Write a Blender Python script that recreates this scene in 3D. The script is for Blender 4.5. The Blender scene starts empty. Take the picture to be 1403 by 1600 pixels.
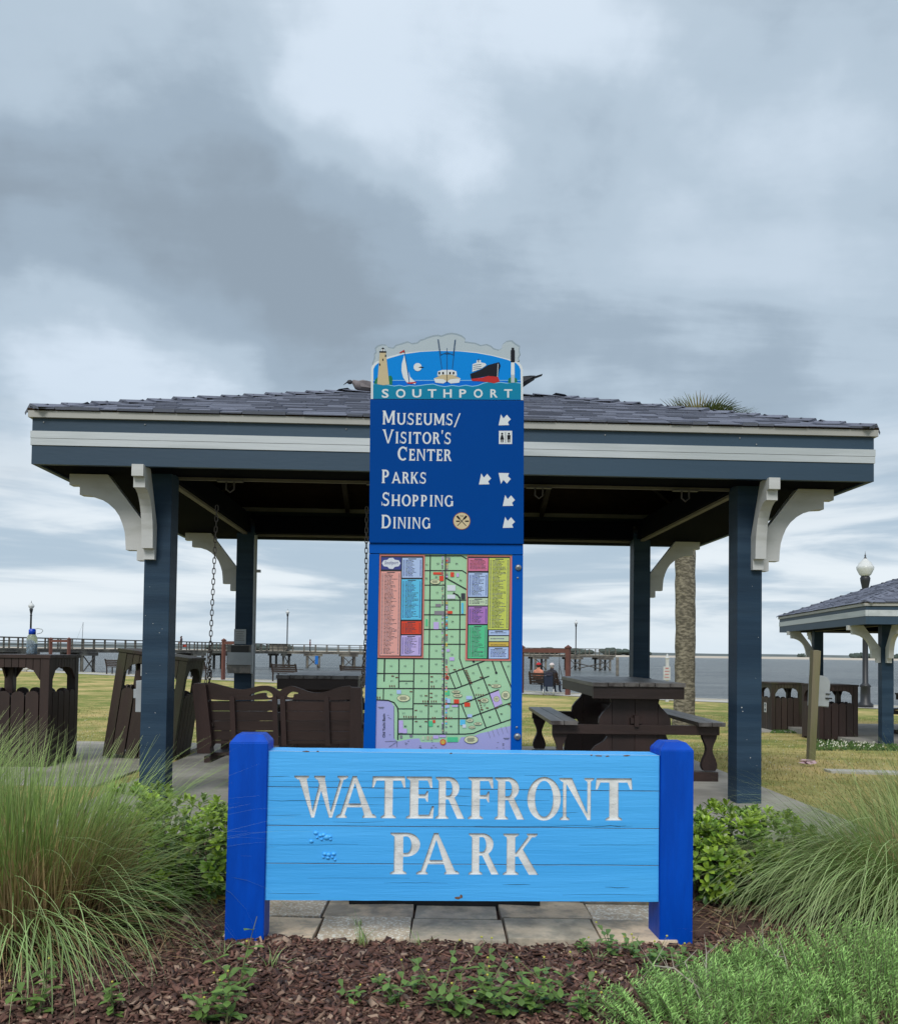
import bpy, bmesh, math, random
import numpy as np
from mathutils import Vector, Matrix, noise
from mathutils.geometry import delaunay_2d_cdt
R = math.radians
random.seed(7)
rng = np.random.default_rng(7)
scene = bpy.context.scene
COL = scene.collection

# ------------------------------------------------------------------ camera
F, CX, CY, PIT, ROLL, EYE = 1351.0, 707.0, 979.2, 0.0299, 0.0133, 1.15
cp, sp, cr, sr = math.cos(PIT), math.sin(PIT), math.cos(ROLL), math.sin(ROLL)
FW = Vector((0, cp, sp)); R0 = Vector((1, 0, 0)); U0 = Vector((0, -sp, cp))
RT = R0 * cr + U0 * sr
UP = U0 * cr - R0 * sr
CAM = Vector((0, 0, EYE))
cd = bpy.data.cameras.new('camera'); cam = bpy.data.objects.new('camera', cd); COL.objects.link(cam)
cam.matrix_world = Matrix(((RT.x, UP.x, -FW.x, 0), (RT.y, UP.y, -FW.y, 0), (RT.z, UP.z, -FW.z, EYE), (0, 0, 0, 1)))
cd.sensor_fit = 'HORIZONTAL'; cd.sensor_width = 36; cd.lens = F / 1403 * 36
cd.shift_x = -(CX - 701.5) / 1403; cd.shift_y = (CY - 800) / 1403
cd.clip_start = 0.05; cd.clip_end = 6000
scene.camera = cam

# ------------------------------------------------------------------ render look
scene.view_settings.view_transform = 'Standard'
scene.view_settings.look = 'None'
scene.view_settings.exposure = 0.44
scene.view_settings.gamma = 1.0
scene.view_settings.use_curve_mapping = False
scene.render.engine = 'CYCLES'
scene.cycles.max_bounces = 7
scene.cycles.diffuse_bounces = 3
scene.cycles.transparent_max_bounces = 8

# ------------------------------------------------------------------ world: clouded sky
SUN_EL, SUN_AZ = R(43), R(194)      # azimuth measured clockwise from +Y
world = bpy.data.worlds.new('World'); scene.world = world; world.use_nodes = True
wn = world.node_tree; wn.nodes.clear()
def WN(t, **k):
    n = wn.nodes.new(t)
    for a, b in k.items(): setattr(n, a, b)
    return n
def wl(a, b): wn.links.new(a, b)
def wmath(op, a, b=None, clamp=False):
    n = WN('ShaderNodeMath', operation=op, use_clamp=clamp)
    for i, v in enumerate((a, b)):
        if v is None: continue
        if isinstance(v, (int, float)): n.inputs[i].default_value = v
        else: wl(v, n.inputs[i])
    return n.outputs[0]
def wmix(f, a, b, kind='MIX'):
    n = WN('ShaderNodeMix', data_type='RGBA', blend_type=kind)
    for s, v in ((n.inputs[0], f), (n.inputs[6], a), (n.inputs[7], b)):
        if isinstance(v, (int, float)): s.default_value = v
        elif isinstance(v, tuple): s.default_value = (*v, 1)
        else: wl(v, s)
    return n.outputs[2]
def wrange(v, a, b, c=0.0, d=1.0):
    n = WN('ShaderNodeMapRange', interpolation_type='SMOOTHSTEP'); wl(v, n.inputs[0])
    for i, q in enumerate((a, b, c, d)): n.inputs[i + 1].default_value = q
    return n.outputs[0]
tc = WN('ShaderNodeTexCoord'); sx = WN('ShaderNodeSeparateXYZ'); wl(tc.outputs['Generated'], sx.inputs[0])
den = wmath('ADD', wmath('MAXIMUM', sx.outputs[2], 0.0), 0.10)
cv = WN('ShaderNodeCombineXYZ')
wl(wmath('MULTIPLY', wmath('DIVIDE', sx.outputs[0], den), 0.62), cv.inputs[0]); wl(wmath('MULTIPLY', wmath('DIVIDE', sx.outputs[1], den), 1.15), cv.inputs[1])
def wnoise(scale, detail, rough=0.5, dist=0.0, w=0.0, vec=None):
    n = WN('ShaderNodeTexNoise', noise_dimensions='4D')
    n.inputs['Scale'].default_value = scale; n.inputs['Detail'].default_value = detail
    n.inputs['Roughness'].default_value = rough; n.inputs['Distortion'].default_value = dist; n.inputs['W'].default_value = w
    wl(vec or cv.outputs[0], n.inputs['Vector']); return n.outputs[0]
big = wnoise(0.95, 7, 0.55, 0.5, 6.3)
mid = wnoise(2.4, 8, 0.55, 0.5, 8.4)
elev = sx.outputs[2]
def blob(d, r0, r1):
    v = Vector(d).normalized()
    sh = WN('ShaderNodeVectorMath', operation='DISTANCE')
    nz = WN('ShaderNodeTexNoise'); nz.inputs['Scale'].default_value = 5; nz.inputs['Detail'].default_value = 5
    wl(tc.outputs['Generated'], nz.inputs['Vector'])
    ad = WN('ShaderNodeVectorMath', operation='MULTIPLY_ADD'); wl(nz.outputs['Color'], ad.inputs[0])
    ad.inputs[1].default_value = (0.34,) * 3; wl(tc.outputs['Generated'], ad.inputs[2])
    sh.inputs[1].default_value = v + Vector((0.17,) * 3); wl(ad.outputs[0], sh.inputs[0])
    return wrange(sh.outputs[1], r0, r1, 1.0, 0.0)
def dirpx(x, y): return ((x - 703) / F, 1, (1019 - y) / F)
lump = wnoise(3.6, 7, 0.52, 0.25, 2.2, tc.outputs['Generated']); lump2 = wnoise(9.0, 6, 0.55, 0.2, 5.2, tc.outputs['Generated'])
L = wmath('ADD', wmath('ADD', wmath('MULTIPLY', big, 0.42), wmath('MULTIPLY', mid, 0.18)), wmath('ADD', wmath('MULTIPLY', lump, 0.28), wmath('MULTIPLY', lump2, 0.12)))
L = wrange(L, 0.37, 0.63)
L = wmath('ADD', L, wmath('MULTIPLY', blob(dirpx(640, 60), 0.03, 0.26), 0.66))
L = wmath('ADD', L, wmath('MULTIPLY', blob(dirpx(60, 120), 0.0, 0.20), 0.42))
L = wmath('SUBTRACT', L, wmath('MULTIPLY', blob(dirpx(330, 380), 0.02, 0.32), 0.34))
L = wmath('ADD', L, wmath('MULTIPLY', blob(dirpx(230, 620), 0.05, 0.24), 0.75))
L = wmath('SUBTRACT', L, wmath('MULTIPLY', blob(dirpx(40, 380), 0.0, 0.22), 0.25))
L = wmath('ADD', L, wmath('MULTIPLY', blob(dirpx(1200, 300), 0.05, 0.45), 0.10))
L = wmath('SUBTRACT', L, wmath('MULTIPLY', wrange(wmath('ABSOLUTE', wmath('SUBTRACT', elev, 0.40)), 0.02, 0.14, 1.0, 0.0), 0.22))
L = wmath('MINIMUM', wmath('MAXIMUM', L, -0.25), 1.25)
ramp = WN('ShaderNodeValToRGB'); cr_ = ramp.color_ramp; cr_.interpolation = 'EASE'
cr_.elements[0].position = 0.0; cr_.elements[0].color = (0.285, 0.355, 0.43, 1)
cr_.elements[1].position = 1.0; cr_.elements[1].color = (0.66, 0.765, 0.88, 1)
e = cr_.elements.new(0.30); e.color = (0.345, 0.435, 0.53, 1)
e = cr_.elements.new(0.62); e.color = (0.47, 0.575, 0.68, 1)
wl(wmath('DIVIDE', wmath('ADD', L, 0.2), 1.35), ramp.inputs[0])
# horizon band: brighter, blue-white with thin streaks
hz = WN('ShaderNodeValToRGB'); h_ = hz.color_ramp; h_.interpolation = 'EASE'
h_.elements[0].color = (0.44, 0.555, 0.665, 1); h_.elements[1].color = (0.79, 0.86, 0.915, 1)
st = WN('ShaderNodeCombineXYZ'); wl(wmath('MULTIPLY', sx.outputs[0], 3.0), st.inputs[0])
wl(wmath('MULTIPLY', sx.outputs[1], 1.0), st.inputs[1]); wl(wmath('MULTIPLY', sx.outputs[2], 22.0), st.inputs[2])
streak = wrange(wnoise(1.0, 6, 0.55, 0.5, 1.7, st.outputs[0]), 0.36, 0.62)
wl(streak, hz.inputs[0])
skyc = wmix(wrange(elev, 0.10, 0.30, 1.0, 0.0), ramp.outputs[0], hz.outputs[0])
glow = wrange(elev, 0.0, 0.05, 0.65, 0.0)
skyc = wmix(glow, skyc, (0.66, 0.77, 0.86))
skyc = wmix(wrange(elev, 0.55, 0.95), skyc, (1.05, 1.10, 1.15))
skyc = wmix(wrange(elev, -0.02, 0.0, 1.0, 0.0), skyc, (0.30, 0.33, 0.34))
ns = WN('ShaderNodeTexSky', sky_type='NISHITA'); ns.sun_disc = False
ns.sun_elevation = SUN_EL; ns.sun_rotation = SUN_AZ
b1 = WN('ShaderNodeBackground'); wl(ns.outputs[0], b1.inputs[0]); b1.inputs[1].default_value = 0.05
b2 = WN('ShaderNodeBackground'); wl(skyc, b2.inputs[0]); b2.inputs[1].default_value = 0.775
mx = WN('ShaderNodeMixShader'); mx.inputs[0].default_value = 0.95
wl(b1.outputs[0], mx.inputs[1]); wl(b2.outputs[0], mx.inputs[2])
wo = WN('ShaderNodeOutputWorld'); wl(mx.outputs[0], wo.inputs[0])

# ------------------------------------------------------------------ sun behind thick cloud
sd = bpy.data.lights.new('sun', 'SUN'); sd.energy = 1.5; sd.angle = R(22); sd.color = (1.0, 0.96, 0.9)
sun = bpy.data.objects.new('sun', sd); COL.objects.link(sun)
sdir = Vector((math.sin(SUN_AZ) * math.cos(SUN_EL), math.cos(SUN_AZ) * math.cos(SUN_EL), math.sin(SUN_EL)))
sun.rotation_euler = (-sdir).to_track_quat('-Z', 'Y').to_euler(); sun.location = (0, -5, 12)

# ------------------------------------------------------------------ measuring helpers
def ray(px, py):
    u, v = px - CX, py - CY
    return (FW * F + RT * u - UP * v).normalized()
def onplane(px, py, p0, n):
    d = ray(px, py); n = Vector(n)
    return CAM + d * ((Vector(p0) - CAM).dot(n) / d.dot(n))
def atY(px, py, Y): return onplane(px, py, (0, Y, 0), (0, 1, 0))
def onz(px, py, z=0.0): return onplane(px, py, (0, 0, z), (0, 0, 1))
SP = Vector((11.0, 34.4)); SN = Vector((0.585, 0.811)).normalized(); ST = Vector((SN.y, -SN.x))
WATER_Z = -1.6
def sm(t): t = min(1, max(0, t)); return t * t * (3 - 2 * t)
def G(x, y):
    a = min(1, max(0, (y - 9.6) / 6.8))
    return -0.45 * (0.75 * a + 0.25 * sm(a)) - 0.15 * min(1, max(0, (y - 16.4) / 18))
def gpt(px, py):
    p = onz(px, py, 0)
    for _ in range(60):
        p = onz(px, py, 0.5 * p.z + 0.5 * G(p.x, p.y))
    return p
def shorepx(px, s):
    k = (px - CX) / F
    y = (s + SN.dot(SP)) / (SN.x * k + SN.y)
    return Vector((k * y, y, G(k * y, y)))

# ------------------------------------------------------------------ object helpers
def link(o, parent=None):
    COL.objects.link(o)
    if parent is not None: o.parent = parent
    return o
def tag(o, label=None, cat=None, group=None, kind=None):
    if label: o['label'] = label
    if cat: o['category'] = cat
    if group: o['group'] = group
    if kind: o['kind'] = kind
    return o
def empty(name, loc=(0, 0, 0), rz=0.0, label=None, cat=None, group=None):
    o = bpy.data.objects.new(name, None); o.empty_display_size = 0.1
    link(o); o.location = loc; o.rotation_euler = (0, 0, rz)
    return tag(o, label, cat, group)
def inst(name, mesh, parent, loc=(0, 0, 0), rot=(0, 0, 0), scale=(1, 1, 1)):
    o = bpy.data.objects.new(name, mesh); link(o, parent)
    o.location = loc; o.rotation_euler = rot; o.scale = scale
    return o
def children(o): return [c for c in bpy.data.objects if c.parent == o]
def copy_tree(o, parent=None, kids=None):
    if kids is None:
        kids = {}
        for c in bpy.data.objects:
            if c.parent: kids.setdefault(c.parent.name, []).append(c)
    c = o.copy(); COL.objects.link(c); c.parent = parent
    for ch in kids.get(o.name, []): copy_tree(ch, c, kids)
    return c

class MB:
    def __init__(s): s.v = []; s.f = []; s.m = []; s.mi = 0
    def add(s, vs, fs, M=None):
        b = len(s.v)
        s.v += [tuple(M @ Vector(v)) if M else tuple(v) for v in vs]
        s.f += [tuple(i + b for i in f) for f in fs]; s.m += [s.mi] * len(fs)
        return s
    def box(s, c, d, M=None, rot=None):
        x, y, z = d[0] / 2, d[1] / 2, d[2] / 2
        vs = [Vector((i * x, j * y, k * z)) for i in (-1, 1) for j in (-1, 1) for k in (-1, 1)]
        if rot is not None: vs = [rot @ v for v in vs]
        vs = [v + Vector(c) for v in vs]
        return s.add(vs, [(0, 1, 3, 2), (4, 6, 7, 5), (0, 4, 5, 1), (2, 3, 7, 6), (0, 2, 6, 4), (1, 5, 7, 3)], M)
    def hexa(s, p):   # 8 corners: bottom ring 4, top ring 4
        return s.add(p, [(3, 2, 1, 0), (4, 5, 6, 7), (0, 1, 5, 4), (1, 2, 6, 5), (2, 3, 7, 6), (3, 0, 4, 7)])
    def tube(s, pts, r, n=6, cap=True):
        pts = [Vector(p) for p in pts]; rs = r if isinstance(r, (list, tuple)) else [r] * len(pts)
        rings = []; a = None
        for i, p in enumerate(pts):
            t = (pts[min(i + 1, len(pts) - 1)] - pts[max(i - 1, 0)]).normalized()
            if a is None:
                a = t.orthogonal().normalized()
            a = (a - t * a.dot(t)).normalized(); b = t.cross(a)
            rings.append([p + (a * math.cos(2 * math.pi * k / n) + b * math.sin(2 * math.pi * k / n)) * rs[i] for k in range(n)])
        vs = [v for r_ in rings for v in r_]; fs = []
        for i in range(len(pts) - 1):
            for k in range(n):
                fs.append((i * n + k, i * n + (k + 1) % n, (i + 1) * n + (k + 1) % n, (i + 1) * n + k))
        if cap: fs += [tuple(range(n))[::-1], tuple((len(pts) - 1) * n + k for k in range(n))]
        return s.add(vs, fs)
    def lathe(s, prof, n=20, c=(0, 0, 0)):
        vs = []; fs = []
        for (r, z) in prof:
            for k in range(n):
                a = 2 * math.pi * k / n; vs.append((c[0] + r * math.cos(a), c[1] + r * math.sin(a), c[2] + z))
        m = len(prof)
        for i in range(m - 1):
            for k in range(n):
                fs.append((i * n + k, i * n + (k + 1) % n, (i + 1) * n + (k + 1) % n, (i + 1) * n + k))
        fs.append(tuple(range(n))[::-1]); fs.append(tuple((m - 1) * n + k for k in range(n)))
        return s.add(vs, fs)
    def ell(s, c, r, nu=12, nv=8):
        vs = []; fs = []
        for j in range(nv + 1):
            t = math.pi * j / nv
            for k in range(nu):
                a = 2 * math.pi * k / nu
                vs.append((c[0] + r[0] * math.sin(t) * math.cos(a), c[1] + r[1] * math.sin(t) * math.sin(a), c[2] + r[2] * math.cos(t)))
        for j in range(nv):
            for k in range(nu):
                fs.append((j * nu + k, (j + 1) * nu + k, (j + 1) * nu + (k + 1) % nu, j * nu + (k + 1) % nu))
        return s.add(vs, fs)
    def mesh(s, name, mats, smooth=False, bevel=0.0):
        me = bpy.data.meshes.new(name); me.from_pydata(s.v, [], s.f)
        if not isinstance(mats, (list, tuple)): mats = [mats]
        for m in mats: me.materials.append(m)
        if len(mats) > 1: me.polygons.foreach_set('material_index', s.m)
        if bevel > 0:
            bm = bmesh.new(); bm.from_mesh(me)
            bmesh.ops.bevel(bm, geom=bm.edges[:] , offset=bevel, segments=2, affect='EDGES', profile=0.7)
            bm.to_mesh(me); bm.free()
        me.update()
        if smooth: me.polygons.foreach_set('use_smooth', [True] * len(me.polygons))
        return me
    def build(s, name, mats, parent=None, smooth=False, bevel=0.0, kind=None, label=None):
        o = bpy.data.objects.new(name, s.mesh(name, mats, smooth, bevel)); link(o, parent)
        return tag(o, label, None, None, kind)

def cdt_tris(keep, cut=()):
    """2-D boolean: union of the keep polygons minus the cut polygons."""
    vs = []; fs = []
    for P in list(keep) + list(cut):
        P = [Vector((p[0], p[1])) for p in P]
        ar = sum(P[i].x * P[(i + 1) % len(P)].y - P[(i + 1) % len(P)].x * P[i].y for i in range(len(P)))
        if ar < 0: P = P[::-1]
        b = len(vs); vs += P; fs.append(list(range(b, b + len(P))))
    ov, oe, of, _, _, orig = delaunay_2d_cdt(vs, [], fs, 0, 1e-6)
    nk = len(keep); tris = []
    for f, o in zip(of, orig):
        if any(i < nk for i in o) and not any(i >= nk for i in o):
            a, b, c = (ov[i] for i in f[:3])
            if (b.x - a.x) * (c.y - a.y) - (c.x - a.x) * (b.y - a.y) < 0: f = f[::-1]
            tris.append(tuple(f))
    return ov, [t for t in tris if abs((ov[t[1]].x - ov[t[0]].x) * (ov[t[2]].y - ov[t[0]].y) - (ov[t[2]].x - ov[t[0]].x) * (ov[t[1]].y - ov[t[0]].y)) > 2e-9]
def slab2d(mb, keep, cut, to3, t0, t1, walls=True, back=True, wall_mi=None):
    """extrude a 2-D shape: front at t0, back at t1; to3(u, v, t) gives the 3-D point (front looks to -t)"""
    ov, tris = cdt_tris(keep, cut)
    used = {i: k for k, i in enumerate(sorted({i for t in tris for i in t}))}
    ov = [ov[i] for i in used]; tris = [tuple(used[i] for i in t) for t in tris]
    n = len(ov)
    vs = [to3(p.x, p.y, t0) for p in ov] + ([to3(p.x, p.y, t1) for p in ov] if (walls or back) else [])
    b = len(mb.v); mb.v += [tuple(v) for v in vs]
    for t in tris:
        mb.f.append(tuple(b + i for i in t)); mb.m.append(mb.mi)
        if back: mb.f.append(tuple(b + n + i for i in t[::-1])); mb.m.append(mb.mi)
    if walls:
        cnt = {}
        for t in tris:
            for i in range(len(t)):
                e = (t[i], t[(i + 1) % len(t)]); cnt[e] = 1
        for (i, j) in cnt:
            if (j, i) not in cnt:
                mb.f.append((b + j, b + i, b + n + i, b + n + j)); mb.m.append(mb.mi if wall_mi is None else wall_mi)
    return mb

# ------------------------------------------------------------------ materials
MATS = {}
def nodes_of(m): return m.node_tree.nodes, m.node_tree.links
def mat(name, c, rough=0.6, var=0.0, vs=6.0, bump=0.0, bs=40.0, metal=0.0, stretch=(1, 1, 1), c2=None, c2amt=0.5,
        c2scale=3.0, obj_random=0.0, spec=0.5, island=0.0, trans=0.0, sharp=False):
    m = bpy.data.materials.new(name); m.use_nodes = True
    N, Lk = nodes_of(m); bs_ = N['Principled BSDF']
    bs_.inputs['Roughness'].default_value = rough; bs_.inputs['Metallic'].default_value = metal
    bs_.inputs['Specular IOR Level'].default_value = spec
    tcn = N.new('ShaderNodeTexCoord'); mp = N.new('ShaderNodeMapping'); mp.inputs['Scale'].default_value = stretch
    Lk.new(tcn.outputs['Object'], mp.inputs['Vector'])
    def nz(scale, det=5, rg=0.6):
        n = N.new('ShaderNodeTexNoise'); n.inputs['Scale'].default_value = scale; n.inputs['Detail'].default_value = det
        n.inputs['Roughness'].default_value = rg; Lk.new(mp.outputs[0], n.inputs['Vector']); return n
    def mixc(f, a, b, bt='MIX'):
        n = N.new('ShaderNodeMix'); n.data_type = 'RGBA'; n.blend_type = bt
        for s_, v in ((n.inputs[0], f), (n.inputs[6], a), (n.inputs[7], b)):
            if isinstance(v, (int, float)): s_.default_value = v
            elif isinstance(v, tuple): s_.default_value = (*v, 1)
            else: Lk.new(v, s_)
        return n.outputs[2]
    col = tuple(c)
    if c2 is not None:
        n = nz(c2scale); mr = N.new('ShaderNodeMapRange'); mr.interpolation_type = 'SMOOTHSTEP'
        lo = 0.62 - 0.25 * c2amt
        mr.inputs[1].default_value = lo - (0.02 if sharp else 0.10); mr.inputs[2].default_value = lo + (0.02 if sharp else 0.10)
        Lk.new(n.outputs[0], mr.inputs[0]); col = mixc(mr.outputs[0], col, tuple(c2))
    def valmul(col, fac_out, lo, hi):
        mr = N.new('ShaderNodeMapRange'); mr.inputs[1].default_value = 0.25 if fac_out[1] else 0.0; mr.inputs[2].default_value = 0.75 if fac_out[1] else 1.0
        mr.inputs[3].default_value = lo; mr.inputs[4].default_value = hi; Lk.new(fac_out[0], mr.inputs[0])
        cb = N.new('ShaderNodeCombineColor')
        for i in range(3): Lk.new(mr.outputs[0], cb.inputs[i])
        return mixc(1.0, col, cb.outputs[0], 'MULTIPLY')
    if var > 0: col = valmul(col, (nz(vs).outputs[0], True), 1 - var, 1 + var)
    if obj_random > 0:
        oi = N.new('ShaderNodeObjectInfo'); col = valmul(col, (oi.outputs['Random'], False), 1 - obj_random, 1 + obj_random)
    if island > 0:
        ge = N.new('ShaderNodeNewGeometry'); col = valmul(col, (ge.outputs['Random Per Island'], False), 1 - island, 1 + island)
    if isinstance(col, tuple): bs_.inputs['Base Color'].default_value = (*col, 1)
    else: Lk.new(col, bs_.inputs['Base Color'])
    if bump > 0:
        b = N.new('ShaderNodeBump'); b.inputs['Strength'].default_value = 1.0; b.inputs['Distance'].default_value = bump
        Lk.new(nz(bs, 6, 0.65).outputs[0], b.inputs['Height']); Lk.new(b.outputs[0], bs_.inputs['Normal'])
    if trans > 0:
        tr = N.new('ShaderNodeBsdfTranslucent')
        if isinstance(col, tuple): tr.inputs[0].default_value = (*col, 1)
        else: Lk.new(col, tr.inputs[0])
        ms = N.new('ShaderNodeMixShader'); ms.inputs[0].default_value = trans
        Lk.new(bs_.outputs[0], ms.inputs[1]); Lk.new(tr.outputs[0], ms.inputs[2])
        Lk.new(ms.outputs[0], N['Material Output'].inputs[0])
    MATS[name] = m
    return m
M_navy = mat('navy_paint', (0.015, 0.037, 0.068), 0.55, 0.16, 3, 0.0016, 22, stretch=(.25, .25, 5), c2=(0.026, 0.054, 0.09), c2scale=1.2, spec=0.22)
M_navy_h = mat('navy_fascia_paint', (0.027, 0.056, 0.092), 0.5, 0.10, 2.5, 0.001, 50, stretch=(0.2, 1, 1), c2=(0.033, 0.066, 0.105), c2scale=1.2, spec=0.35)
M_white = mat('white_paint', (0.52, 0.53, 0.53), 0.5, 0.07, 5, 0.0015, 35, stretch=(0.3, 0.3, 1), c2=(0.40, 0.41, 0.39), c2amt=0.2, c2scale=4)
M_wband = mat('white_fascia_paint', (0.50, 0.54, 0.57), 0.5, 0.06, 3, 0.002, 28, stretch=(0.12, 1, 1.4), c2=(0.41, 0.45, 0.47), c2amt=0.3, c2scale=5)
M_drip = mat('drip_edge_metal', (0.36, 0.36, 0.34), 0.5, 0.08, 4)
M_shingle = mat('asphalt_shingle', (0.150, 0.165, 0.215), 0.95, 0.2, 30, 0.002, 260, obj_random=0.17, spec=0.1)
M_shingle_j = mat('asphalt_shingle_joined', (0.150, 0.165, 0.215), 0.95, 0.2, 60, 0.002, 260, island=0.28, spec=0.1)
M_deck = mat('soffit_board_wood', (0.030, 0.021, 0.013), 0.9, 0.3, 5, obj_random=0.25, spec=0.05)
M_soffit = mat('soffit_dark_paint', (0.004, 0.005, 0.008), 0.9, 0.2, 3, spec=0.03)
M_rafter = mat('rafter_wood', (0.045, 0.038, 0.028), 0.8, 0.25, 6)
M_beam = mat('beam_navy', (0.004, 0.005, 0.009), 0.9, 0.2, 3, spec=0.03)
M_pine = mat('bare_trim_wood', (0.16, 0.145, 0.115), 0.7, 0.15, 6)
M_brown = mat('brown_stained_wood', (0.027, 0.013, 0.011), 0.55, 0.5, 5, 0.002, 30, stretch=(1, 1, 0.2), obj_random=0.25)
M_brown_h = mat('brown_stained_plank', (0.027, 0.014, 0.0115), 0.5, 0.5, 5, 0.002, 30, stretch=(0.2, 1, 1), obj_random=0.22)
M_seat = mat('worn_brown_plank', (0.050, 0.040, 0.037), 0.42, 0.3, 6, 0.002, 30, stretch=(1, 0.15, 1), c2=(0.13, 0.12, 0.115), c2amt=0.65, c2scale=6, obj_random=0.15)
M_mossy = mat('mossy_brown_wood', (0.034, 0.020, 0.015), 0.65, 0.35, 5, 0.003, 30, stretch=(1, 1, 0.2), c2=(0.036, 0.037, 0.015), c2amt=0.3, c2scale=3, obj_random=0.25)
M_signpost = mat('royal_blue_paint', (0.0, 0.060, 0.45), 0.42, 0.14, 3, 0.0028, 12, stretch=(3, 3, 0.5), c2=(0.0, 0.070, 0.51), c2scale=5, spec=0.16)
M_kblue = mat('kiosk_blue', (0.0, 0.052, 0.27), 0.55, 0.03, 2, spec=0.04)
M_kblue2 = mat('kiosk_frame_blue', (0.0, 0.085, 0.42), 0.5, 0.04, 3, spec=0.08)
M_black = mat('black_paint', (0.012, 0.012, 0.013), 0.5)
M_steel = mat('galvanised_steel', (0.30, 0.31, 0.32), 0.42, 0.2, 30, 0.001, 60, metal=0.7)
M_chain = mat('chain_steel', (0.10, 0.09, 0.085), 0.5, 0.3, 40, metal=0.6)
M_grey = mat('grey_box_paint', (0.34, 0.37, 0.39), 0.5, 0.12, 8)
M_dgrey = mat('weathered_grey_box', (0.14, 0.14, 0.13), 0.6, 0.3, 12, c2=(0.22, 0.20, 0.18), c2amt=0.4, c2scale=16)
M_conc = mat('concrete', (0.34, 0.325, 0.29), 0.9, 0.14, 2.0, 0.002, 90, c2=(0.21, 0.20, 0.18), c2amt=0.45, c2scale=0.8)
M_walk = mat('pale_concrete', (0.42, 0.41, 0.38), 0.9, 0.12, 1.5)
M_lamp = mat('lamp_post_iron', (0.02, 0.022, 0.026), 0.45)
M_globe = mat('lamp_globe_glass', (0.80, 0.82, 0.82), 0.2, trans=0.3)
M_redw = mat('red_stained_wood', (0.125, 0.046, 0.036), 0.7, 0.2, 3)
M_pierw = mat('weathered_pier_wood', (0.23, 0.21, 0.17), 0.85, 0.3, 1.5, c2=(0.10, 0.09, 0.08), c2amt=0.5, c2scale=0.6)
M_pierd = mat('dark_pier_wood', (0.085, 0.078, 0.07), 0.8, 0.3, 1.5)
M_trunk = mat('palm_bark', (0.120, 0.106, 0.080), 0.95, 0.35, 9, 0.025, 14, stretch=(1, 1, 2.6), c2=(0.23, 0.205, 0.155), c2amt=0.45, c2scale=9)
M_frond = mat('palm_frond', (0.10, 0.13, 0.045), 0.6, island=0.35, trans=0.15)
M_frond2 = mat('palm_frond_dry', (0.17, 0.13, 0.05), 0.7, island=0.3)
M_postw = mat('treated_post_wood', (0.235, 0.205, 0.135), 0.85, 0.25, 10, 0.004, 30, stretch=(1, 1, 0.12), c2=(0.15, 0.15, 0.07), c2amt=0.45, c2scale=5)
# ================================================================== SETTING
def shore(t, s): p = SP + ST * t + SN * s; return p
def grid_mesh(us, vs, fn, name, m, smooth=True, parent=None, kind='structure'):
    V = [fn(u, v) for v in vs for u in us]; nu = len(us)
    Fc = [(j * nu + i, j * nu + i + 1, (j + 1) * nu + i + 1, (j + 1) * nu + i) for j in range(len(vs) - 1) for i in range(nu - 1)]
    me = bpy.data.meshes.new(name); me.from_pydata(V, [], Fc); me.materials.append(m); me.update()
    if me.polygons[0].normal.z < 0: me.flip_normals()
    if smooth: me.polygons.foreach_set('use_smooth', [True] * len(me.polygons))
    o = bpy.data.objects.new(name, me); link(o, parent); tag(o, kind=kind); return o

def lawn_mat():
    m = mat('lawn', (0.42, 0.35, 0.14), 0.95, 0.5, 18, 0.03, 30, c2=(0.20, 0.235, 0.065), c2amt=0.8, c2scale=1.6, spec=0.1)
    N, Lk = nodes_of(m); b = N['Principled BSDF']
    src = b.inputs['Base Color'].links[0].from_socket
    tcn = N.new('ShaderNodeTexCoord')
    n = N.new('ShaderNodeTexNoise'); n.inputs['Scale'].default_value = 0.35; n.inputs['Detail'].default_value = 8; n.inputs['Roughness'].default_value = 0.7
    Lk.new(tcn.outputs['Object'], n.inputs['Vector'])
    mr = N.new('ShaderNodeMapRange'); mr.inputs[1].default_value = 0.46; mr.inputs[2].default_value = 0.62; Lk.new(n.outputs[0], mr.inputs[0])
    mx_ = N.new('ShaderNodeMix'); mx_.data_type = 'RGBA'; Lk.new(mr.outputs[0], mx_.inputs[0]); Lk.new(src, mx_.inputs[6])
    mx_.inputs[7].default_value = (0.54, 0.42, 0.19, 1)
    Lk.new(mx_.outputs[2], b.inputs['Base Color']); return m
M_lawn = lawn_mat()
ts = list(np.linspace(-320, 320, 321)); ss = [-160, -120, -90, -70] + list(np.linspace(-60, -2.4, 116))
def fl(u, v):
    p = shore(u, v); z = G(p.x, p.y)
    z += 0.015 * noise.noise(Vector((p.x * 0.6, p.y * 0.6, 0)))
    if p.y < 11: z -= 0.02 * sm((11 - p.y) / 0.6) if abs(p.x) < 3.4 and p.y > 4 else 0.004
    return (p.x, p.y, z)
lawn = grid_mesh(ts, ss, fl, 'lawn', M_lawn)
def strip(name, s0, s1, dz0, dz1, m):
    return grid_mesh(list(np.linspace(-320, 320, 161)), [s0, s1], lambda u, v: (*shore(u, v), G(*shore(u, v)) + (dz0 if v == s0 else dz1)), name, m)
strip('walkway', -2.45, -0.55, 0.015, 0.015, M_walk)
strip('grass_verge', -0.56, -0.2, 0.005, 0.005, M_lawn)
w = MB()
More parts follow.
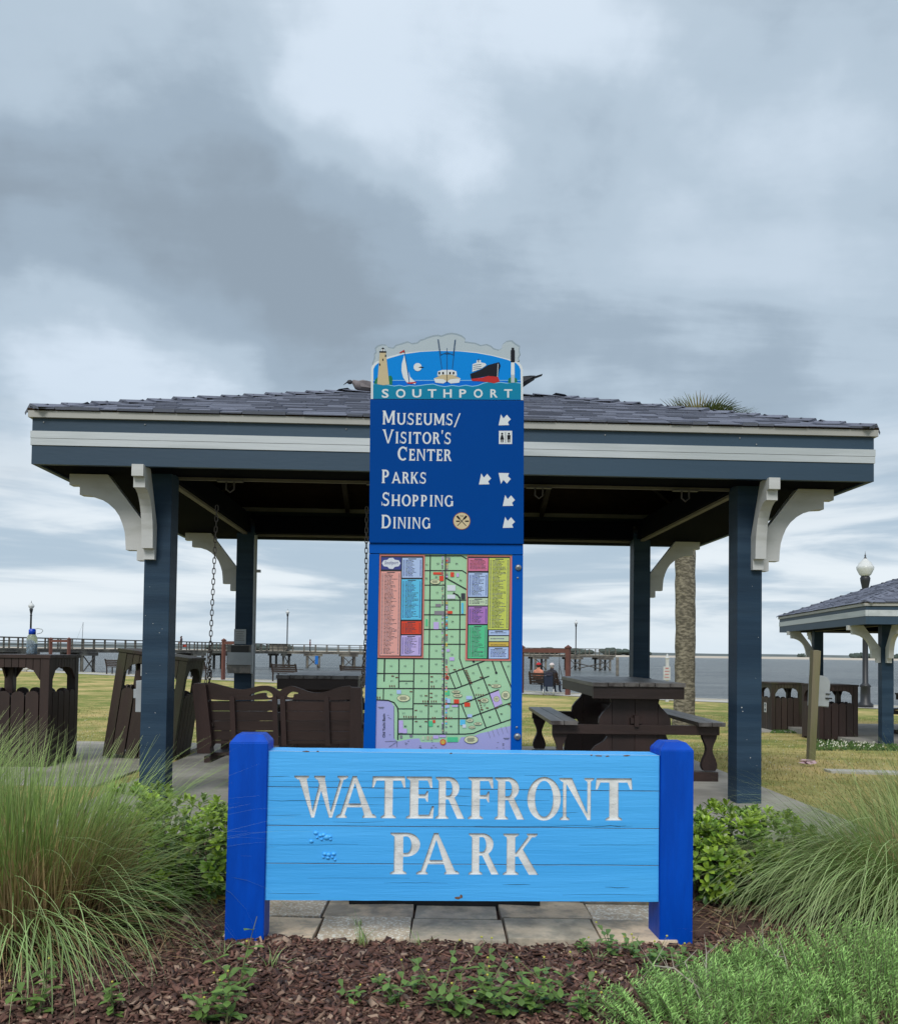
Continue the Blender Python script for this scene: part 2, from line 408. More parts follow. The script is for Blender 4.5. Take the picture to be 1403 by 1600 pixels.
for i in range(64):
    t0, t1 = -320 + i * 10, -310 + i * 10
    a, b = shore(t0, -0.22), shore(t1, -0.22); c, d = shore(t1, 0.08), shore(t0, 0.08)
    z0, z1 = G(*a) + 0.03, G(*b) + 0.03
    w.hexa([(a.x, a.y, -3), (d.x, d.y, -3), (c.x, c.y, -3), (b.x, b.y, -3), (a.x, a.y, z0), (d.x, d.y, z0), (c.x, c.y, z1), (b.x, b.y, z1)])
w.build('seawall', M_walk, kind='structure')

def water_mat():
    m = bpy.data.materials.new('river_water'); m.use_nodes = True; N, Lk = nodes_of(m); b = N['Principled BSDF']
    tcn = N.new('ShaderNodeTexCoord')
    def nz(sc, st, det):
        mp = N.new('ShaderNodeMapping'); mp.inputs['Scale'].default_value = st; Lk.new(tcn.outputs['Object'], mp.inputs[0])
        n = N.new('ShaderNodeTexNoise'); n.inputs['Scale'].default_value = sc; n.inputs['Detail'].default_value = det; n.inputs['Roughness'].default_value = 0.65
        Lk.new(mp.outputs[0], n.inputs['Vector']); return n.outputs[0]
    n1, n2 = nz(1.1, (0.5, 1.2, 1), 8), nz(0.09, (0.35, 1.6, 1), 8)
    rp = N.new('ShaderNodeMix'); rp.data_type = 'RGBA'
    mr = N.new('ShaderNodeMapRange'); mr.inputs[1].default_value = 0.40; mr.inputs[2].default_value = 0.60; Lk.new(n2, mr.inputs[0]); Lk.new(mr.outputs[0], rp.inputs[0])
    rp.inputs[6].default_value = (0.060, 0.078, 0.088, 1); rp.inputs[7].default_value = (0.16, 0.178, 0.182, 1)
    Lk.new(rp.outputs[2], b.inputs['Base Color'])
    b.inputs['Roughness'].default_value = 0.28; b.inputs['IOR'].default_value = 1.33; b.inputs['Specular IOR Level'].default_value = 0.45
    bp = N.new('ShaderNodeBump'); bp.inputs['Distance'].default_value = 1.3; bp.inputs['Strength'].default_value = 1
    Lk.new(n1, bp.inputs['Height']); Lk.new(bp.outputs[0], b.inputs['Normal'])
    return m
grid_mesh([-4000, -200, 0, 200, 4000], [-40, 0.05, 60, 300, 4000], lambda u, v: (*shore(u, v), WATER_Z), 'river_water', water_mat(), False)

# far shore: sand flat, scrub line and tree clumps on the other bank
M_sand = mat('far_sand', (0.48, 0.43, 0.36), 1.0, 0.1, 0.02)
M_far = mat('far_scrub', (0.115, 0.14, 0.145), 1.0, 0.25, 0.03)
M_fart = mat('far_tree_foliage', (0.065, 0.09, 0.08), 1.0, 0.3, 0.15)
xs = list(np.linspace(-1400, 1400, 141))
def fs(u, v):
    y = 1000 + 60 * noise.noise(Vector((u * 0.003, 1, 0)))
    return [(u, y, WATER_Z - 0.2), (u, y + 60, 0.35), (u, y + 160, 0.9 + 0.6 * noise.noise(Vector((u * .01, 2, 0)))), (u, y + 900, 2.5)][v]
grid_mesh(xs, [0, 1, 2, 3], fs, 'far_sandbank', M_sand)
def fh(u, v):
    h = 4.2 + 1.6 * noise.noise(Vector((u * 0.006, 5, 0))) + 1.2 * noise.noise(Vector((u * 0.05, 9, 0)))
    if u < -150: h += 2.5 * sm((-u - 150) / 200) 
    return [(u, 1150, 0.6), (u, 1158, h), (u, 1400, h + 1.0), (u, 1900, 0)][v]
grid_mesh(xs, [0, 1, 2, 3], fh, 'far_scrubland', M_far)
def blob_tree(name, x, y, z, r, h, label, group=None, m=None, n=22):
    root = empty(name, (x, y, z), 0, label, 'tree', group)
    mb = MB(); rr = random.Random(int(x * 7 + y))
    for _ in range(n):
        a = rr.uniform(0, 6.28); q = rr.uniform(0, r * 0.75); s = rr.uniform(0.22, 0.42) * r
        c = (q * math.cos(a), q * math.sin(a), h * rr.uniform(0.15, 0.5))
        mb.ell(c, (s, s, h * rr.uniform(.22, .42)), 9, 6)
    for i, v in enumerate(mb.v):
        k = 1 + 0.16 * noise.noise(Vector(v) * (3 / r)); mb.v[i] = (v[0] * k, v[1] * k, v[2] * k)
    mb.build('crown', m or M_fart, root)
    MB().tube([(0, 0, 0), (0, 0, h * 0.6)], r * 0.06, 5).build('trunk', M_pierd, root)
    return root
far_specs = [(962, 24, 11, 'wide low tree clump on the far bank just right of the pier end'),
             (985, 26, 9, 'flatter tree clump on the far bank left of the rear post'),
             (1008, 14, 6, 'last low tree on the far bank right of the pier, behind the rear post'),
             (1252, 8, 6, 'solitary far bank bush above the left slatted bin'),
             (1336, 11, 8, 'round far bank tree left of the tall lamp post'),
             (1347, 10, 9, 'far bank tree right behind the tall lamp post'),
             (1366, 9, 8, 'far bank tree right of the tall lamp post'),
             (1401, 12, 8, 'far bank tree at the right edge of the picture'),
             (905, 30, 10, 'long dark tree clump behind the pier end railing'),
             (850, 34, 10, 'tree clump behind the swing frame beside the blue map kiosk'),
             (345, 30, 9, 'dark far tree clump behind the pier left of the grey outlet box'),
             (425, 36, 10, 'dark far tree clump behind the pier right of the rear left post')]
for px, r, h, lab in far_specs:
    y = 1120; blob_tree('far_tree', (px - CX) / F * y, y, 0.8, r * 0.8, h, lab, 'trees on the far bank')

# concrete under the shelter
ANG = 0.0377
pc = Vector((-0.065 + 0.03, 8.414, 0))
slab = empty('concrete_slab', pc, ANG)
slab.name = 'shelter_floor'; tag(slab, kind='structure')
joints_x = [-2.75, -1.4, 0.0, 1.4, 2.75]; joints_y = [-3.3, -2.1, -0.7, 0.8, 2.25]
for i in range(4):
    for j in range(4):
        x0, x1, y0, y1 = joints_x[i], joints_x[i + 1], joints_y[j], joints_y[j + 1]
        MB().box(((x0 + x1) / 2, (y0 + y1) / 2, -0.06), (x1 - x0 - 0.012, y1 - y0 - 0.012, 0.13)).build('floor_slab', M_conc, slab)
MB().box((0, -0.5, -0.05), (5.4, 5.4, 0.09)).build('slab_bedding', M_conc, slab)
b1_ = MB(); b1_.box((-3.9, 8.9, -0.03), (1.9, 3.4, 0.07)); b1_.build('bin_apron', M_conc, kind='structure')

# mulch bed sheet
M_soil = mat('mulch_soil', (0.060, 0.028, 0.020), 0.95, 0.35, 14, 0.012, 60, c2=(0.10, 0.055, 0.04), c2amt=0.5, c2scale=30)
def fm(u, v):
    edge = min(1, max(0, (5.35 - v) / 0.3))
    z = 0.012 + 0.022 * edge * (1 + noise.noise(Vector((u * 2.2, v * 2.2, 4)))) + 0.008 * noise.noise(Vector((u * 11, v * 11, 1)))
    if -0.92 < u < 0.98 and v > 3.36: z = -0.02
    return (u, v, z)
bed = grid_mesh(list(np.linspace(-5.5, 5.5, 221)), list(np.linspace(0.8, 5.35, 92)), fm, 'mulch_bed', M_soil)

# ------------------------------------------------------------------ paver stones in front of the kiosk
M_paver = [mat('paver_warm', (0.68, 0.54, 0.385), 0.9, 0.34, 7, 0.005, 40, c2=(0.38, 0.33, 0.26), c2amt=0.45, c2scale=9, obj_random=0.14),
           mat('paver_grey', (0.56, 0.48, 0.37), 0.9, 0.32, 8, 0.005, 40, c2=(0.34, 0.31, 0.25), c2amt=0.45, c2scale=7, obj_random=0.14),
           mat('paver_lichen', (0.60, 0.49, 0.36), 0.9, 0.32, 10, 0.003, 50, c2=(0.82, 0.78, 0.68), c2amt=0.30, c2scale=75, sharp=True, obj_random=0.08)]
pav = empty('paver_paving', (0, 3.39, 0)); tag(pav, kind='structure')
ys = [0.0, 0.265, 0.525, 0.79, 1.05, 1.31]
kinds = [[0, 2, 1, 1, 0, 0], [2, 0, 1, 0, 2, 0], [0, 1, 1, 0, 0, 1], [1, 0, 1, 0, 1, 0], [1, 0, 1, 0, 1, 0]]
for j in range(5):
    off = [0.005, -0.008, 0.004, 0.0, 0.0][j]
    xb = [-0.88, -0.525 + off, -0.150, 0.222 + off, 0.60 - off, 0.895]
    for i in range(5):
        g = 0.003 + random.uniform(0, 0.003)
        x0, x1, y0, y1 = xb[i] + g, xb[i + 1] - g, ys[j] + g, ys[j + 1] - g
        t = [random.uniform(-0.006, 0.006) for _ in range(4)]; zt = 0.038 + random.uniform(-0.004, 0.005)
        jt = lambda: random.uniform(-0.004, 0.004)
        mb = MB(); P = [(x0 + jt(), y0 + jt()), (x1 + jt(), y0 + jt()), (x1 + jt(), y1 + jt()), (x0 + jt(), y1 + jt())]
        mb.hexa([(p[0], p[1], -0.04) for p in P] + [(p[0], p[1], zt + t[k]) for k, p in enumerate(P)])
        mb.build('paver', M_paver[kinds[j][i]], pav, bevel=0.005)
MB().box((0.008, 0.66, -0.01), (1.75, 1.30, 0.05)).build('joint_sand', M_soil, pav)

# ================================================================== PAVILIONS
BRK = [(.60, 0), (.60, .085), (.52, .085), (.52, .16), (.44, .165), (.36, .19), (.30, .225), (.25, .27), (.215, .32), (.19, .38), (.172, .44), (.165, .5), (.16, .58), (.075, .58), (.075, .66), (0, .66), (0, .40), (.31, 0)]
def bracket_mesh(L, name='bracket'):
    mb = MB(); k = L / .60
    slab2d(mb, [[(u * k, -w) for u, w in BRK]], [], lambda u, v, t: Vector((u, t, v)), -0.042, 0.042)
    return mb.mesh(name, M_white)
UNIT_SH = MB().hexa([(-.5, 0, -.3), (.5, 0, -.3), (.5, 1, -.3), (-.5, 1, -.3), (-.5, 0, 1), (.5, 0, 1), (.5, 1, .12), (-.5, 1, .12)]).mesh('shingle', M_shingle)
def pavilion(loc, ang, W, D, Zb, Zt, Ox, Oy, rise, label, near, hs=0.098, lights=False):
    root = empty('picnic_pavilion', loc, ang, label, 'pavilion', 'hip roofed park pavilions')
    a, b = W / 2 + Ox, D / 2 + Oy
    zbands = [(Zb, Zb + 0.138, M_navy_h, 'fascia_board', 0.0)] + ([(Zb + 0.138, Zb + 0.189, M_wband, 'fascia_stripe', 0.007), (Zb + 0.1895, Zb + 0.243, M_wband, 'fascia_stripe', 0.009)] if near else [(Zb + 0.138, Zb + 0.243, M_wband, 'fascia_stripe', 0.008)]) + [
              (Zb + 0.243, Zt, M_navy_h, 'fascia_board', 0.0)]
    for z0, z1, m, nm, pr in zbands:
        for sgn in (-1, 1):
            MB().box((0, sgn * (b - 0.02 + pr / 2), (z0 + z1) / 2), (2 * a + pr * 2, 0.04 + pr, z1 - z0 - 0.002)).build(nm, m, root)
            MB().box((sgn * (a - 0.02 + pr / 2), 0, (z0 + z1) / 2), (0.04 + pr, 2 * b - 0.084, z1 - z0 - 0.002)).build(nm, m, root)
    if near:   # the white stripe is two boards: a thin joint
        for sx_ in (-1, 1):
            pass
    for sgn in (-1, 1):
        MB().box((0, sgn * (b - 0.002), Zt + 0.025), (2 * a + 0.044, 0.056, 0.048)).build('drip_edge', M_drip, root)
        MB().box((sgn * (a - 0.002), 0, Zt + 0.025), (0.05, 2 * b - 0.065, 0.048)).build('drip_edge', M_drip, root)
    # posts, beams, trim
    for sx_ in (-1, 1):
        for sy in (-1, 1):
            MB().box((sx_ * W / 2, sy * D / 2, (Zb + 0.1) / 2 - 0.15), (2 * hs, 2 * hs, Zb + 0.1 + 0.3)).build('post', M_navy, root, bevel=0.006)
    zb2 = Zb + 0.012
    for s_ in (-1, 1):
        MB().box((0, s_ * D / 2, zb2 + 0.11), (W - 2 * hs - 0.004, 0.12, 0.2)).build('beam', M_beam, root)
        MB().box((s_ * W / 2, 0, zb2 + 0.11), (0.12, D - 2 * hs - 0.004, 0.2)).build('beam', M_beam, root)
        MB().box((0, s_ * D / 2 + 0.07, zb2 - 0.002), (W - 2 * hs - 0.01, 0.022, 0.022)).build('beam_trim', M_pine, root)
        MB().box((s_ * (W / 2 - 0.0), 0, zb2 - 0.006), (0.05, D - 2 * hs - 0.02, 0.022)).build('beam_trim', M_pine, root)
        # soffits
        y0, y1 = D / 2 + 0.062, b - 0.042
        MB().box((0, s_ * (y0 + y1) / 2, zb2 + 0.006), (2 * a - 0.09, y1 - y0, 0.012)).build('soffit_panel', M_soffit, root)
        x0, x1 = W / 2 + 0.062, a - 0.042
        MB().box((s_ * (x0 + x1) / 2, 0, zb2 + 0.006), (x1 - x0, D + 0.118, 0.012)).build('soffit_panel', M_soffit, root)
    # brackets
    bx_m, by_m = bracket_mesh(min(.60, Ox - 0.14)), bracket_mesh(min(.60, Oy - 0.06) if Oy < 0.7 else .58)
    for sx_ in (-1, 1):
        for sy in (-1, 1):
            zt_ = Zb + 0.008
            inst('bracket', bx_m, root, (sx_ * (W / 2 + hs), sy * D / 2, zt_), (0, 0, 0 if sx_ > 0 else math.pi))
            inst('bracket', by_m, root, (sx_ * (W / 2 + (0.05 if near else 0)), sy * (D / 2 + hs), zt_), (0, 0, math.pi / 2 * sy))
    # roof deck: four slopes, boards seen from below
    ze = Zt + 0.066; r = max(0.0, a - b); ea, eb = a + 0.026, b + 0.026
    apex = ze + rise; 
    def slope_pt(side, u, w):      # side 0 front,1 right,2 back,3 left ; u -1..1, w 0..1
        if side in (0, 2):
            s_ = -1 if side == 0 else 1; hw = ea + (r - ea) * w
            return Vector((u * hw, s_ * eb * (1 - w), ze + rise * w))
        s_ = 1 if side == 1 else -1
        return Vector((s_ * (ea + (r - ea) * w), u * eb * (1 - w), ze + rise * w))
    sh_ = MB(); uz = Vector((0, 0, .003))
    for sd_ in range(4):
        lo = [slope_pt(sd_, -1, 0), slope_pt(sd_, 1, 0), slope_pt(sd_, 1, 1), slope_pt(sd_, -1, 1)]; sh_.hexa([p + uz * .5 for p in lo] + [p + uz for p in lo])
    roof = sh_.build('roof', M_shingle_j, root)
    for sd_ in range(4):
        nb = 12 if near else 3
        for i in range(nb):
            w0, w1 = i / nb, (i + 1) / nb - (0.004 if i < nb - 1 else 0)
            lo = [slope_pt(sd_, -1, w0), slope_pt(sd_, 1, w0), slope_pt(sd_, 1, w1), slope_pt(sd_, -1, w1)]
            bm_ = MB(); dz = Vector((0, 0, -0.014))
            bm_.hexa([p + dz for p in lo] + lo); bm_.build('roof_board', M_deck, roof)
    # rafters
    def raft(p, q, wdt=0.05, dep=0.12, m=M_rafter):
        d = (q - p).normalized(); side = d.cross(Vector((0, 0, 1))).normalized() * wdt / 2; dn = Vector((0, 0, -dep)); up = Vector((0, 0, -0.03))
        MB().hexa([p + dn - side, p + dn + side, q + dn + side, q + dn - side, p + up - side, p + up + side, q + up + side, q + up - side]).build('rafter', m, roof)
    for sx_ in (-1, 1):
        for sy in (-1, 1):
            e_ = Vector((sx_ * (ea - .12), sy * (eb - .12), ze)); t_ = Vector((sx_ * r, 0, apex))
            raft(e_.lerp(t_, 0.05), t_)
            for xx in (0.35, 1.0) if near else ():
                x_ = sx_ * r * xx * 1.1
                raft(Vector((x_, sy * (eb - 0.15), ze + 0.04)), Vector((x_, sy * 0.05, apex - 0.02)))
    # shingles
    slen = math.hypot(eb, rise); tilt = math.atan2(rise, eb); tilt_s = math.atan2(rise, ea - r)
    rows = 20 if near else 16; nsh = 0; ex = slen / rows; rest = MB()
    rr = random.Random(3)
    for sd_ in range(4):
        th = tilt if sd_ in (0, 2) else tilt_s
        az = [0, math.pi / 2, math.pi, -math.pi / 2][sd_]
        RM = Matrix.Rotation(az, 3, 'Z') @ Matrix.Rotation(th, 3, 'X')
        for k in range(rows):
            w0 = k / rows
            pL, pR = slope_pt(sd_, -1, w0), slope_pt(sd_, 1, w0)
            p2L, p2R = slope_pt(sd_, -1, min(1, w0 + .6 / rows)), slope_pt(sd_, 1, min(1, w0 + .6 / rows))
            if sd_ in (2, 3): pL, pR, p2L, p2R = pR, pL, p2R, p2L
            Ln = (pR - pL).length; d = (pR - pL).normalized(); hwc = (p2R - p2L).length / 2 + 0.02
            upv = RM @ Vector((0, 1, 0)); nv = RM @ Vector((0, 0, 1)); mid_ = (pL + pR) / 2
            x = -hwc
            while x < hwc - 0.02:
                wd = rr.choice((0.12, 0.16, 0.20, 0.26, 0.32)) * (1.0 if near else 1)
                wd = min(wd, hwc - x)
                if hwc - x - wd < 0.1: wd = hwc - x
                raise_ = rr.choice((0.005, 0.008, 0.012, 0.017)) ; jit = rr.uniform(-0.006, 0.003)
                c = mid_ + d * (x + wd / 2) + upv * (jit - 0.02)
                if near and sd_ == 0 and nsh < 298:
                    nsh += 1
                    o = bpy.data.objects.new('shingle', UNIT_SH); link(o, roof)
                    Mx = Matrix.Translation(c) @ (RM @ Matrix.Diagonal((wd - 0.006, ex * 1.35, raise_))).to_4x4()
                    o.matrix_local = Mx
                else:
                    Mx = Matrix.Translation(c) @ (RM @ Matrix.Diagonal((wd - 0.006, ex * 1.35, raise_))).to_4x4()
                    rest.add([(-.5, 0, -.3), (.5, 0, -.3), (.5, 1, -.3), (-.5, 1, -.3), (-.5, 0, 1), (.5, 0, 1), (.5, 1, .12), (-.5, 1, .12)],
                             [(4, 5, 6, 7), (0, 1, 5, 4), (1, 2, 6, 5), (3, 0, 4, 7)], Mx)
                x += wd
    rest.build('shingle_courses', M_shingle_j, roof, kind='stuff')
    # hip and ridge caps
    capm = MB()
    capm.add([(-.12, 0, -.045), (0, 0, 0.0), (.12, 0, -.045), (-.12, 1, -.066), (0, 1, -.022), (.12, 1, -.066),
              (-.12, 0, -.065), (0, 0, -.02), (.12, 0, -.065)], [(0, 1, 4, 3), (1, 2, 5, 4), (6, 7, 1, 0), (7, 8, 2, 1)])
    capmesh = capm.mesh('hip_cap', M_shingle)
    def caps(p, q, n):
        d = (q - p); L_ = d.length / n; dn = d.normalized(); s_ = dn.cross(Vector((0, 0, 1))).normalized(); u_ = s_.cross(dn)
        for i in range(n):
            o = bpy.data.objects.new('hip_cap', capmesh); link(o, roof)
            M3 = Matrix((s_, dn * L_ * 1.25, u_)).transposed()
            jit = rr.uniform(-.006, .008)
            o.matrix_local = Matrix.Translation(p + dn * L_ * i + Vector((0, 0, 0.034 + jit * .5))) @ M3.to_4x4()
    for sx_ in (-1, 1):
        for sy in (-1, 1):
            caps(Vector((sx_ * (ea - .01), sy * (eb - .01), ze)), Vector((sx_ * r, 0, apex)), 13)
    if r > 0.05: caps(Vector((-r, 0, apex)), Vector((r, 0, apex)), 8)
    return root
PAV = pavilion(pc, ANG, 4.588, 3.288, 2.478, 2.815, 0.824, 0.414, 0.80,
               'large navy picnic pavilion with white striped fascia standing behind the blue map kiosk', True)
pb = Vector((9.87, 17.16, -0.47))
PAV2 = pavilion(pb, math.pi / 2 - .124, 4.1, 3.86, 2.19, 2.50, 0.85, 0.62, 0.95,
                'smaller distant navy pavilion by the water at the right edge, beside the tall lamp post', False)
def pavpt(x, y, z):
    return pc + Vector((x * math.cos(ANG) - y * math.sin(ANG), x * math.sin(ANG) + y * math.cos(ANG), z))
# conduit and hangers that belong to the pavilion
mb = MB(); mb.tube([(-4.588 / 2 + 0.125, 3.288 / 2 - 0.12, 0.0), (-4.588 / 2 + 0.125, 3.288 / 2 - 0.12, 2.46)], 0.018, 8); mb.build('conduit', M_grey, PAV)
MB().box((-4.588 / 2 + 0.16, 3.288 / 2 - 0.12, 2.05), (0.05, 0.05, 0.03)).build('conduit_strap', M_steel, PAV)
for px in (340, 573, 826, 1061):
    X = (px - CX) / F * 6.72 + 0.05
    mb = MB(); mb.box((X, -3.288 / 2 - 0.0, 2.462), (0.20, 0.05, 0.012)); mb.tube([(X - .03, -3.288 / 2, 2.46), (X - .03, -3.288 / 2, 2.40), (X, -3.288 / 2, 2.375), (X + .03, -3.288 / 2, 2.40), (X + .03, -3.288 / 2, 2.46)], 0.007, 6)
    mb.build('swing_hanger', M_chain, PAV)
# floor plates / post trim at rear right, screws on the fascia
MB().box((4.588 / 2, 3.288 / 2, 0.44), (0.225, 0.225, 0.88)).build('post_sleeve', M_navy, PAV)
sc = MB().ell((0, 0, 0), (0.006, 0.004, 0.006), 8, 5).mesh('screw', M_steel)
for px, py in ((53.5, 655), (208, 661), (519, 668), (927, 680), (1143, 683), (1170, 693)):
    p = PAV.matrix_world
    X = (px - CX) / F * 6.36
    inst('screw', sc, PAV, (X + 0.04, -(3.288 / 2 + 0.414) - 0.003, 2.815 - 0.03 - (0.045 if py == 693 else 0)))

spk = MB().lathe([(0.0, 0.0012), (0.006, 0.001), (0.0065, 0)], 7)
spk.v = [(v[0], -v[2], v[1]) for v in spk.v]; spkm = spk.mesh('paint_chip', M_white)
rrs = random.Random(12)
for sx_, pts_ in ((-1, ((-.078, 1.40, .7), (-.062, .96, .8), (.012, .66, 1), (-.05, 1.62, .6), (.03, 1.27, .9), (-.02, 1.34, .8), (.05, 1.30, .7), (-.03, .55, .6), (.04, 1.02, .5))), (1, ((.07, 1.3, .7), (.05, .98, .6), (-.02, .50, .8), (.01, .36, 1.1), (.06, .30, .7), (.02, 1.7, .5), (-.06, .75, 1.6), (-.052, .72, 1.3)))):
    for dx_, z_, s_ in pts_: inst('paint_chip', spkm, PAV, (sx_ * 4.588 / 2 + dx_, -3.288 / 2 - .0985, z_), (0, rrs.uniform(0, 3), 0), (s_ * .5, 1, s_ * rrs.uniform(.3, .8)))
# ================================================================== LETTERING
def ringp(cx, cy, rx, ry, wx, wy, a0=0, a1=360, n=28):
    """elliptical stroke, wx thick at the sides, wy at top and bottom; angles in degrees"""
    P = []; full = abs(a1 - a0) >= 360
    k = max(6, int(n * abs(a1 - a0) / 360))
    A = [R(a0 + (a1 - a0) * i / k) for i in range(k + 1)]
    out = []
    for i in range(k):
        q = []
        for t, ox in ((A[i], 0), (A[i + 1], 0), (A[i + 1], 1), (A[i], 1)):
            q.append((cx + (rx - ox * wx) * math.cos(t), cy + (ry - ox * wy) * math.sin(t)))
        out.append(q)
    return out
def glyph(ch, S, t, e, st, sans=False):
    """polygons in cap-height units; returns (polys, natural width)"""
    P = []
    def stem(x, w=S, y0=0.0, y1=1.0): P.append([(x - w / 2, y0), (x + w / 2, y0), (x + w / 2, y1), (x - w / 2, y1)])
    def dg(x0, y0, x1, y1, w): P.append([(x0 - w / 2, y0), (x0 + w / 2, y0), (x1 + w / 2, y1), (x1 - w / 2, y1)])
    def bar(x0, x1, y, h=t): P.append([(x0, y - h / 2), (x1, y - h / 2), (x1, y + h / 2), (x0, y + h / 2)])
    def sf(x, y, w=S, l=1.0, r=1.0):
        s = 1 if y < 0.5 else -1
        P.append([(x - w / 2 - e * l, y), (x + w / 2 + e * r, y), (x + w / 2 + e * r * .9, y + s * st), (x + w / 2 - .001, y + s * (st + e * .55)), (x - w / 2 + .001, y + s * (st + e * .55)), (x - w / 2 - e * l * .9, y + s * st)])
    def arm(x, y, top, s=1, d=.27):   # flared end of an arm
        k = -1 if top else 1
        P.append([(x - s * .13, y), (x - s * .10, y + k * t * .9), (x - s * .03, y + k * d), (x + s * .02, y + k * d), (x, y)])
    W = .8
    if ch == 'A':
        W = 1.0; dg(.15, 0, .48, 1, t * 1.25); P.append([(.43, 1), (.52, 1), (.86 + S * .55, 0), (.86 - S * .55, 0)]); bar(.25, .74, .30, t); sf(.15, 0, t * 1.2); sf(.86, 0, S * 1.1, .8, .8)
    elif ch == 'W':
        W = 1.32; P.append([(.12 - S * .5, 1), (.12 + S * .55, 1), (.44, .0), (.38, 0)]); dg(.41, 0, .66, .98, t); P.append([(.60 - S * .5, 1), (.60 + S * .5, 1), (.90, .0), (.84, 0)]); dg(.87, 0, 1.18, 1, t); sf(.12, 1, S * 1.05); sf(.60, 1, S, .7, .3); sf(1.18, 1, t * 1.2)
    elif ch == 'V':
        W = 1.0; P.append([(.14 - S * .5, 1), (.14 + S * .55, 1), (.54, 0), (.44, 0)]); dg(.50, 0, .86, 1, max(t, S * .72)); sf(.14, 1, S); sf(.86, 1, t * 1.2)
    elif ch == 'T':
        W = .86; stem(.43); bar(.06, .80, 1 - t * .55, t * 1.1); arm(.04, 1, True, -1); arm(.82, 1, True, 1); sf(.43, 0)
    elif ch in 'EF':
        W = .66; stem(.17); bar(.1, .58, 1 - t * .5); bar(.17, .44, .53); arm(.58, 1, True); P.append([(.42, .53 - t * .4), (.47, .40), (.50, .40), (.50, .66), (.47, .66), (.42, .53 + t * .4)]); sf(.17, 1, S, 1, .2)
        if ch == 'E': bar(.1, .60, t * .5); arm(.62, 0, False, 1, .30); sf(.17, 0, S, 1, .2)
        else: sf(.17, 0)
    elif ch in 'PR':
        W = .78; stem(.17); ry = .27 if ch == 'R' else .29; cy = 1 - ry; sf(.17, 1, S, 1, .1); sf(.17, 0)
        bar(.17, .36, 1 - t * .5); bar(.17, .36, cy - ry + t * .5); P.extend(ringp(.35, cy, .30, ry, S * .98, t, -90, 90))
        if ch == 'R': P.append([(.32, cy - ry + t * .6), (.50, cy - ry + t * .8), (.78, .03), (.82, 0), (.60, 0)]); 
    elif ch == 'K':
        W = .86; stem(.17); sf(.17, 1); sf(.17, 0); dg(.27, .44, .68, 1, t * 1.2); P.append([(.30, .52), (.44, .64), (.80, .03), (.84, 0), (.60, 0)]); sf(.68, 1, t * 1.2, 1, .7)
    elif ch == 'N':
        W = .94; stem(.15, max(t, S * .45)); P.append([(.10, 1), (.10 + S * 1.15, 1), (.82, .0), (.76, 0)]); stem(.79, max(t, S * .45)); sf(.15, 0, max(t, S * .45)); sf(.79, 1, max(t, S * .45)); sf(.14, 1, S * .6, .9, .1)
    elif ch == 'M':
        W = 1.1; stem(.16, max(t, S * .8)); stem(.94, S); dg(.19, 1, .54, .12, S * .9); dg(.54, .12, .90, 1, t * 1.1); sf(.16, 0, max(t, S * .8)); sf(.94, 0); sf(.16, 1, S, .9, 0); sf(.94, 1, S, 0, .9)
    elif ch == 'O':
        W = .98; P.extend(ringp(.49, .5, .46, .52, S * 1.05, t, 0, 360, 36))
    elif ch == 'C':
        W = .88; P.extend(ringp(.48, .5, .44, .51, S, t, 48, 312, 36)); P.append([(.76, .64), (.80, .64), (.80, .98), (.77, .98), (.70, .84)])
    elif ch == 'G':
        W = .96; P.extend(ringp(.48, .5, .44, .51, S, t, 48, 330, 36)); stem(.80, S, .06, .42); P.append([(.76, .66), (.80, .66), (.80, .98), (.77, .98), (.70, .85)]); sf(.80, .42 + 0, S, 1, .5)
    elif ch == 'D':
        W = .92; stem(.17); bar(.1, .42, 1 - t * .5); bar(.1, .42, t * .5); P.extend(ringp(.40, .5, .46, .5, S, t, -90, 90)); sf(.17, 1, S, 1, 0); sf(.17, 0, S, 1, 0)
    elif ch == 'H':
        W = .96; stem(.18); stem(.78); bar(.2, .78, .52, t); [sf(x, y) for x in (.18, .78) for y in (0, 1)]
    elif ch == 'I':
        W = .42; stem(.21); sf(.21, 0); sf(.21, 1)
    elif ch == 'U':
        W = .94; stem(.18, S, .34, 1); stem(.77, S * .9, .34, 1); P.extend(ringp(.475, .36, .295 + S / 2, .38, S, t * 1.1, 180, 360)); sf(.18, 1); sf(.77, 1)
    elif ch == 'S':
        W = .74; k = max(t, S * .72); P.extend(ringp(.36, .735, .27, .285, k, k, 35, 270, 30)); P.extend(ringp(.36, .268, .30, .285, k, k, -145, 90, 30)); P.append([(.60, .72), (.64, .72), (.64, .98), (.60, .98), (.56, .88)]); P.append([(.06, .30), (.02, .30), (.02, .02), (.06, .02), (.10, .12)])
    elif ch == '/':
        W = .62; dg(.04, -.16, .56, 1.05, t * 1.1)
    elif ch == "'":
        W = .26; P.append([(.06, 1), (.22, 1), (.16, .68), (.08, .68)])
    return P, W
def word_polys(word, x0, x1, ybase, cap, small=None, S=.2, t=.07, e=.09, st=.035, gap=.10):
    """a word fitted between x0 and x1 (metres on the board)"""
    out = []; adv = 0.0; items = []
    for i, ch in enumerate(word):
        if ch == ' ': adv += .35; continue
        k = 1.0 if (small is None or i == 0) else small
        P, W = glyph(ch, S, t, e, st)
        dy = (1 - k) if ch == "'" else 0
        items.append((P, adv, k, dy)); adv += (W * k + gap * k)
    adv -= gap; sx_ = (x1 - x0) / adv
    return [[[(x0 + sx_ * (a + k * px), ybase + cap * (k * py + dy)) for px, py in poly] for poly in P] for P, a, k, dy in items]

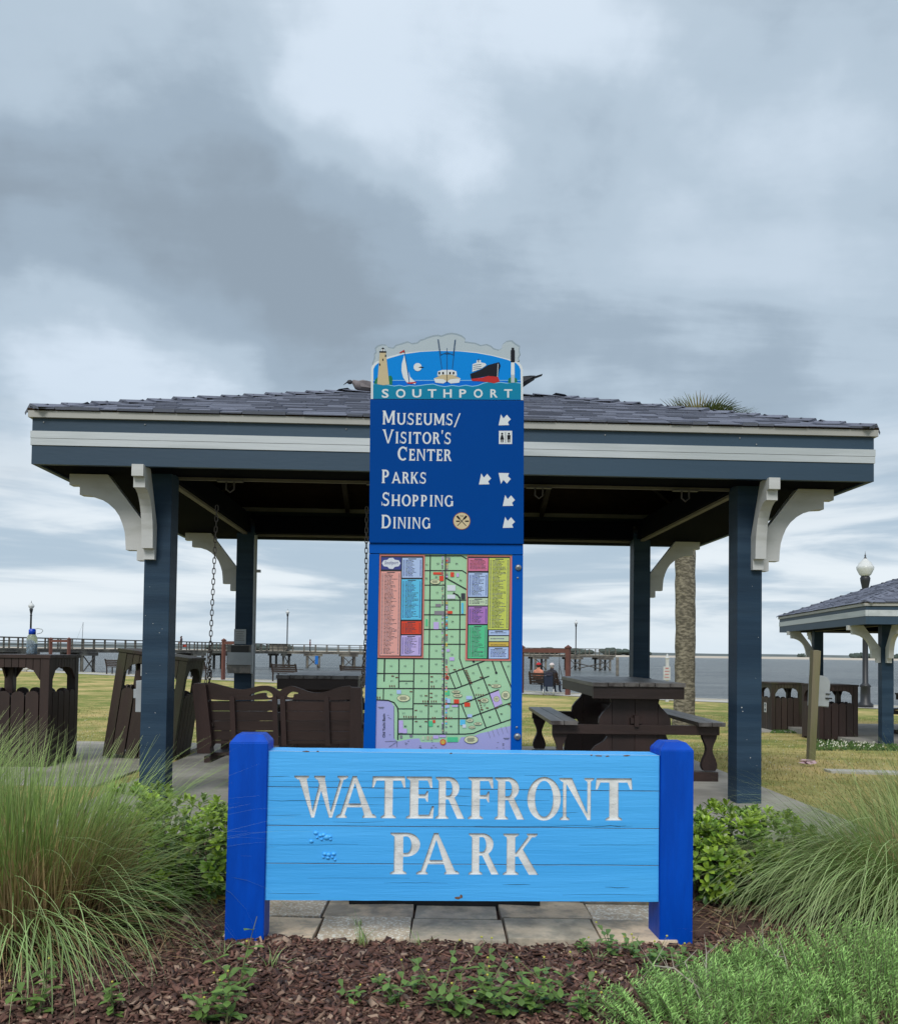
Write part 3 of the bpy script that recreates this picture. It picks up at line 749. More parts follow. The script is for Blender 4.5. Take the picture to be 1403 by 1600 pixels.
_txt = {}
def text_tris(s, bold=0.0):
    key = (s, bold)
    if key in _txt: return _txt[key]
    cu = bpy.data.curves.new('t', 'FONT'); cu.body = s; cu.size = 1; cu.offset = bold; cu.resolution_u = 3
    o = bpy.data.objects.new('t', cu); COL.objects.link(o)
    dg_ = bpy.context.evaluated_depsgraph_get(); me = o.evaluated_get(dg_).to_mesh()
    V = [(v.co.x, v.co.y) for v in me.vertices]; Fs = [tuple(p.vertices) for p in me.polygons]
    o.evaluated_get(dg_).to_mesh_clear(); bpy.data.objects.remove(o); bpy.data.curves.remove(cu)
    xs_ = [v[0] for v in V]; ys_ = [v[1] for v in V]
    _txt[key] = (V, Fs, min(xs_), max(xs_), min(ys_), max(ys_)); return _txt[key]
def add_text(mb, s, to3, x0, x1, y0, y1, t, bold=0.0, rot=False):
    V, Fs, a, b, c, d = text_tris(s, bold)
    b0 = len(mb.v)
    for (x, y) in V:
        u, v = (x - a) / (b - a), (y - c) / (d - c)
        if rot: u, v = 1 - v, u      # reads upwards
        mb.v.append(tuple(to3(x0 + u * (x1 - x0), y0 + v * (y1 - y0), t)))
    mb.f += [tuple(i + b0 for i in f) for f in Fs]; mb.m += [mb.mi] * len(Fs)

# ================================================================== WATERFRONT PARK SIGN
def flatmat(name, c, rough=0.5): return mat(name, c, rough, spec=0.08)
PL = onz(380.5, 1491, 0.0); PR = onz(1056, 1485, 0.0)
PL, PR = Vector((PL.x, PL.y, 0)), Vector((PR.x, PR.y, 0))
dS = (PR - PL).normalized(); nS = Vector((dS.y, -dS.x, 0))      # towards the camera
SIGN = empty('park_name_sign', PL, 0, 'light blue timber sign reading WATERFRONT PARK between two royal blue posts', 'sign')
SIGN.rotation_euler = (0, 0, math.atan2(dS.y, dS.x))
Lsgn = (PR - PL).length
p0S = PL + nS * 0.0
def S2(px, py, off=0.0):      # picture point on the sign's front plane -> local x, z
    q = onplane(px, py, PL + nS * off, nS) - PL
    return q.dot(dS), q.z
def sign_post(x, h, name, lean, wx):
    mb = MB(); a = wx / 2; b = 0.075; ch = 0.024
    lx = lean
    ring = lambda z, kx, ky, s: [(x + s * lx + i * kx, 0.075 + j * ky, z) for i, j in ((-1, -1), (1, -1), (1, 1), (-1, 1))]
    mb.v += ring(-0.1, a, b, 0) + ring(h, a, b, 1) + ring(h + 0.030, a - ch, b - ch, 1)
    for k in range(4):
        n_ = (k + 1) % 4; mb.f += [(k, n_, 4 + n_, 4 + k), (4 + k, 4 + n_, 8 + n_, 8 + k)]; mb.m += [0, 0]
    mb.f += [(8, 9, 10, 11), (3, 2, 1, 0)]; mb.m += [0, 0]
    me = mb.mesh('post', M_signpost)
    bm = bmesh.new(); bm.from_mesh(me); bmesh.ops.bevel(bm, geom=bm.edges[:], offset=0.0028, segments=2, affect='EDGES'); bm.to_mesh(me); bm.free()
    o = bpy.data.objects.new('post', me); link(o, SIGN); return o
zl = S2(380, 1161)[1]; zr = S2(1056, 1173)[1]
sign_post(0.0, zl, 'post', 0.004, 0.146); sign_post(Lsgn, zr, 'post', 0.002, 0.132)
M_ltblue = mat('light_blue_paint', (0.060, 0.42, 0.93), 0.42, 0.05, 3, 0.0035, 16, stretch=(0.10, 1, 1.6), c2=(0.075, 0.45, 0.96), c2scale=3, obj_random=0.035)
def letter_mat():
    m = mat('white_letter_paint', (0.80, 0.81, 0.81), 0.6, 0.08, 20, 0.004, 50, stretch=(0.5, 1, 1), c2=(0.62, 0.63, 0.63), c2amt=0.25, c2scale=18); return m
M_letter = letter_mat()
LET = []
M_lwall = mat('letter_wall_paint', (.42, .50, .58), .6)
def put(word, spans, ytop, ybot):
    for ch, (a, b), yt, yb in zip(word, spans, ytop, ybot):
        P, W = glyph(ch, .205, .095, .085, .045)
        x0, zb_ = S2(a, yb); x1, _ = S2(b, yb); _, zt_ = S2(a, yt)
        xs_ = [p[0] for q in P for p in q]; lo, hi = min(xs_), max(xs_)
        LET.append([[(x0 + (x - lo) / (hi - lo) * (x1 - x0), zb_ + y * (zt_ - zb_)) for x, y in q] for q in P])
sp_ = [(458, 543), (524, 588), (580, 633), (634, 678), (680, 727), (731, 771), (773, 821), (824, 877), (874, 929), (931, 989)]
n_ = len(sp_)
put('WATERFRONT', sp_, [1213 + 4.0 * i / 9 for i in range(n_)], [1279 + 4.5 * i / 9 for i in range(n_)])
sp2 = [(609, 656), (650, 718), (732, 781), (786, 843)]
put('PARK', sp2, [1302.5, 1303, 1303.5, 1304], [1368, 1368.3, 1368.6, 1369])
allp = [q for L_ in LET for q in L_]
# four stacked timbers, the letters cut 12 mm deep through them
FR = 0.012       # front face of the timbers behind the posts' front
xl, xr = 0.073 + 0.001, Lsgn - 0.066 - 0.001
jy = [(1174.5, 1181.5), (1230.5, 1237.5), (1291, 1296), (1350.3, 1354), (1408.5, 1411)]
def edge_z(k, x):
    za = S2(413, jy[k][0])[1]; zb_ = S2(1030, jy[k][1])[1]
    return za + (zb_ - za) * (x - xl) / (xr - xl)
for k in range(4):
    mb = MB(); n = 40; rr = random.Random(k + 20)
    def wob(kk, x, s):
        if kk in (0, 4): return 0.0012 * noise.noise(Vector((x * 9, kk, 0)))
        return 0.0012 * noise.noise(Vector((x * 6, kk * 7.7, 0)))
    g = 0.0016
    top = [(xl + (xr - xl) * i / n, edge_z(k, xl + (xr - xl) * i / n) + wob(k, i / n * 2, 1) - (g if k else 0) * (0.6 + 0.8 * abs(noise.noise(Vector((i * .3, k, 3)))))) for i in range(n + 1)]
    bot = [(xl + (xr - xl) * i / n, edge_z(k + 1, xl + (xr - xl) * i / n) + wob(k + 1, i / n * 2, 1) + (g if k < 3 else 0)) for i in range(n + 1)]
    poly = bot + top[::-1]
    zmin, zmax = min(p[1] for p in poly), max(p[1] for p in poly)
    cut = [q for q in allp if max(p[1] for p in q) > zmin and min(p[1] for p in q) < zmax]
    slab2d(mb, [poly], cut, lambda u, v, t: Vector((u, t, v)), FR, FR + 0.010, walls=True, back=False, wall_mi=1)
    mb2 = MB()
    slab2d(mb2, [poly], [], lambda u, v, t: Vector((u, t, v)), FR + 0.010, 0.145, walls=True, back=True)
    b0 = len(mb.v); mb.v += mb2.v; mb.f += [tuple(i + b0 for i in f) for f in mb2.f]; mb.m += mb2.m
    mb.build('timber', [M_ltblue, M_lwall], SIGN)
for L_, ch in zip(LET, 'WATERFRONTPARK'):
    mb = MB(); slab2d(mb, L_, [], lambda u, v, t: Vector((u, t, v)), FR + 0.0088, FR + 0.0098, walls=False, back=False)
    mb.build('carved_letter', M_letter, SIGN)
# cracks and paint blisters in the timbers
M_crack = mat('open_crack', (0.010, 0.05, 0.11), 0.9)
def crack(px0, px1, py, amp=2.0, th=0.8, seed=0):
    rr = random.Random(seed); n = max(4, int((px1 - px0) / 12)); mb = MB(); pts = []
    y = py
    for i in range(n + 1):
        y += rr.uniform(-amp, amp) * 0.5; y = py + (y - py) * 0.8
        pts.append((px0 + (px1 - px0) * i / n, y))
    for i in range(n):
        (a, b), (c, d) = pts[i], pts[i + 1]
        w0 = th * math.sin(math.pi * i / n) * 0.5 + 0.08; w1 = th * math.sin(math.pi * (i + 1) / n) * 0.5 + 0.08
        Q = [S2(a, b + w0), S2(c, d + w1), S2(c, d - w1), S2(a, b - w0)]
        b0 = len(mb.v); mb.v += [(q[0], FR - 0.0006, q[1]) for q in Q]; mb.f.append((b0, b0 + 1, b0 + 2, b0 + 3)); mb.m.append(0)
    return mb
ck = MB()
for i, (a, b, y, am, th) in enumerate([(414, 452, 1214, 1, .9), (414, 520, 1252, 3, 1.0), (476, 600, 1258, 3, .8), (560, 640, 1248, 2, .8), (640, 760, 1260, 3, .9), (700, 735, 1244, 2, .8), (760, 860, 1252, 2, .8),
                                   (866, 905, 1272, 2, .8), (700, 990, 1293, 2, .7), (930, 980, 1293, 4, 1.6), (786, 830, 1384, 1.5, 1.3), (946, 985, 1388, 3, 1.3), (414, 470, 1275, 1, .6), (520, 600, 1286, 2, .6),
                                   (418, 500, 1398, 1, .8), (600, 700, 1381, 1.5, .5), (905, 1029, 1322, 1.5, .4), (420, 560, 1321, 1.5, .4), (480, 640, 1374, 1, .4), (700, 800, 1216, 2, .6), (820, 880, 1212, 1.5, .5), (414, 640, 1222, 1, .35), (880, 1029, 1400, 1, .5), (560, 700, 1205, 1.5, .35), (860, 900, 1246, 1, .5)]):
    c_ = crack(a, b, y, am, th * .55, i); b0 = len(ck.v); ck.v += c_.v; ck.f += [tuple(j + b0 for j in f) for f in c_.f]; ck.m += c_.m
ck.build('cracks', M_crack, SIGN, kind='stuff')
bl = MB()
for px, py, r_ in ((493, 1303, 3), (500, 1307, 2.4), (505, 1306, 3), (510, 1310, 4.4), (515, 1309, 2.6), (502, 1313, 2), (516, 1313, 2), (486, 1316, 2.8), (495, 1310, 1.6), (507, 1336, 3), (513, 1337, 3.2), (521, 1336, 3), (512, 1342, 2.6), (519, 1341, 2), (505, 1341, 1.7), (523, 1345, 1.7)):
    x, z = S2(px, py); bl.ell((x, FR, z), (r_ * .0032, 0.007, r_ * .0024), 10, 6)
bl.build('paint_blisters', M_ltblue, SIGN, smooth=True, kind='stuff')
M_chip = mat('bare_chipped_wood', (0.16, 0.09, 0.06), 0.9, 0.4, 60)
ch_ = MB(); rr = random.Random(5)
for px, py, w_ in ((478, 1174.8, 12), (496, 1175.2, 5), (936, 1182, 14), (950, 1182.6, 8), (980, 1181.6, 12), (925, 1181.0, 4), (705, 1178, 5), (715, 1405, 9), (721, 1402.5, 5)):
    P = []
    for k in range(9):
        a = 2 * math.pi * k / 9; P.append(S2(px + math.cos(a) * w_ * .5 * rr.uniform(.7, 1.1), py + math.sin(a) * (1.1 if py < 1300 else 3) * rr.uniform(.5, 1.2)))
    slab2d(ch_, [P], [], lambda u, v, t: Vector((u, t, v)), FR - 0.0009, FR, walls=False, back=False)
ch_.build('chipped_paint', M_chip, SIGN, kind='stuff')

# ================================================================== MAP KIOSK
KY = 3.90
def K3(px, py, off=0.0):       # picture point on a frontal plane (off = towards the camera)
    return atY(px, py, KY) - Vector((0, off, 0))
kc = K3(693, 1400)
KI = empty('map_kiosk', (kc.x, KY, 0), 0, 'tall blue wayfinding kiosk with a harbour scene on top and a town map behind glass', 'information board')
def kl(px, py): q = K3(px, py); return (q.x - kc.x, q.z)
def kpoly(pts): return [kl(*p) for p in pts]
kto = lambda u, v, t: Vector((u, -t, v))       # local: front is -y, t = forward offset
def layer(mb, pts, t, cut=()):
    slab2d(mb, [kpoly(pts)], [kpoly(c) for c in cut], kto, t, t, walls=False, back=False)
def kbox(px0, py0, px1, py1, t0, t1, name, m, parent=KI, bevel=0.0, quad=None):
    q = quad or [(px0, py0), (px1, py0), (px1, py1), (px0, py1)]
    tl, tr, br, bl_ = kpoly(q)
    return MB().hexa([(bl_[0], -t1, bl_[1]), (br[0], -t1, br[1]), (br[0], -t0, br[1]), (bl_[0], -t0, bl_[1]),
                      (tl[0], -t1, tl[1]), (tr[0], -t1, tr[1]), (tr[0], -t0, tr[1]), (tl[0], -t0, tl[1])]).build(name, m, parent, bevel=bevel)
# lower cabinet (frame of four members round the map), upper panel, base
kbox(0, 0, 0, 0, -0.16, -0.004, 'cabinet', M_kblue2, quad=[(578, 851), (817, 853), (814, 1412), (563, 1408)])
kbox(0, 0, 0, 0, -0.005, 0.012, 'frame_rail', M_kblue2, quad=[(577, 849.6), (817, 851.6), (817, 867), (577, 865)], bevel=0.002)
kbox(0, 0, 0, 0, -0.005, 0.010, 'frame_stile', M_kblue2, quad=[(577, 866), (593, 866), (585, 1240), (566, 1240)], bevel=0.002)
kbox(0, 0, 0, 0, -0.005, 0.010, 'frame_stile', M_kblue2, quad=[(800, 868), (817, 868), (814, 1240), (797, 1240)], bevel=0.002)
kbox(0, 0, 0, 0, -0.005, 0.011, 'frame_rail', M_kblue2, quad=[(585, 1215), (797, 1215), (797, 1250), (585, 1250)])
DP = kbox(0, 0, 0, 0, -0.05, 0.022, 'direction_panel', M_kblue, quad=[(579, 626), (818, 628), (817.5, 851), (577.5, 849)], bevel=0.003)
bz = onz(543, 1418).y
MB().box((0.005, -0.0 + 0.02, 0.06), (0.84, 0.17, 0.13)).build('base_plinth', M_black, KI, bevel=0.004)
# bolts
bolt = MB().lathe([(0.0, 0.010), (0.010, 0.009), (0.014, 0.004), (0.015, 0)], 12)
for v_i, v in enumerate(bolt.v): bolt.v[v_i] = (v[0], -v[2], v[1])
boltm = bolt.mesh('bolt', M_steel, True)
for px, py, s_ in ((809.5, 887.5, 1.0), (808.5, 903.5, .35), (807, 1136.5, .35), (808, 1151, 1.1)):
    x, z = kl(px, py); inst('bolt', boltm, KI, (x, -0.011, z), (0, 0, 0), (s_, s_, s_))

M_w = flatmat('print_white', (0.62, 0.66, 0.70)); M_cream = flatmat('print_cream', (0.58, 0.48, 0.31))
# direction words
lab = MB(); panel_t = 0.0228
def words(word, x0, x1, yb, cap, small=.84):
    k0, k1 = kl(x0, yb), kl(x1, yb); c_ = kl(x0, yb - cap)[1] - k0[1]
    slope = (k1[1] - k0[1]) / (k1[0] - k0[0]) - math.tan(-0.0) 
    for L_ in word_polys(word, k0[0], k1[0], k0[1], c_, small, .185, .125, .055, .045, .09):
        one = MB(); slab2d(one, L_, [], kto, panel_t, panel_t, walls=False, back=False)
        one.build('letter', M_w, DP)
words('MUSEUMS/', 597.5, 719, 665, 21.5)
words("VISITOR'S", 598, 705, 694.3, 21.5); words('CENTER', 621, 705, 721, 21.5)
words('PARKS', 596.5, 666.5, 756.3, 21); words('SHOPPING', 596.5, 708.5, 791.6, 21); words('DINING', 596, 673, 826.5, 21)

AR = [(0, 0), (.17, .85), (.37, .52), (.66, .88), (1, .45), (.80, .30), (.98, 0)]
AR = [(0, 0), (.19, .95), (.40, .60), (.68, .92), (1.0, .52), (.76, .28), (.86, .02)]
for (x, y, up) in ((788.5, 657.5, 0), (758, 749.5, 0), (788.5, 749.5, 1), (795, 783, 0), (795, 817, 0)):
    P = [(x - 10 + a * 19, y + 9 - b * 18) for a, b in AR]
    if up: P = [(p[0], 2 * y - p[1]) for p in P]
    mb = MB(); layer(mb, P, panel_t); mb.build('arrow', M_w, DP)
rs = MB(); layer(rs, [(779, 675), (799.5, 675), (799.5, 695.5), (779, 695.5)], panel_t); 
M_ink = flatmat('print_black', (0.012, 0.013, 0.02))
rs.mi = 1
def circ(x, y, r, n=14, ry=None): return [(x + r * math.cos(2 * math.pi * k / n), y + (ry or r) * math.sin(2 * math.pi * k / n)) for k in range(n)]
for xx, sk in ((784, 1), (794.5, 0)):
    layer(rs, circ(xx, 679.5, 1.6), panel_t + .0006)
    if sk: layer(rs, [(xx - 1.4, 681.6), (xx + 1.4, 681.6), (xx + 3, 688.5), (xx - 3, 688.5)], panel_t + .0006)
    else: layer(rs, [(xx - 2.6, 681.6), (xx + 2.6, 681.6), (xx + 2.4, 688), (xx - 2.4, 688)], panel_t + .0006)
    for d_ in (-1.2, 1.2): layer(rs, [(xx + d_ - .8, 688), (xx + d_ + .8, 688), (xx + d_ + .7, 693), (xx + d_ - .7, 693)], panel_t + .0007)
layer(rs, [(788.9, 677), (789.7, 677), (789.7, 693.5), (788.9, 693.5)], panel_t + .0006)
rs.build('restroom_symbol', [M_w, M_ink], DP)
stk = MB(); M_rim = flatmat('sticker_rim', (0.25, 0.09, 0.05))
layer(stk, circ(721.3, 815.3, 13.6, 28), panel_t); stk.mi = 1; layer(stk, circ(721.3, 815.3, 12.6, 28), panel_t + .0005); stk.mi = 2
for s_ in (-1, 1):
    def rot(P, s_=s_): return [(721.3 + (x * math.cos(.75 * s_) - y * math.sin(.75 * s_)), 815.5 + (x * math.sin(.75 * s_) + y * math.cos(.75 * s_))) for x, y in P]
    layer(stk, rot([(-.5, -5), (.5, -5), (.5, 10), (-.5, 10)]), panel_t + .001 + .0002 * s_)
    layer(stk, rot([(-1.6, -11), (1.6, -11), (1.3, -4.5), (-1.3, -4.5)]), panel_t + .0014 + .0002 * s_)
add_text(stk, 'THE', lambda u, v, t: kto(*kl(u, v), t), 718.5, 724, 809, 806.4, panel_t + .001)
for xx in (712.5, 726.5): layer(stk, [(xx, 814.6), (xx + 6, 814.6), (xx + 6, 816.6), (xx, 816.6)], panel_t + .001)
stk.build('round_sticker', [M_rim, M_cream, M_ink], DP)

# header: cloud-topped board
H = lambda x, y: (560 + x / 4.444, 500 + y / 4.444)
def HP(L_): return [H(*p) for p in L_]
def smoothp(P, n=3):
    out = []
    for i in range(len(P)):
        p0, p1, p2, p3 = P[i - 1], P[i], P[(i + 1) % len(P)], P[(i + 2) % len(P)]
        for k in range(n):
            t = k / n
            out.append(tuple(0.5 * (2 * p1[j] + (p2[j] - p0[j]) * t + (2 * p0[j] - 5 * p1[j] + 4 * p2[j] - p3[j]) * t * t + (3 * p1[j] - p0[j] - 3 * p2[j] + p3[j]) * t ** 3) for j in (0, 1)))
    return out
cloud = [(96, 330), (98, 300), (112, 262), (108, 240), (122, 222), (115, 200), (130, 182), (160, 172), (190, 174), (205, 190), (240, 196), (262, 175), (300, 165), (340, 152), (372, 165), (410, 158), (430, 140), (450, 135), (480, 122), (520, 110), (552, 106), (575, 112), (610, 98), (650, 92), (690, 100), (720, 112), (742, 130), (738, 152), (780, 158), (812, 162), (850, 178), (890, 170), (920, 182), (940, 200), (975, 210), (1000, 195), (1002, 170), (1030, 148), (1065, 144), (1090, 165), (1122, 185), (1118, 215), (1124, 240), (1112, 262), (1118, 285), (1100, 292), (1128, 330), (1140, 345), (1142, 560), (88, 552)]
arch_out = [(88, 552), (90, 340), (100, 318), (118, 300), (135, 290), (200, 262), (300, 235), (420, 222), (560, 215), (700, 218), (820, 228), (930, 248), (1040, 275), (1110, 298), (1130, 318), (1140, 345), (1142, 560)]
arch_in = [(104, 552), (106, 345), (118, 322), (136, 306), (150, 298), (210, 272), (310, 243), (430, 226), (560, 219), (700, 222), (820, 234), (930, 254), (1030, 280), (1095, 305), (1114, 325), (1124, 350), (1126, 560)]
mh = {}
def hm(n, c): mh[n] = flatmat('print_' + n, c); return mh[n]
header_mats = [hm('cloud_grey', (0.40, 0.47, 0.53)), hm('cloud_edge', (0.27, 0.34, 0.41)), hm('sky_blue', (0.0, 0.22, 0.68)), hm('sea_teal', (0.005, 0.20, 0.36)), hm('wave_blue', (0.0, 0.14, 0.62)), hm('tower_tan', (0.50, 0.42, 0.27)), hm('bush_green', (0.015, 0.17, 0.09)), hm('hull_red', (0.45, 0.03, 0.03)), M_ink, M_w, hm('line_pale', (0.25, 0.52, 0.75)), hm('dark_line', (0.02, 0.06, 0.14))]
hb = MB(); hb.mi = 1
slab2d(hb, [kpoly(HP(cloud))], [], kto, 0.010, -0.008)
hb.mi = 0
# pale inner cloud, slightly inset
cc = (620, 330)
layer(hb, HP([(cc[0] + (x - cc[0]) * .985, cc[1] + (y - cc[1]) * .965 + (4 if y < 300 else 0)) for x, y in cloud]), .0104)
hb.mi = 9; layer(hb, HP(arch_out), .0108)
hb.mi = 2; layer(hb, HP(arch_in), .0112)
# far cloud behind masts
T = .0116
hb.mi = 4; layer(hb, HP([(104, 425), (1126, 425), (1126, 470), (104, 470)]), T)
hb.mi = 10; layer(hb, HP([(104, 422), (1126, 422), (1126, 426), (104, 426)]), T + .0002)
wave = [(104, 452), (135, 446), (170, 456), (210, 458), (250, 466), (285, 460), (320, 468), (355, 462), (395, 466), (430, 462), (470, 456), (520, 452), (560, 464), (600, 470), (650, 462), (700, 468), (745, 460), (790, 468), (830, 462), (870, 445), (905, 438), (940, 446), (985, 440), (1030, 446), (1080, 440), (1126, 446)]
hb.mi = 10; layer(hb, HP([(x, y - 5) for x, y in wave] + [(1126, 552), (104, 552)]), T + .0004)
hb.mi = 3; layer(hb, HP(wave + [(1126, 556), (104, 552)]), T + .0008)
T2 = T + .0012
def hp(mi, pts, t=T2): hb.mi = mi; layer(hb, HP(pts), t)
# lighthouse, bushes
hp(6, [(110, 442), (118, 420), (140, 395), (140, 445), (112, 448)], T2 - .0003); hp(6, [(212, 392), (230, 392), (238, 410), (236, 455), (212, 452)], T2 - .0003)
hp(5, [(132, 450), (150, 232), (192, 232), (216, 452), (175, 458)]); hp(8, [(146, 222), (196, 222), (194, 233), (148, 233)], T2 + .0003); hp(9, [(162, 206), (182, 206), (182, 222), (162, 222)], T2 + .0002); hp(8, [(158, 208), (186, 208), (172, 196)], T2 + .0004)
hp(8, [(170, 225), (174, 225), (174, 205), (170, 205)], T2 + .0004)
for x, y in ((172, 282), (150, 316), (190, 255)): hp(8, [(x - 4, y - 8), (x + 4, y - 8), (x + 4, y + 8), (x - 4, y + 8)], T2 + .0003)
# sailboat, sun, gull
hp(9, [(320, 248), (302, 310), (300, 360), (312, 405), (335, 438), (352, 440), (340, 350), (326, 280)]); hp(9, [(350, 360), (360, 400), (400, 440), (395, 452), (358, 440)]); hp(8, [(318, 215), (321, 215), (356, 445), (353, 445)], T2 + .0003)
hp(7, [(282, 234), (318, 212), (324, 235), (308, 226), (298, 236)]); hp(7, [(335, 440), (400, 434), (404, 440), (370, 448), (345, 446)], T2 + .0004)
hb.mi = 9; layer(hb, [H(x, y) for x, y in circ(412, 332, 28, 20)], T2); hp(8, [(415, 336), (435, 328), (458, 334), (436, 338)], T2 + .0003)
# shrimp boat
hp(9, [(524, 412), (560, 395), (670, 395), (708, 410), (700, 440), (640, 446), (615, 430), (590, 446), (535, 440)]); hp(5, [(524, 412), (580, 385), (652, 385), (708, 410), (640, 415), (618, 430), (612, 430), (590, 415)], T2 + .0002)
hp(9, [(548, 392), (552, 362), (582, 352), (650, 352), (680, 362), (684, 392)], T2 + .0001)
for x in (562, 588, 636, 660): hp(8, [(x - 6, 366), (x + 6, 366), (x + 6, 382), (x - 6, 384)], T2 + .0004)
hp(8, [(613, 352), (617, 352), (617, 442), (613, 442)], T2 + .0005)
hb.mi = 11
for a, b, c, d in ((551, 140, 580, 345), (556, 140, 572, 250), (674, 140, 652, 345), (670, 145, 658, 250), (615, 200, 615, 352), (600, 240, 635, 240), (565, 250, 615, 230), (665, 250, 615, 230)):
    ln = math.hypot(c - a, d - b); nx, ny = (d - b) / ln * 1.8, -(c - a) / ln * 1.8
    layer(hb, HP([(a + nx, b + ny), (c + nx, d + ny), (c - nx, d - ny), (a - nx, b - ny)]), T2 + .0006 + random.uniform(0, .0003))
# ship
hp(9, [(790, 365), (792, 312), (820, 302), (820, 286), (848, 284), (850, 300), (880, 306), (888, 318), (850, 345)]); 
for y in (318, 332, 345): hp(11, [(796, y), (852, y - 6), (852, y - 2), (796, y + 4)], T2 + .0002)
hp(8, [(775, 380), (850, 350), (900, 318), (975, 298), (986, 322), (975, 355), (968, 400), (940, 398), (900, 392), (782, 414), (778, 395)], T2 + .0004)
hp(7, [(782, 414), (860, 405), (900, 394), (968, 400), (980, 432), (940, 444), (900, 436), (840, 430), (790, 428)], T2 + .0005)
hp(9, [(966, 310), (970, 310), (966, 400), (962, 400)], T2 + .0007); hp(8, [(830, 275), (836, 275), (836, 300), (830, 300)], T2)
# striped lighthouse
hp(6, [(1036, 440), (1040, 412), (1058, 402), (1058, 442)]); hp(6, [(1080, 402), (1098, 412), (1102, 436), (1080, 440)])
hp(9, [(1058, 300), (1082, 300), (1083, 385), (1057, 385)]); hp(8, [(1056, 215), (1084, 215), (1084, 298), (1056, 298)], T2 + .0002); hp(0, [(1058, 385), (1083, 385), (1083, 440), (1058, 440)], T2 + .0002); hp(8, [(1062, 198), (1079, 198), (1079, 216), (1062, 216)], T2 + .0003)
header = hb.build('header_board', header_mats, KI)
hto = lambda u, v, t: kto(*kl(u, v), t)
for ch, a, b in zip('SOUTHPORT', (164, 262, 375, 482, 590, 700, 800, 915, 1010), (212, 328, 438, 542, 648, 748, 862, 965, 1066)):
    ov = 2 if ch in 'SO' else 0
    sp3 = MB(); add_text(sp3, ch, hto, 560 + a / 4.444, 560 + b / 4.444, 500 + (544 + ov) / 4.444, 500 + (486 - ov) / 4.444, T2 + .0005, 0.022); sp3.build('letter', M_w, header)

# ------------------------------------------------------------------ printed map
Q = lambda x, y: (570 + x / 4.7077, 840 + y / 4.7059)
map_cols = {'green': (0.36, 0.60, 0.37), 'water': (0.36, 0.36, 0.64), 'road': (0.012, 0.015, 0.02), 'salmon': (0.58, 0.17, 0.15), 'pink': (0.72, 0.34, 0.30), 'ltblue': (0.40, 0.52, 0.78),
            'cyan': (0.10, 0.50, 0.76), 'red': (0.66, 0.05, 0.02), 'lilac': (0.50, 0.40, 0.72), 'magenta': (0.62, 0.16, 0.30), 'pgreen': (0.48, 0.60, 0.42), 'purple': (0.38, 0.17, 0.48),
            'mint': (0.08, 0.52, 0.25), 'yellow': (0.52, 0.58, 0.10), 'gold': (0.60, 0.42, 0.07), 'ink': (0.03, 0.035, 0.05), 'navy': (0.03, 0.04, 0.22), 'white': (0.62, 0.66, 0.74),
            'tan': (0.45, 0.40, 0.28), 'grey': (0.22, 0.20, 0.24), 'cream': (0.62, 0.64, 0.40), 'brown': (0.14, 0.04, 0.03), 'inkb': (0.13, 0.13, 0.17)}
names_ = list(map_cols); mapm = [mat('map_' + n, c, 0.35) for n, c in map_cols.items()]
mm = MB(); T0 = .0
def mq(nm, pts, t): 
    mm.mi = names_.index(nm); b0 = len(mm.v)
    mm.v += [tuple(kto(*kl(*Q(*p)), t)) for p in pts]; mm.f.append(tuple(range(b0, b0 + len(pts)))[::-1] if False else tuple(range(b0, b0 + len(pts)))); mm.m.append(mm.mi)
def mrect(nm, x0, y0, x1, y1, t, sk=0.0): mq(nm, [(x0, y1), (x1, y1), (x1 + sk, y0), (x0 + sk, y0)], t)
def mline(pts, w, nm, t):
    for i in range(len(pts) - 1):
        (a, b), (c, d) = pts[i], pts[i + 1]; ln = math.hypot(c - a, d - b) or 1; nx, ny = (d - b) / ln * w / 2, -(c - a) / ln * w / 2; ex_, ey_ = (c - a) / ln * w * .3, (d - b) / ln * w * .3
        mq(nm, [(a + nx - ex_, b + ny - ey_), (c + nx + ex_, d + ny + ey_), (c - nx + ex_, d - ny + ey_), (a - nx - ex_, b - ny - ey_)], t + (i % 2) * 1e-5 + random.uniform(0, 5e-5))
mq('green', [(72, 1680), (1082, 1680), (1088, 118), (106, 118)], .0)
mm.mi = names_.index('water')
layer(mm, [Q(*p) for p in [(70, 1680), (70, 1195), (150, 1198), (190, 1208), (214, 1240), (218, 1480), (240, 1502), (330, 1482), (400, 1478), (412, 1506), (640, 1508), (690, 1506), (708, 1470), (790, 1465), (850, 1440), (910, 1428), (1000, 1400), (1082, 1385), (1082, 1680)]], .0003)
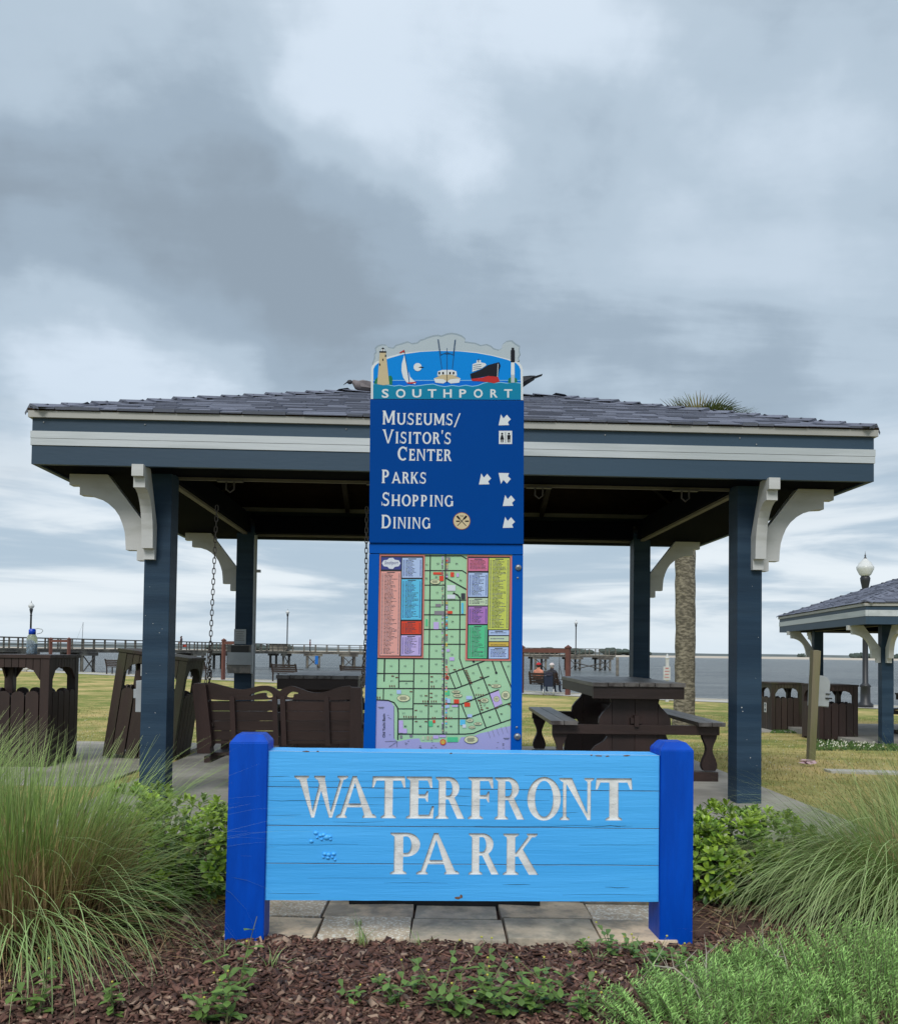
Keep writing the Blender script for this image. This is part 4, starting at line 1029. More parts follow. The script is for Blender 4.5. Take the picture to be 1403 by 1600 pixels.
rd = [([(482, 130), (472, 1000), (466, 1440)], 8), ([(594, 120), (586, 800), (578, 1440)], 9), ([(700, 440), (697, 890), (722, 965), (775, 1085), (812, 1185), (850, 1290), (892, 1400)], 8),
      ([(438, 135), (712, 135), (748, 156)], 8), ([(436, 243), (716, 243), (748, 264)], 8), ([(436, 350), (590, 350)], 7), ([(436, 460), (742, 460)], 8), ([(434, 568), (742, 568)], 8), ([(434, 676), (740, 676)], 8), ([(432, 785), (740, 785)], 8),
      ([(92, 890), (586, 893)], 8), ([(88, 1000), (622, 1002)], 8), ([(88, 1110), (666, 1112)], 8), ([(358, 1222), (710, 1225)], 8), ([(245, 1335), (752, 1332)], 8), ([(245, 1446), (740, 1446), (800, 1440), (890, 1402), (1082, 1335)], 8),
      ([(146, 892), (142, 1056)], 10), ([(252, 892), (250, 1110)], 8), ([(362, 892), (352, 1444)], 8), ([(690, 1225), (690, 1444)], 7), ([(138, 1112), (136, 1195)], 7), ([(88, 1194), (170, 1198), (215, 1214), (240, 1250), (246, 1290), (243, 1486)], 9),
      ([(250, 1056), (355, 1056)], 7), ([(245, 1260), (352, 1260)], 7), ([(620, 1003), (880, 908)], 8), ([(664, 1112), (912, 1020)], 8), ([(710, 1225), (985, 1120)], 8), ([(750, 1330), (1082, 1212)], 8),
      ([(622, 1004), (666, 1112)], 7), ([(674, 990), (712, 1092)], 7), ([(828, 925), (1000, 1362)], 8), ([(936, 905), (965, 992)], 8), ([(998, 908), (1082, 1115)], 8), ([(710, 1225), (752, 1332)], 7), ([(1060, 1218), (1080, 1265)], 6),
      ([(590, 294), (748, 382)], 9), ([(655, 411), (684, 424), (698, 445)], 10), ([(480, 510), (560, 510)], 3)]
for i, (p, w_) in enumerate(rd): mline(p, w_, 'road', .0010 + i * 4e-5)
mm.mi = names_.index('road'); layer(mm, [Q(*p) for p in circ(966, 995, 9)], .0030); layer(mm, [Q(*p) for p in circ(655, 411, 8)], .0030); layer(mm, [Q(*p) for p in circ(800, 912, 9)], .0030)
rr = random.Random(11); tb = .0032
def bld(x, y, w_, h_, nm, sk=0): mrect(nm, x, y, x + w_, y + h_, tb + rr.uniform(0, .0004), sk)
for y in range(140, 1440, 13):      # lots along the main street
    if rr.random() < .8: bld(566 + rr.uniform(-3, 3), y, 12, 9, rr.choice(('grey', 'inkb', 'grey', 'lilac', 'tan')))
    if rr.random() < .8 and not 290 < y < 460: bld(598 - (y - 140) * .006, y, 14, 10, rr.choice(('grey', 'tan', 'lilac', 'gold', 'pink', 'grey', 'cyan', 'red')))
for x0, y0 in ((487, 1088), (487, 1198), (425, 1198), (600, 1320), (180, 1085), (495, 1320), (830, 1190), (815, 1150), (285, 1310), (90, 1170), (320, 1312)):
    for k in range(rr.randint(2, 4)): bld(x0 + k * 17, y0, 7, 15, 'brown')
for x0, y0 in ((482, 1020), (482, 1058), (478, 1142), (478, 1172), (440, 1160), (330, 1130), (440, 1232), (478, 1236), (366, 1268), (440, 1350), (368, 1350), (195, 1015), (225, 1025), (845, 1024), (905, 1080), (690, 968), (650, 968), (850, 1262), (890, 1250), (960, 1250), (1050, 1225)):
    bld(x0, y0, 20, 7, 'brown'); 
for k in range(9): bld(735 + k * 4.6, 975 + k * 12, 18, 6, 'brown')
for k in range(5): bld(838 + k * 4.6, 1195 + k * 17, 10, 9, 'brown')
for x, y, w_, h_, nm in ((502, 255, 76, 17, 'red'), (548, 282, 32, 38, 'red'), (630, 255, 26, 34, 'red'), (600, 145, 28, 38, 'grey'), (674, 262, 18, 28, 'lilac'), (605, 350, 62, 42, 'white'), (605, 420, 60, 30, 'white'), (708, 410, 30, 42, 'ink'),
                         (520, 488, 40, 22, 'grey'), (512, 540, 72, 28, 'grey'), (598, 540, 46, 20, 'red'), (506, 622, 38, 52, 'lilac'), (600, 820, 24, 20, 'lilac'), (622, 880, 36, 25, 'lilac'), (448, 600, 14, 50, 'mint'), (710, 480, 16, 80, 'cyan'),
                         (590, 1125, 34, 36, 'mint'), (595, 1185, 34, 32, 'ltblue'), (655, 1190, 38, 30, 'red'), (732, 1214, 42, 30, 'red'), (235, 1122, 32, 28, 'ltblue'), (745, 1165, 44, 26, 'ltblue'), (596, 1232, 26, 20, 'ltblue'), (755, 1300, 34, 22, 'ltblue'),
                         (250, 1345, 32, 92, 'lilac'), (280, 1405, 30, 35, 'lilac'), (606, 1468, 78, 36, 'mint'), (503, 1455, 40, 24, 'lilac'), (548, 1452, 48, 18, 'lilac'), (718, 1375, 26, 24, 'white'), (470, 1350, 30, 40, 'mint'), (500, 1343, 18, 20, 'red'), (420, 1460, 20, 28, 'pgreen'), (455, 1460, 18, 28, 'tan'), (484, 1462, 14, 28, 'tan'),
                         (330, 1452, 22, 16, 'grey'), (258, 1455, 18, 22, 'grey'), (700, 1340, 38, 40, 'cyan'), (640, 1232, 44, 14, 'lilac'), (600, 960, 18, 40, 'tan')):
    bld(x, y, w_, h_, nm)
mq('lilac', [(920, 1150), (985, 1126), (1012, 1222), (955, 1250)], tb + .0003)
for x, y, rx, ry in ((285, 1182, 48, 26), (518, 325, 38, 20), (670, 1135, 32, 12), (683, 1163, 34, 14), (965, 1092, 38, 14), (1035, 1160, 32, 32), (880, 1198, 30, 18), (968, 1188, 22, 22), (772, 1345, 26, 15), (832, 1370, 30, 12), (788, 1396, 26, 11), (782, 1487, 52, 30)):
    mm.mi = names_.index('ink'); layer(mm, [Q(*p) for p in circ(x, y, rx, 20, ry)], tb + .0006)
    mm.mi = names_.index('cream'); layer(mm, [Q(*p) for p in circ(x, y, rx - 2.5, 20, ry - 2.5)], tb + .0009)
    for k in range(max(1, int(ry / 6))):
        yy = y - ry * .5 + (k + .5) * ry / max(1, int(ry / 6)); hw = rx * .62 * (1 - abs(yy - y) / ry * .5); mrect('ink', x - hw, yy - 1.5, x + hw * rr.uniform(.6, 1), yy + 1.5, tb + .0012)
for x, y, r_, c1, c2_ in ((605, 1030, 15, 'red', 'brown'), (575, 1505, 22, 'red', 'gold')):
    mm.mi = names_.index(c1); layer(mm, [Q(*p) for p in circ(x, y, r_, 18)], tb + .0010); mm.mi = names_.index(c2_); layer(mm, [Q(*p) for p in circ(x, y, r_ * .7, 18)], tb + .0013)
# tiny grid references
for x, y, s_ in ((538, 192, 'B3'), (455, 200, 'A2'), (675, 192, 'B4'), (527, 290, 'B3'), (705, 315, 'B4'), (532, 405, 'C3'), (648, 517, 'D4'), (525, 603, 'E3'), (645, 618, 'E4'), (455, 300, 'B2'), (529, 728, 'F3'), (641, 728, 'F4'), (525, 832, 'G3'), (641, 860, 'G4'), (195, 945, 'H1'), (297, 945, 'H2'), (417, 945, 'H2'), (525, 932, 'H3'), (640, 940, 'H4'),
                 (197, 1055, 'J1'), (305, 1073, 'J2'), (417, 1055, 'J2'), (525, 1055, 'J3'), (797, 997, 'H5'), (905, 957, 'H6'), (836, 1107, 'J5'), (965, 1057, 'J6'), (195, 1155, 'K1'), (415, 1162, 'K2'), (525, 1162, 'K3'), (414, 1277, 'L2'), (525, 1277, 'L3'), (634, 1272, 'L4'), (300, 1388, 'M1'), (410, 1388, 'M2'), (540, 1388, 'M3'), (634, 1388, 'M4'), (285, 1290, 'L1'), (880, 1232, 'L5'), (920, 1320, 'M5'), (1005, 1297, 'M6'), (1055, 947, 'H7')):
    mm.mi = names_.index('ink'); add_text(mm, s_, lambda u, v, t: kto(*kl(*Q(u, v)), t), x - 8, x + 8, y + 6, y - 6, tb + .001, 0.01)
mm.mi = names_.index('ink'); add_text(mm, 'Old Yacht Basin', lambda u, v, t: kto(*kl(*Q(u, v)), t), 130, 150, 1470, 1296, tb, 0.012, rot=True)
for k in range(5): mline([(905 + k * 32, 1425 - k * 10), (922 + k * 32, 1475 - k * 10)], 2, 'inkb', tb)
for p in ([(150, 1500), (235, 1497)], [(180, 1540), (240, 1500)], [(238, 1500), (236, 1540)], [(215, 1240), (215, 1478)]): mline(p, 3, 'inkb', tb)
for x, y in ((1040, 1478), (120, 1250)): mrect('inkb', x - 22, y - 4, x + 22, y, tb); mrect('inkb', x - 14, y + 4, x + 18, y + 7, tb)
for k in range(26): x = rr.choice((400, 300, 500, 860, 960, 1000, 175, 175)) + rr.uniform(-20, 20); y = rr.uniform(1490, 1560) if x > 220 else rr.uniform(1250, 1500); mrect('inkb', x, y, x + 12, y + 3, tb)
# legends
t1 = tb + .0018
mq('salmon', [(96, 884), (430, 886), (442, 126), (110, 124)], t1); mq('road', [(107, 874), (420, 876), (431, 138), (119, 136)], t1 + .0004)
mq('salmon', [(738, 904), (1072, 908), (1086, 134), (752, 130)], t1); mq('road', [(752, 893), (1060, 896), (1068, 142), (757, 140)], t1 + .0004)
def legend(nm, x0, y0, x1, y1, rows, ink='inkb', cols=True, sk=None, title=True):
    sk_ = -(y1 - y0) * 0.016
    mq(nm, [(x0 + sk_, y1), (x1 + sk_, y1), (x1, y0), (x0, y0)], t1 + .0008)
    hgt = (y1 - y0 - 14) / (rows + 1); cx_ = (x0 + x1) / 2
    if title: mrect('ink', cx_ - (x1 - x0) * .2, y0 + 5, cx_ + (x1 - x0) * .2, y0 + 11, t1 + .0012)
    for k in range(rows):
        y = y0 + 16 + hgt * k; s_ = -(y - y0) * .016; th = min(hgt * .52, 5.5)
        L0, L1 = (x0 + 26 + s_, x1 - 22 + s_) if cols else (x0 + 12 + s_, x1 - 12 + s_)
        x = L0; e = L0 + (L1 - L0) * (rr.uniform(.45, 1) if cols else rr.uniform(.8, 1))
        while x < e:
            w_ = rr.uniform(6, 22); mrect(rr.choice((ink, 'ink')), x, y, min(e, x + w_), y + th * rr.uniform(.75, 1.0), t1 + .0012); x += w_ + 3
        if cols:
            mrect(ink, x0 + 8 + s_, y, x0 + 18 + s_, y + th, t1 + .0012); mrect(ink, x1 - 16 + s_, y, x1 - 7 + s_, y + th, t1 + .0012)
mrect('navy', 121, 146, 268, 236, t1 + .0008)
mm.mi = names_.index('white'); layer(mm, [Q(*p) for p in [(126, 190), (140, 168), (168, 164), (180, 152), (208, 150), (222, 164), (250, 168), (264, 190), (250, 212), (222, 216), (208, 232), (180, 230), (168, 216), (140, 212)]], t1 + .0012)
mm.mi = names_.index('navy'); add_text(mm, 'Southport', lambda u, v, t: kto(*kl(*Q(u + (v - 190) * -.25, v)), t), 146, 246, 206, 172, t1 + .0016)
legend('pink', 120, 250, 266, 868, 62); legend('ltblue', 276, 150, 423, 296, 14, 'navy'); legend('cyan', 272, 308, 420, 604, 30, 'navy'); legend('red', 270, 616, 416, 710, 8, 'brown'); legend('lilac', 268, 720, 414, 868, 15, 'navy')
legend('magenta', 762, 152, 907, 246, 7, 'brown', False); legend('ltblue', 762, 260, 906, 436, 18, 'navy'); legend('pgreen', 762, 446, 905, 500, 3); legend('purple', 762, 509, 903, 636, 12, 'navy'); legend('mint', 762, 646, 900, 888, 24)
legend('yellow', 914, 152, 1064, 676, 52); legend('ltblue', 912, 683, 1060, 718, 1, 'navy', False); legend('pgreen', 912, 726, 1058, 763, 1, 'navy', False, title=False); legend('gold', 912, 770, 1056, 800, 2, 'brown', False, title=False); legend('ltblue', 912, 807, 1055, 890, 6, 'navy', False)
mm.build('printed_map', mapm, KI)
# ================================================================== PORCH SWING under the pavilion
SY = 6.95
s0 = atY(318, 1190, SY)
SW = empty('porch_swing', (s0.x, SY, s0.z), 0, 'dark brown double porch swing with scalloped back hanging on chains in the large pavilion', 'swing')
def s2(px, py): q = atY(px, py, SY); return (q.x - s0.x, q.z - s0.z)
C = lambda x, y: s2(300 + x / 5.011, 1040 + y / 5.011)
sto = lambda u, v, t: Vector((u, t + (v - .1) * 0.10 * -1, v))   # back leans slightly towards the camera at the top
top = smoothp([(136, 138), (230, 150), (330, 176), (400, 186), (470, 175), (540, 158), (610, 158), (660, 176), (694, 200), (730, 176), (790, 159), (860, 178), (930, 204), (1010, 212), (1090, 192), (1170, 166), (1262, 166), (1262, 262), (690, 262), (136, 262)], 3)
h1 = [(465, 238), (480, 222), (540, 202), (600, 195), (640, 220), (642, 244), (606, 250), (592, 232), (590, 214), (540, 216)]
h2 = [(752, 244), (764, 222), (790, 205), (825, 206), (865, 222), (812, 222), (802, 248)]
mb = MB(); slab2d(mb, [[C(*p) for p in top]], [[C(*p) for p in smoothp(h1)], [C(*p) for p in smoothp(h2)]], sto, -0.02, 0.02); mb.build('top_rail', M_brown_h, SW)
for i, (y0, y1) in enumerate(((277, 353), (356, 431), (434, 509), (512, 584), (588, 612))):
    mb = MB()
    for x0, x1 in ((136, 676), (704, 1262)):
        mb = MB(); slab2d(mb, [[C(x0, y0), C(x1, y0 + (4 if i % 2 else 0)), C(x1, y1), C(x0, y1)]], [], sto, -0.005, 0.016); mb.build('back_slat', M_brown_h, SW)
for x0, x1 in ((312, 350), (642, 680), (704, 742), (1046, 1082)):
    mb = MB(); slab2d(mb, [[C(x0, 246), C(x0 + 10, 238), C(x1 - 6, 238), C(x1, 250), C(x1 + 6, 625), C(x0 + 6, 625)]], [], sto, -0.040, -0.006); mb.build('batten', M_brown, SW)
mb = MB(); slab2d(mb, [[C(34, 160), C(50, 136), C(118, 134), C(140, 150), C(172, 560), C(172, 620), C(158, 640), C(162, 684), C(58, 684), C(56, 450)]], [], sto, -0.07, 0.05); mb.build('end_post', M_brown, SW, bevel=0.004)
mb = MB(); slab2d(mb, [[C(1252, 168), C(1335, 168), C(1342, 684), C(1240, 684), C(1244, 500)]], [], sto, -0.07, 0.05); mb.build('end_post', M_brown, SW, bevel=0.004)
xw = C(1335, 0)[0] - C(60, 0)[0]
for k in range(5):
    MB().box((xw / 2 + .03, 0.10 + k * 0.105, 0.055 - k * 0.004), (xw - 0.02, 0.092, 0.024)).build('seat_slat', M_brown_h, SW)
for x in (0.04, xw):
    MB().box((x, 0.24, 0.02), (0.05, 0.56, 0.05)).build('seat_rail', M_brown, SW)
    MB().box((x, 0.26, 0.30), (0.09, 0.60, 0.03)).build('armrest', M_brown_h, SW)
    MB().box((x, 0.50, 0.17), (0.06, 0.05, 0.25)).build('arm_post', M_brown, SW)
tor = MB(); tn = 12
path = []
for k in range(tn):
    a = 2 * math.pi * k / tn; path.append(Vector((0.0115 * math.cos(a), 0, 0.0135 * math.sin(a) + (0.012 if math.sin(a) > 0.01 else -0.012 if math.sin(a) < -0.01 else 0))))
for k in range(tn):
    p, q = path[k], path[(k + 1) % tn]; tor.tube([p, q], 0.0036, 5, False)
linkm = tor.mesh('chain_link', M_chain, True)
def chain(p, q, parent):
    p, q = Vector(p), Vector(q); L_ = (q - p).length; n = max(2, int(L_ / 0.0405)); d = (q - p) / n
    rot = d.to_track_quat('Z', 'Y')
    for i in range(n):
        o = bpy.data.objects.new('chain_link', linkm); link(o, parent); o.location = p + d * (i + .5)
        o.rotation_mode = 'QUATERNION'; o.rotation_quaternion = rot @ Matrix.Rotation(math.pi / 2 * (i % 2) + .35, 4, 'Z').to_quaternion()
def sl(px, py, dy=0.0): q = atY(px, py, SY + dy) - Vector((s0.x, SY, s0.z)); return q
chain(sl(339, 790, -.16), sl(329, 1002, -.05), SW); chain(sl(329, 1002, -.05), sl(321, 1070, -.04), SW); chain(sl(329, 1004, -.05), sl(326, 1105, .52), SW)
chain(sl(573, 792, -.16), sl(571, 1000, -.05), SW); chain(sl(571, 1000, -.05), sl(567, 1074, -.04), SW); chain(sl(571, 1004, -.05), sl(563, 1105, .52), SW)
hk = MB().tube([(-0.012, -.02, 0.16), (-0.03, -.02, 0.14), (-0.03, -.02, 0.115), (-0.01, -.02, 0.10)], 0.005, 6); hk.build('chain_hook', M_chain, SW)

# ================================================================== PICNIC TABLES
PED = [(.30, .83), (.26, .79), (.225, .75), (.215, .71), (.24, .67), (.29, .62), (.325, .57), (.33, .52), (.31, .47), (.27, .43), (.25, .40), (.28, .36), (.36, .31), (.40, .26), (.41, 0.06), (.41, 0)]
LEGP = [(.066, .43), (.066, .415), (.060, .39), (.040, .345), (.028, .31), (.026, .285), (.034, .25), (.055, .205), (.068, .165), (.070, .14), (.062, .115), (.052, .10)]
def picnic_table(loc, rz, label, L=2.05, k=1.0):
    root = empty('picnic_table', loc, rz, label, 'picnic table', 'dark brown picnic tables with attached benches')
    W = .84; n = 6
    for i in range(n):
        w_ = W / n; MB().box((-W / 2 + w_ * (i + .5), L / 2, .882 + random.uniform(-.002, .002)), (w_ - .006, L, .036)).build('tabletop_plank', M_seat, root, bevel=0.003)
    for y in (0.045, L - 0.045):
        MB().box((0.0, y, .808), (W - .02, .045, .108)).build('end_apron', M_brown_h, root, bevel=0.002)
    for x in (-W / 2 + .03, W / 2 - .03): MB().box((x, L / 2, .815), (.04, L - .15, .09)).build('side_apron', M_brown, root)
    for y in (0.20, L - 0.20):
        P = [(x, z) for x, z in PED] + [(-x, z) for x, z in PED[::-1]]
        holes = [[(s_ * .30, .455), (s_ * .34, .43), (s_ * .315, .36), (s_ * .285, .40)] for s_ in (-1, 1)]
        # four upright boards with the vase outline
        for b in range(4):
            x0, x1 = -.42 + b * .21 + .002, -.42 + (b + 1) * .21 - .002
            mb = MB(); slab2d(mb, [P], [[(-1, -1), (x0, -1), (x0, 2), (-1, 2)], [(x1, -1), (1, -1), (1, 2), (x1, 2)]], lambda u, v, t: Vector((u, t, v)), y - .03, y + .03)
            if mb.f: mb.build('pedestal_board', M_brown, root)
        MB().box((0.0, y - .055 if y < 1 else y + .055, .47), (1.52, .05, .085)).build('cross_beam', M_brown_h, root, bevel=0.003)
        MB().box((0.0, y, .045), (1.52, .10, .09)).build('skid', M_brown_h, root, bevel=0.004)
        for s_ in (-1, 1):
            mb = MB(); Q_ = [(s_ * .685 + x, z) for x, z in LEGP] + [(s_ * .685 - x, z) for x, z in LEGP[::-1]]
            slab2d(mb, [Q_], [], lambda u, v, t: Vector((u, t, v)), y - .035, y + .035); mb.build('leg', M_brown, root)
    MB().box((0, L / 2, .55), (.045, L - .44, .14)).build('stretcher', M_brown, root)
    MB().box((0, 0.15, .55), (.10, .06, .05)).build('wedge', M_brown, root); MB().box((0, 0.14, .55), (.04, .10, .10)).build('wedge', M_brown, root)
    for s_ in (-1, 1):
        for j in (-1, 1):
            MB().box((s_ * .665 + j * .062, L / 2, .531), (.118, L * .97, .036)).build('seat_plank', M_seat, root, bevel=0.003)
    return root
tp = atY(999, 1075, 7.75)
T1 = picnic_table((tp.x, 7.75, 0), ANG * .3, 'dark brown picnic table nearest the camera, inside the large pavilion right of the kiosk')
kids0 = {}
for c in bpy.data.objects:
    if c.parent: kids0.setdefault(c.parent.name, []).append(c)
T2_ = copy_tree(T1, None, kids0); q = atY(496, 1050, 8.75); T2_.location = (q.x, 8.75, 0); T2_.rotation_euler = (0, 0, 0.02)
T2_['label'] = 'dark brown picnic table half hidden behind the porch swing, left of the blue map kiosk'
T3_ = copy_tree(T1, None, kids0); q = gpt(1372, 1150); T3_.location = (9.0, 16.9, G(9, 17) + 0.09); T3_.rotation_euler = (0, 0, R(-62)); T3_.scale = (.92,) * 3
T3_['label'] = 'dark brown picnic table under the smaller distant pavilion at the right edge'

# ================================================================== SLATTED BINS
def bin_unit(loc, rz, m, label, a=.72, h=1.08, tilt=(0, 0), sticker=False):
    root = empty('slatted_bin', loc, 0, label, 'litter bin', 'brown slatted wooden litter bins')
    root.rotation_euler = (tilt[0], tilt[1], rz)
    hp_ = a / 2 - .045
    for i in (-1, 1):
        for j in (-1, 1):
            MB().box((i * hp_, j * hp_, (h - .035) / 2), (.085, .085, h - .035)).build('corner_post', m, root, bevel=0.004)
    n = 4; sw = (a - .18) / n; sh = .70
    def slat_mesh(w_, hh):
        mb = MB(); P = [(-w_ / 2, 0), (w_ / 2, 0)] + [(w_ / 2 * math.cos(R(t)), hh - w_ / 2 * .7 + w_ / 2 * .7 * math.sin(R(t))) for t in range(0, 181, 30)]
        slab2d(mb, [P], [], lambda u, v, t: Vector((u, t, v)), -.011, .011); return mb.mesh('slat', m)
    sm1 = slat_mesh(sw - .014, sh)
    for side in range(4):
        A = side * math.pi / 2; ca, sa = math.cos(A), math.sin(A)
        for k in range(n):
            u = -a / 2 + .09 + sw * (k + .5); v = a / 2 - .012
            x, y = u * ca + v * sa, u * sa - v * ca
            if True:
                inst('slat', sm1, root, (x, y, .03 + random.uniform(-.008, .01)), (0, 0, A))
        for k in range(8):
            w_ = (a - .18) / 8; u = -a / 2 + .09 + w_ * (k + .5); v = a / 2 - .016
            f_ = lambda q: .085 + .12 * abs(q) ** 5; l0, l1 = f_((k - 4) / 4), f_((k - 3) / 4)
            mb = MB(); ww = w_ / 2 - .003; mb.hexa([(-ww, -.01, -l0), (ww, -.01, -l1), (ww, .01, -l1), (-ww, .01, -l0), (-ww, -.01, 0), (ww, -.01, 0), (ww, .01, 0), (-ww, .01, 0)]); o = mb.build('apron_slat', m, root); x, y = u * ca + v * sa, u * sa - v * ca
            o.location = (x, y, h - .036); o.rotation_euler = (0, 0, A)
        v = a / 2 - .045; o = MB().box((0, 0, 0), (a - .17, .03, .06)).build('inner_rail', m, root); o.location = (v * sa, -v * ca, .58); o.rotation_euler = (0, 0, A)
        root_last = None
    for k in range(5):
        w_ = (a + .02) / 5; MB().box((0, -a / 2 - .01 + w_ * (k + .5), h - .017), (a + .02, w_ - .005, .034)).build('lid_plank', m, root, bevel=0.003)
    MB().lathe([(.20, .05), (.25, .66), (.255, .68), (.235, .68), (.19, .07)], 16).build('liner_can', M_black, root, smooth=True)
    if sticker:
        s_ = MB(); s_.box((0, 0, 0), (.13, .004, .21)); s_.mi = 1
        s_.add([(.045 * math.cos(R(t)), -.003, .05 + .035 * math.sin(R(t))) for t in range(0, 360, 30)], [tuple(range(12))])
        s_.add([(.04 * math.cos(R(t)), -.003, -.05 + .028 * math.sin(R(t))) for t in range(0, 360, 30)], [tuple(range(12))])
        s_.mi = 0; s_.add([(.024 * math.cos(R(t)), -.004, .045 + .014 * math.sin(R(t))) for t in range(0, 360, 30)], [tuple(range(12))])
        o = s_.build('bin_sticker', [M_white, mat('sticker_print', (.03, .06, .10), .5)], root)
        o.location = (-a / 2 - .004, -.02, .5); o.rotation_euler = (0, 0, -math.pi / 2)
    return root
# near pair on the left
c1 = atY(70, 1195, 8.25); bin_unit((c1.x - .36, 8.25 + .36, 0.0), ANG, M_brown, 'slatted brown wooden bin at the left edge with a water bottle standing on its lid', h=1.075)
c2 = atY(157, 1195, 9.0); bin_unit((c2.x + .36, 9.36, -0.02), ANG, M_mossy, 'leaning mossy slatted bin half hidden by the near left pavilion post', h=1.13, tilt=(0, R(7.5)))
r1 = gpt(1222, 1143); bin_unit((r1.x + .08, r1.y + .3, r1.z), ANG, M_mossy, 'left of the two distant slatted bins, weathered, with a white sticker on its side', a=.70, h=1.06, sticker=True)
r2 = gpt(1304, 1158); bin_unit((r2.x + .03, r2.y + .3, r2.z), ANG, M_brown, 'reddish brown slatted bin behind the leaning post and grey meter box', a=.76, h=1.08, sticker=True)

# water bottle
wb = atY(49.5, 1021, 8.45); BT = empty('water_bottle', (wb.x, 8.45, 1.0755), 0.3, 'clear plastic water bottle with blue screw cap and loop strap', 'bottle')
M_clear = bpy.data.materials.new('clear_plastic'); M_clear.use_nodes = True; b_ = M_clear.node_tree.nodes['Principled BSDF']
b_.inputs['Base Color'].default_value = (.62, .72, .78, 1); b_.inputs['Roughness'].default_value = .12; b_.inputs['Transmission Weight'].default_value = .8; b_.inputs['IOR'].default_value = 1.2
M_waterb = mat('bottle_water', (.10, .16, .22), .1); M_cap = mat('blue_cap_plastic', (.0, .05, .50), .35)
MB().lathe([(.046, .0), (.050, .008), (.050, .15), (.044, .175), (.030, .195), (.029, .205)], 20).build('bottle_body', M_clear, BT, smooth=True)
MB().lathe([(.040, .004), (.044, .010), (.044, .105), (.02, .106)], 16).build('water_fill', M_waterb, BT, smooth=True)
MB().lathe([(.033, .196), (.033, .240), (.024, .246), (.024, .252)], 18).build('cap', M_cap, BT, smooth=True)
cap_ = children(BT)[-1]; MB().tube([(.02, 0, .248), (.05, 0, .255), (.085, 0, .248), (.095, 0, .232), (.08, 0, .212), (.04, 0, .20)], .0035, 6).build('loop_strap', M_grey, BT, smooth=True)
for k in range(4): pass

# electrical boxes and notice on the posts
def box_thing(name, p, d, m, label, cat, extra=None, rz=ANG):
    root = empty(name, p, rz, label, cat); MB().box((0, 0, d[2] / 2), d).build('housing', m, root, bevel=0.004)
    if extra: extra(root)
    return root
pr = pavpt(-4.588 / 2, 3.288 / 2 - .098 - .06, 0); e1 = atY(376, 1052, pr.y)
def ex1(r):
    MB().box((0.0, -.068, .165), (.27, .012, .14)).build('hinged_cover', M_grey, r, bevel=.002); MB().box((.135, -.03, .16), (.012, .10, .33)).build('side_flange', M_grey, r)
    MB().box((0.0, -.066, .27), (.20, .004, .08)).build('receptacle', M_black, r)
box_thing('outlet_box', (e1.x, pr.y, e1.z), (.27, .12, .32), M_dgrey, 'weathered grey outlet box fixed on the rear left pavilion post', 'electrical box', ex1)
n1 = atY(375, 1006.5, pr.y + .055); nt = empty('notice_plate', (n1.x, pr.y + .052, n1.z), ANG, 'small grey notice plate on the rear left pavilion post above the outlet box', 'sign')
MB().box((0, 0, .085), (.135, .008, .17)).build('plate', M_grey, nt)
for k in range(5): MB().box((0, -.0048, .14 - k * .024), (.10 - .02 * (k % 2), .001, .008)).build('print_line', M_dgrey, nt)
pl = pavpt(-4.588 / 2 - .098, -3.288 / 2, 0)
e2 = atY(207, 1112, pl.y)
def ex2(r): MB().box((-.035, 0, .14), (.03, .07, .07)).build('valve_knob', M_grey, r, bevel=.004); MB().box((0.012, 0, .32), (.03, .05, .09)).build('upper_box', M_grey, r)
box_thing('side_outlet_box', (pl.x - .028, pl.y, e2.z), (.055, .10, .24), M_grey, 'pale grey outlet box on the left side of the near left pavilion post', 'electrical box', ex2)

# leaning post with meter box
w0 = gpt(1266, 1189); wt = atY(1274.5, 1016, w0.y)
WP = empty('wooden_post', w0, 0, 'weathered leaning timber post standing in the lawn carrying a grey meter box', 'post')
hh = wt.z - w0.z; dx = wt.x - w0.x
MB().hexa([(-.036, -.04, -.1), (.036, -.04, -.1), (.036, .04, -.1), (-.036, .04, -.1), (dx - .044, -.045, hh), (dx + .04, -.045, hh - .01), (dx + .04, .045, hh), (dx - .044, .045, hh)]).build('timber_post', M_postw, WP, bevel=.004)
mz = atY(1282, 1105, w0.y)
MT = empty('meter_box', (mz.x + .03, w0.y + .10, mz.z), 0, 'pale grey electric meter box with rounded top fixed behind the leaning timber post', 'electrical box')
MT.rotation_euler = (0, R(3), 0)
P = [(-.10, 0), (.07, 0), (.075, .27)] + [(.075 - .10 * (1 - math.cos(R(t))), .27 + .08 * math.sin(R(t))) for t in range(15, 91, 15)] + [(-.10, .35)]
mb = MB(); slab2d(mb, [P], [], lambda u, v, t: Vector((u, t, v)), -.07, .09); mb.build('box_shell', M_grey, MT)
mb = MB(); slab2d(mb, [[(x * .86 + .006, z * .94 + .01) for x, z in P]], [], lambda u, v, t: Vector((u, t, v)), -.085, -.069); mb.build('box_cover', M_grey, MT)
MB().box((.06, -.09, .10), (.07, .02, .015)).build('latch', M_black, MT); MB().box((.05, -.09, .15), (.05, .02, .01)).build('latch', M_black, MT)

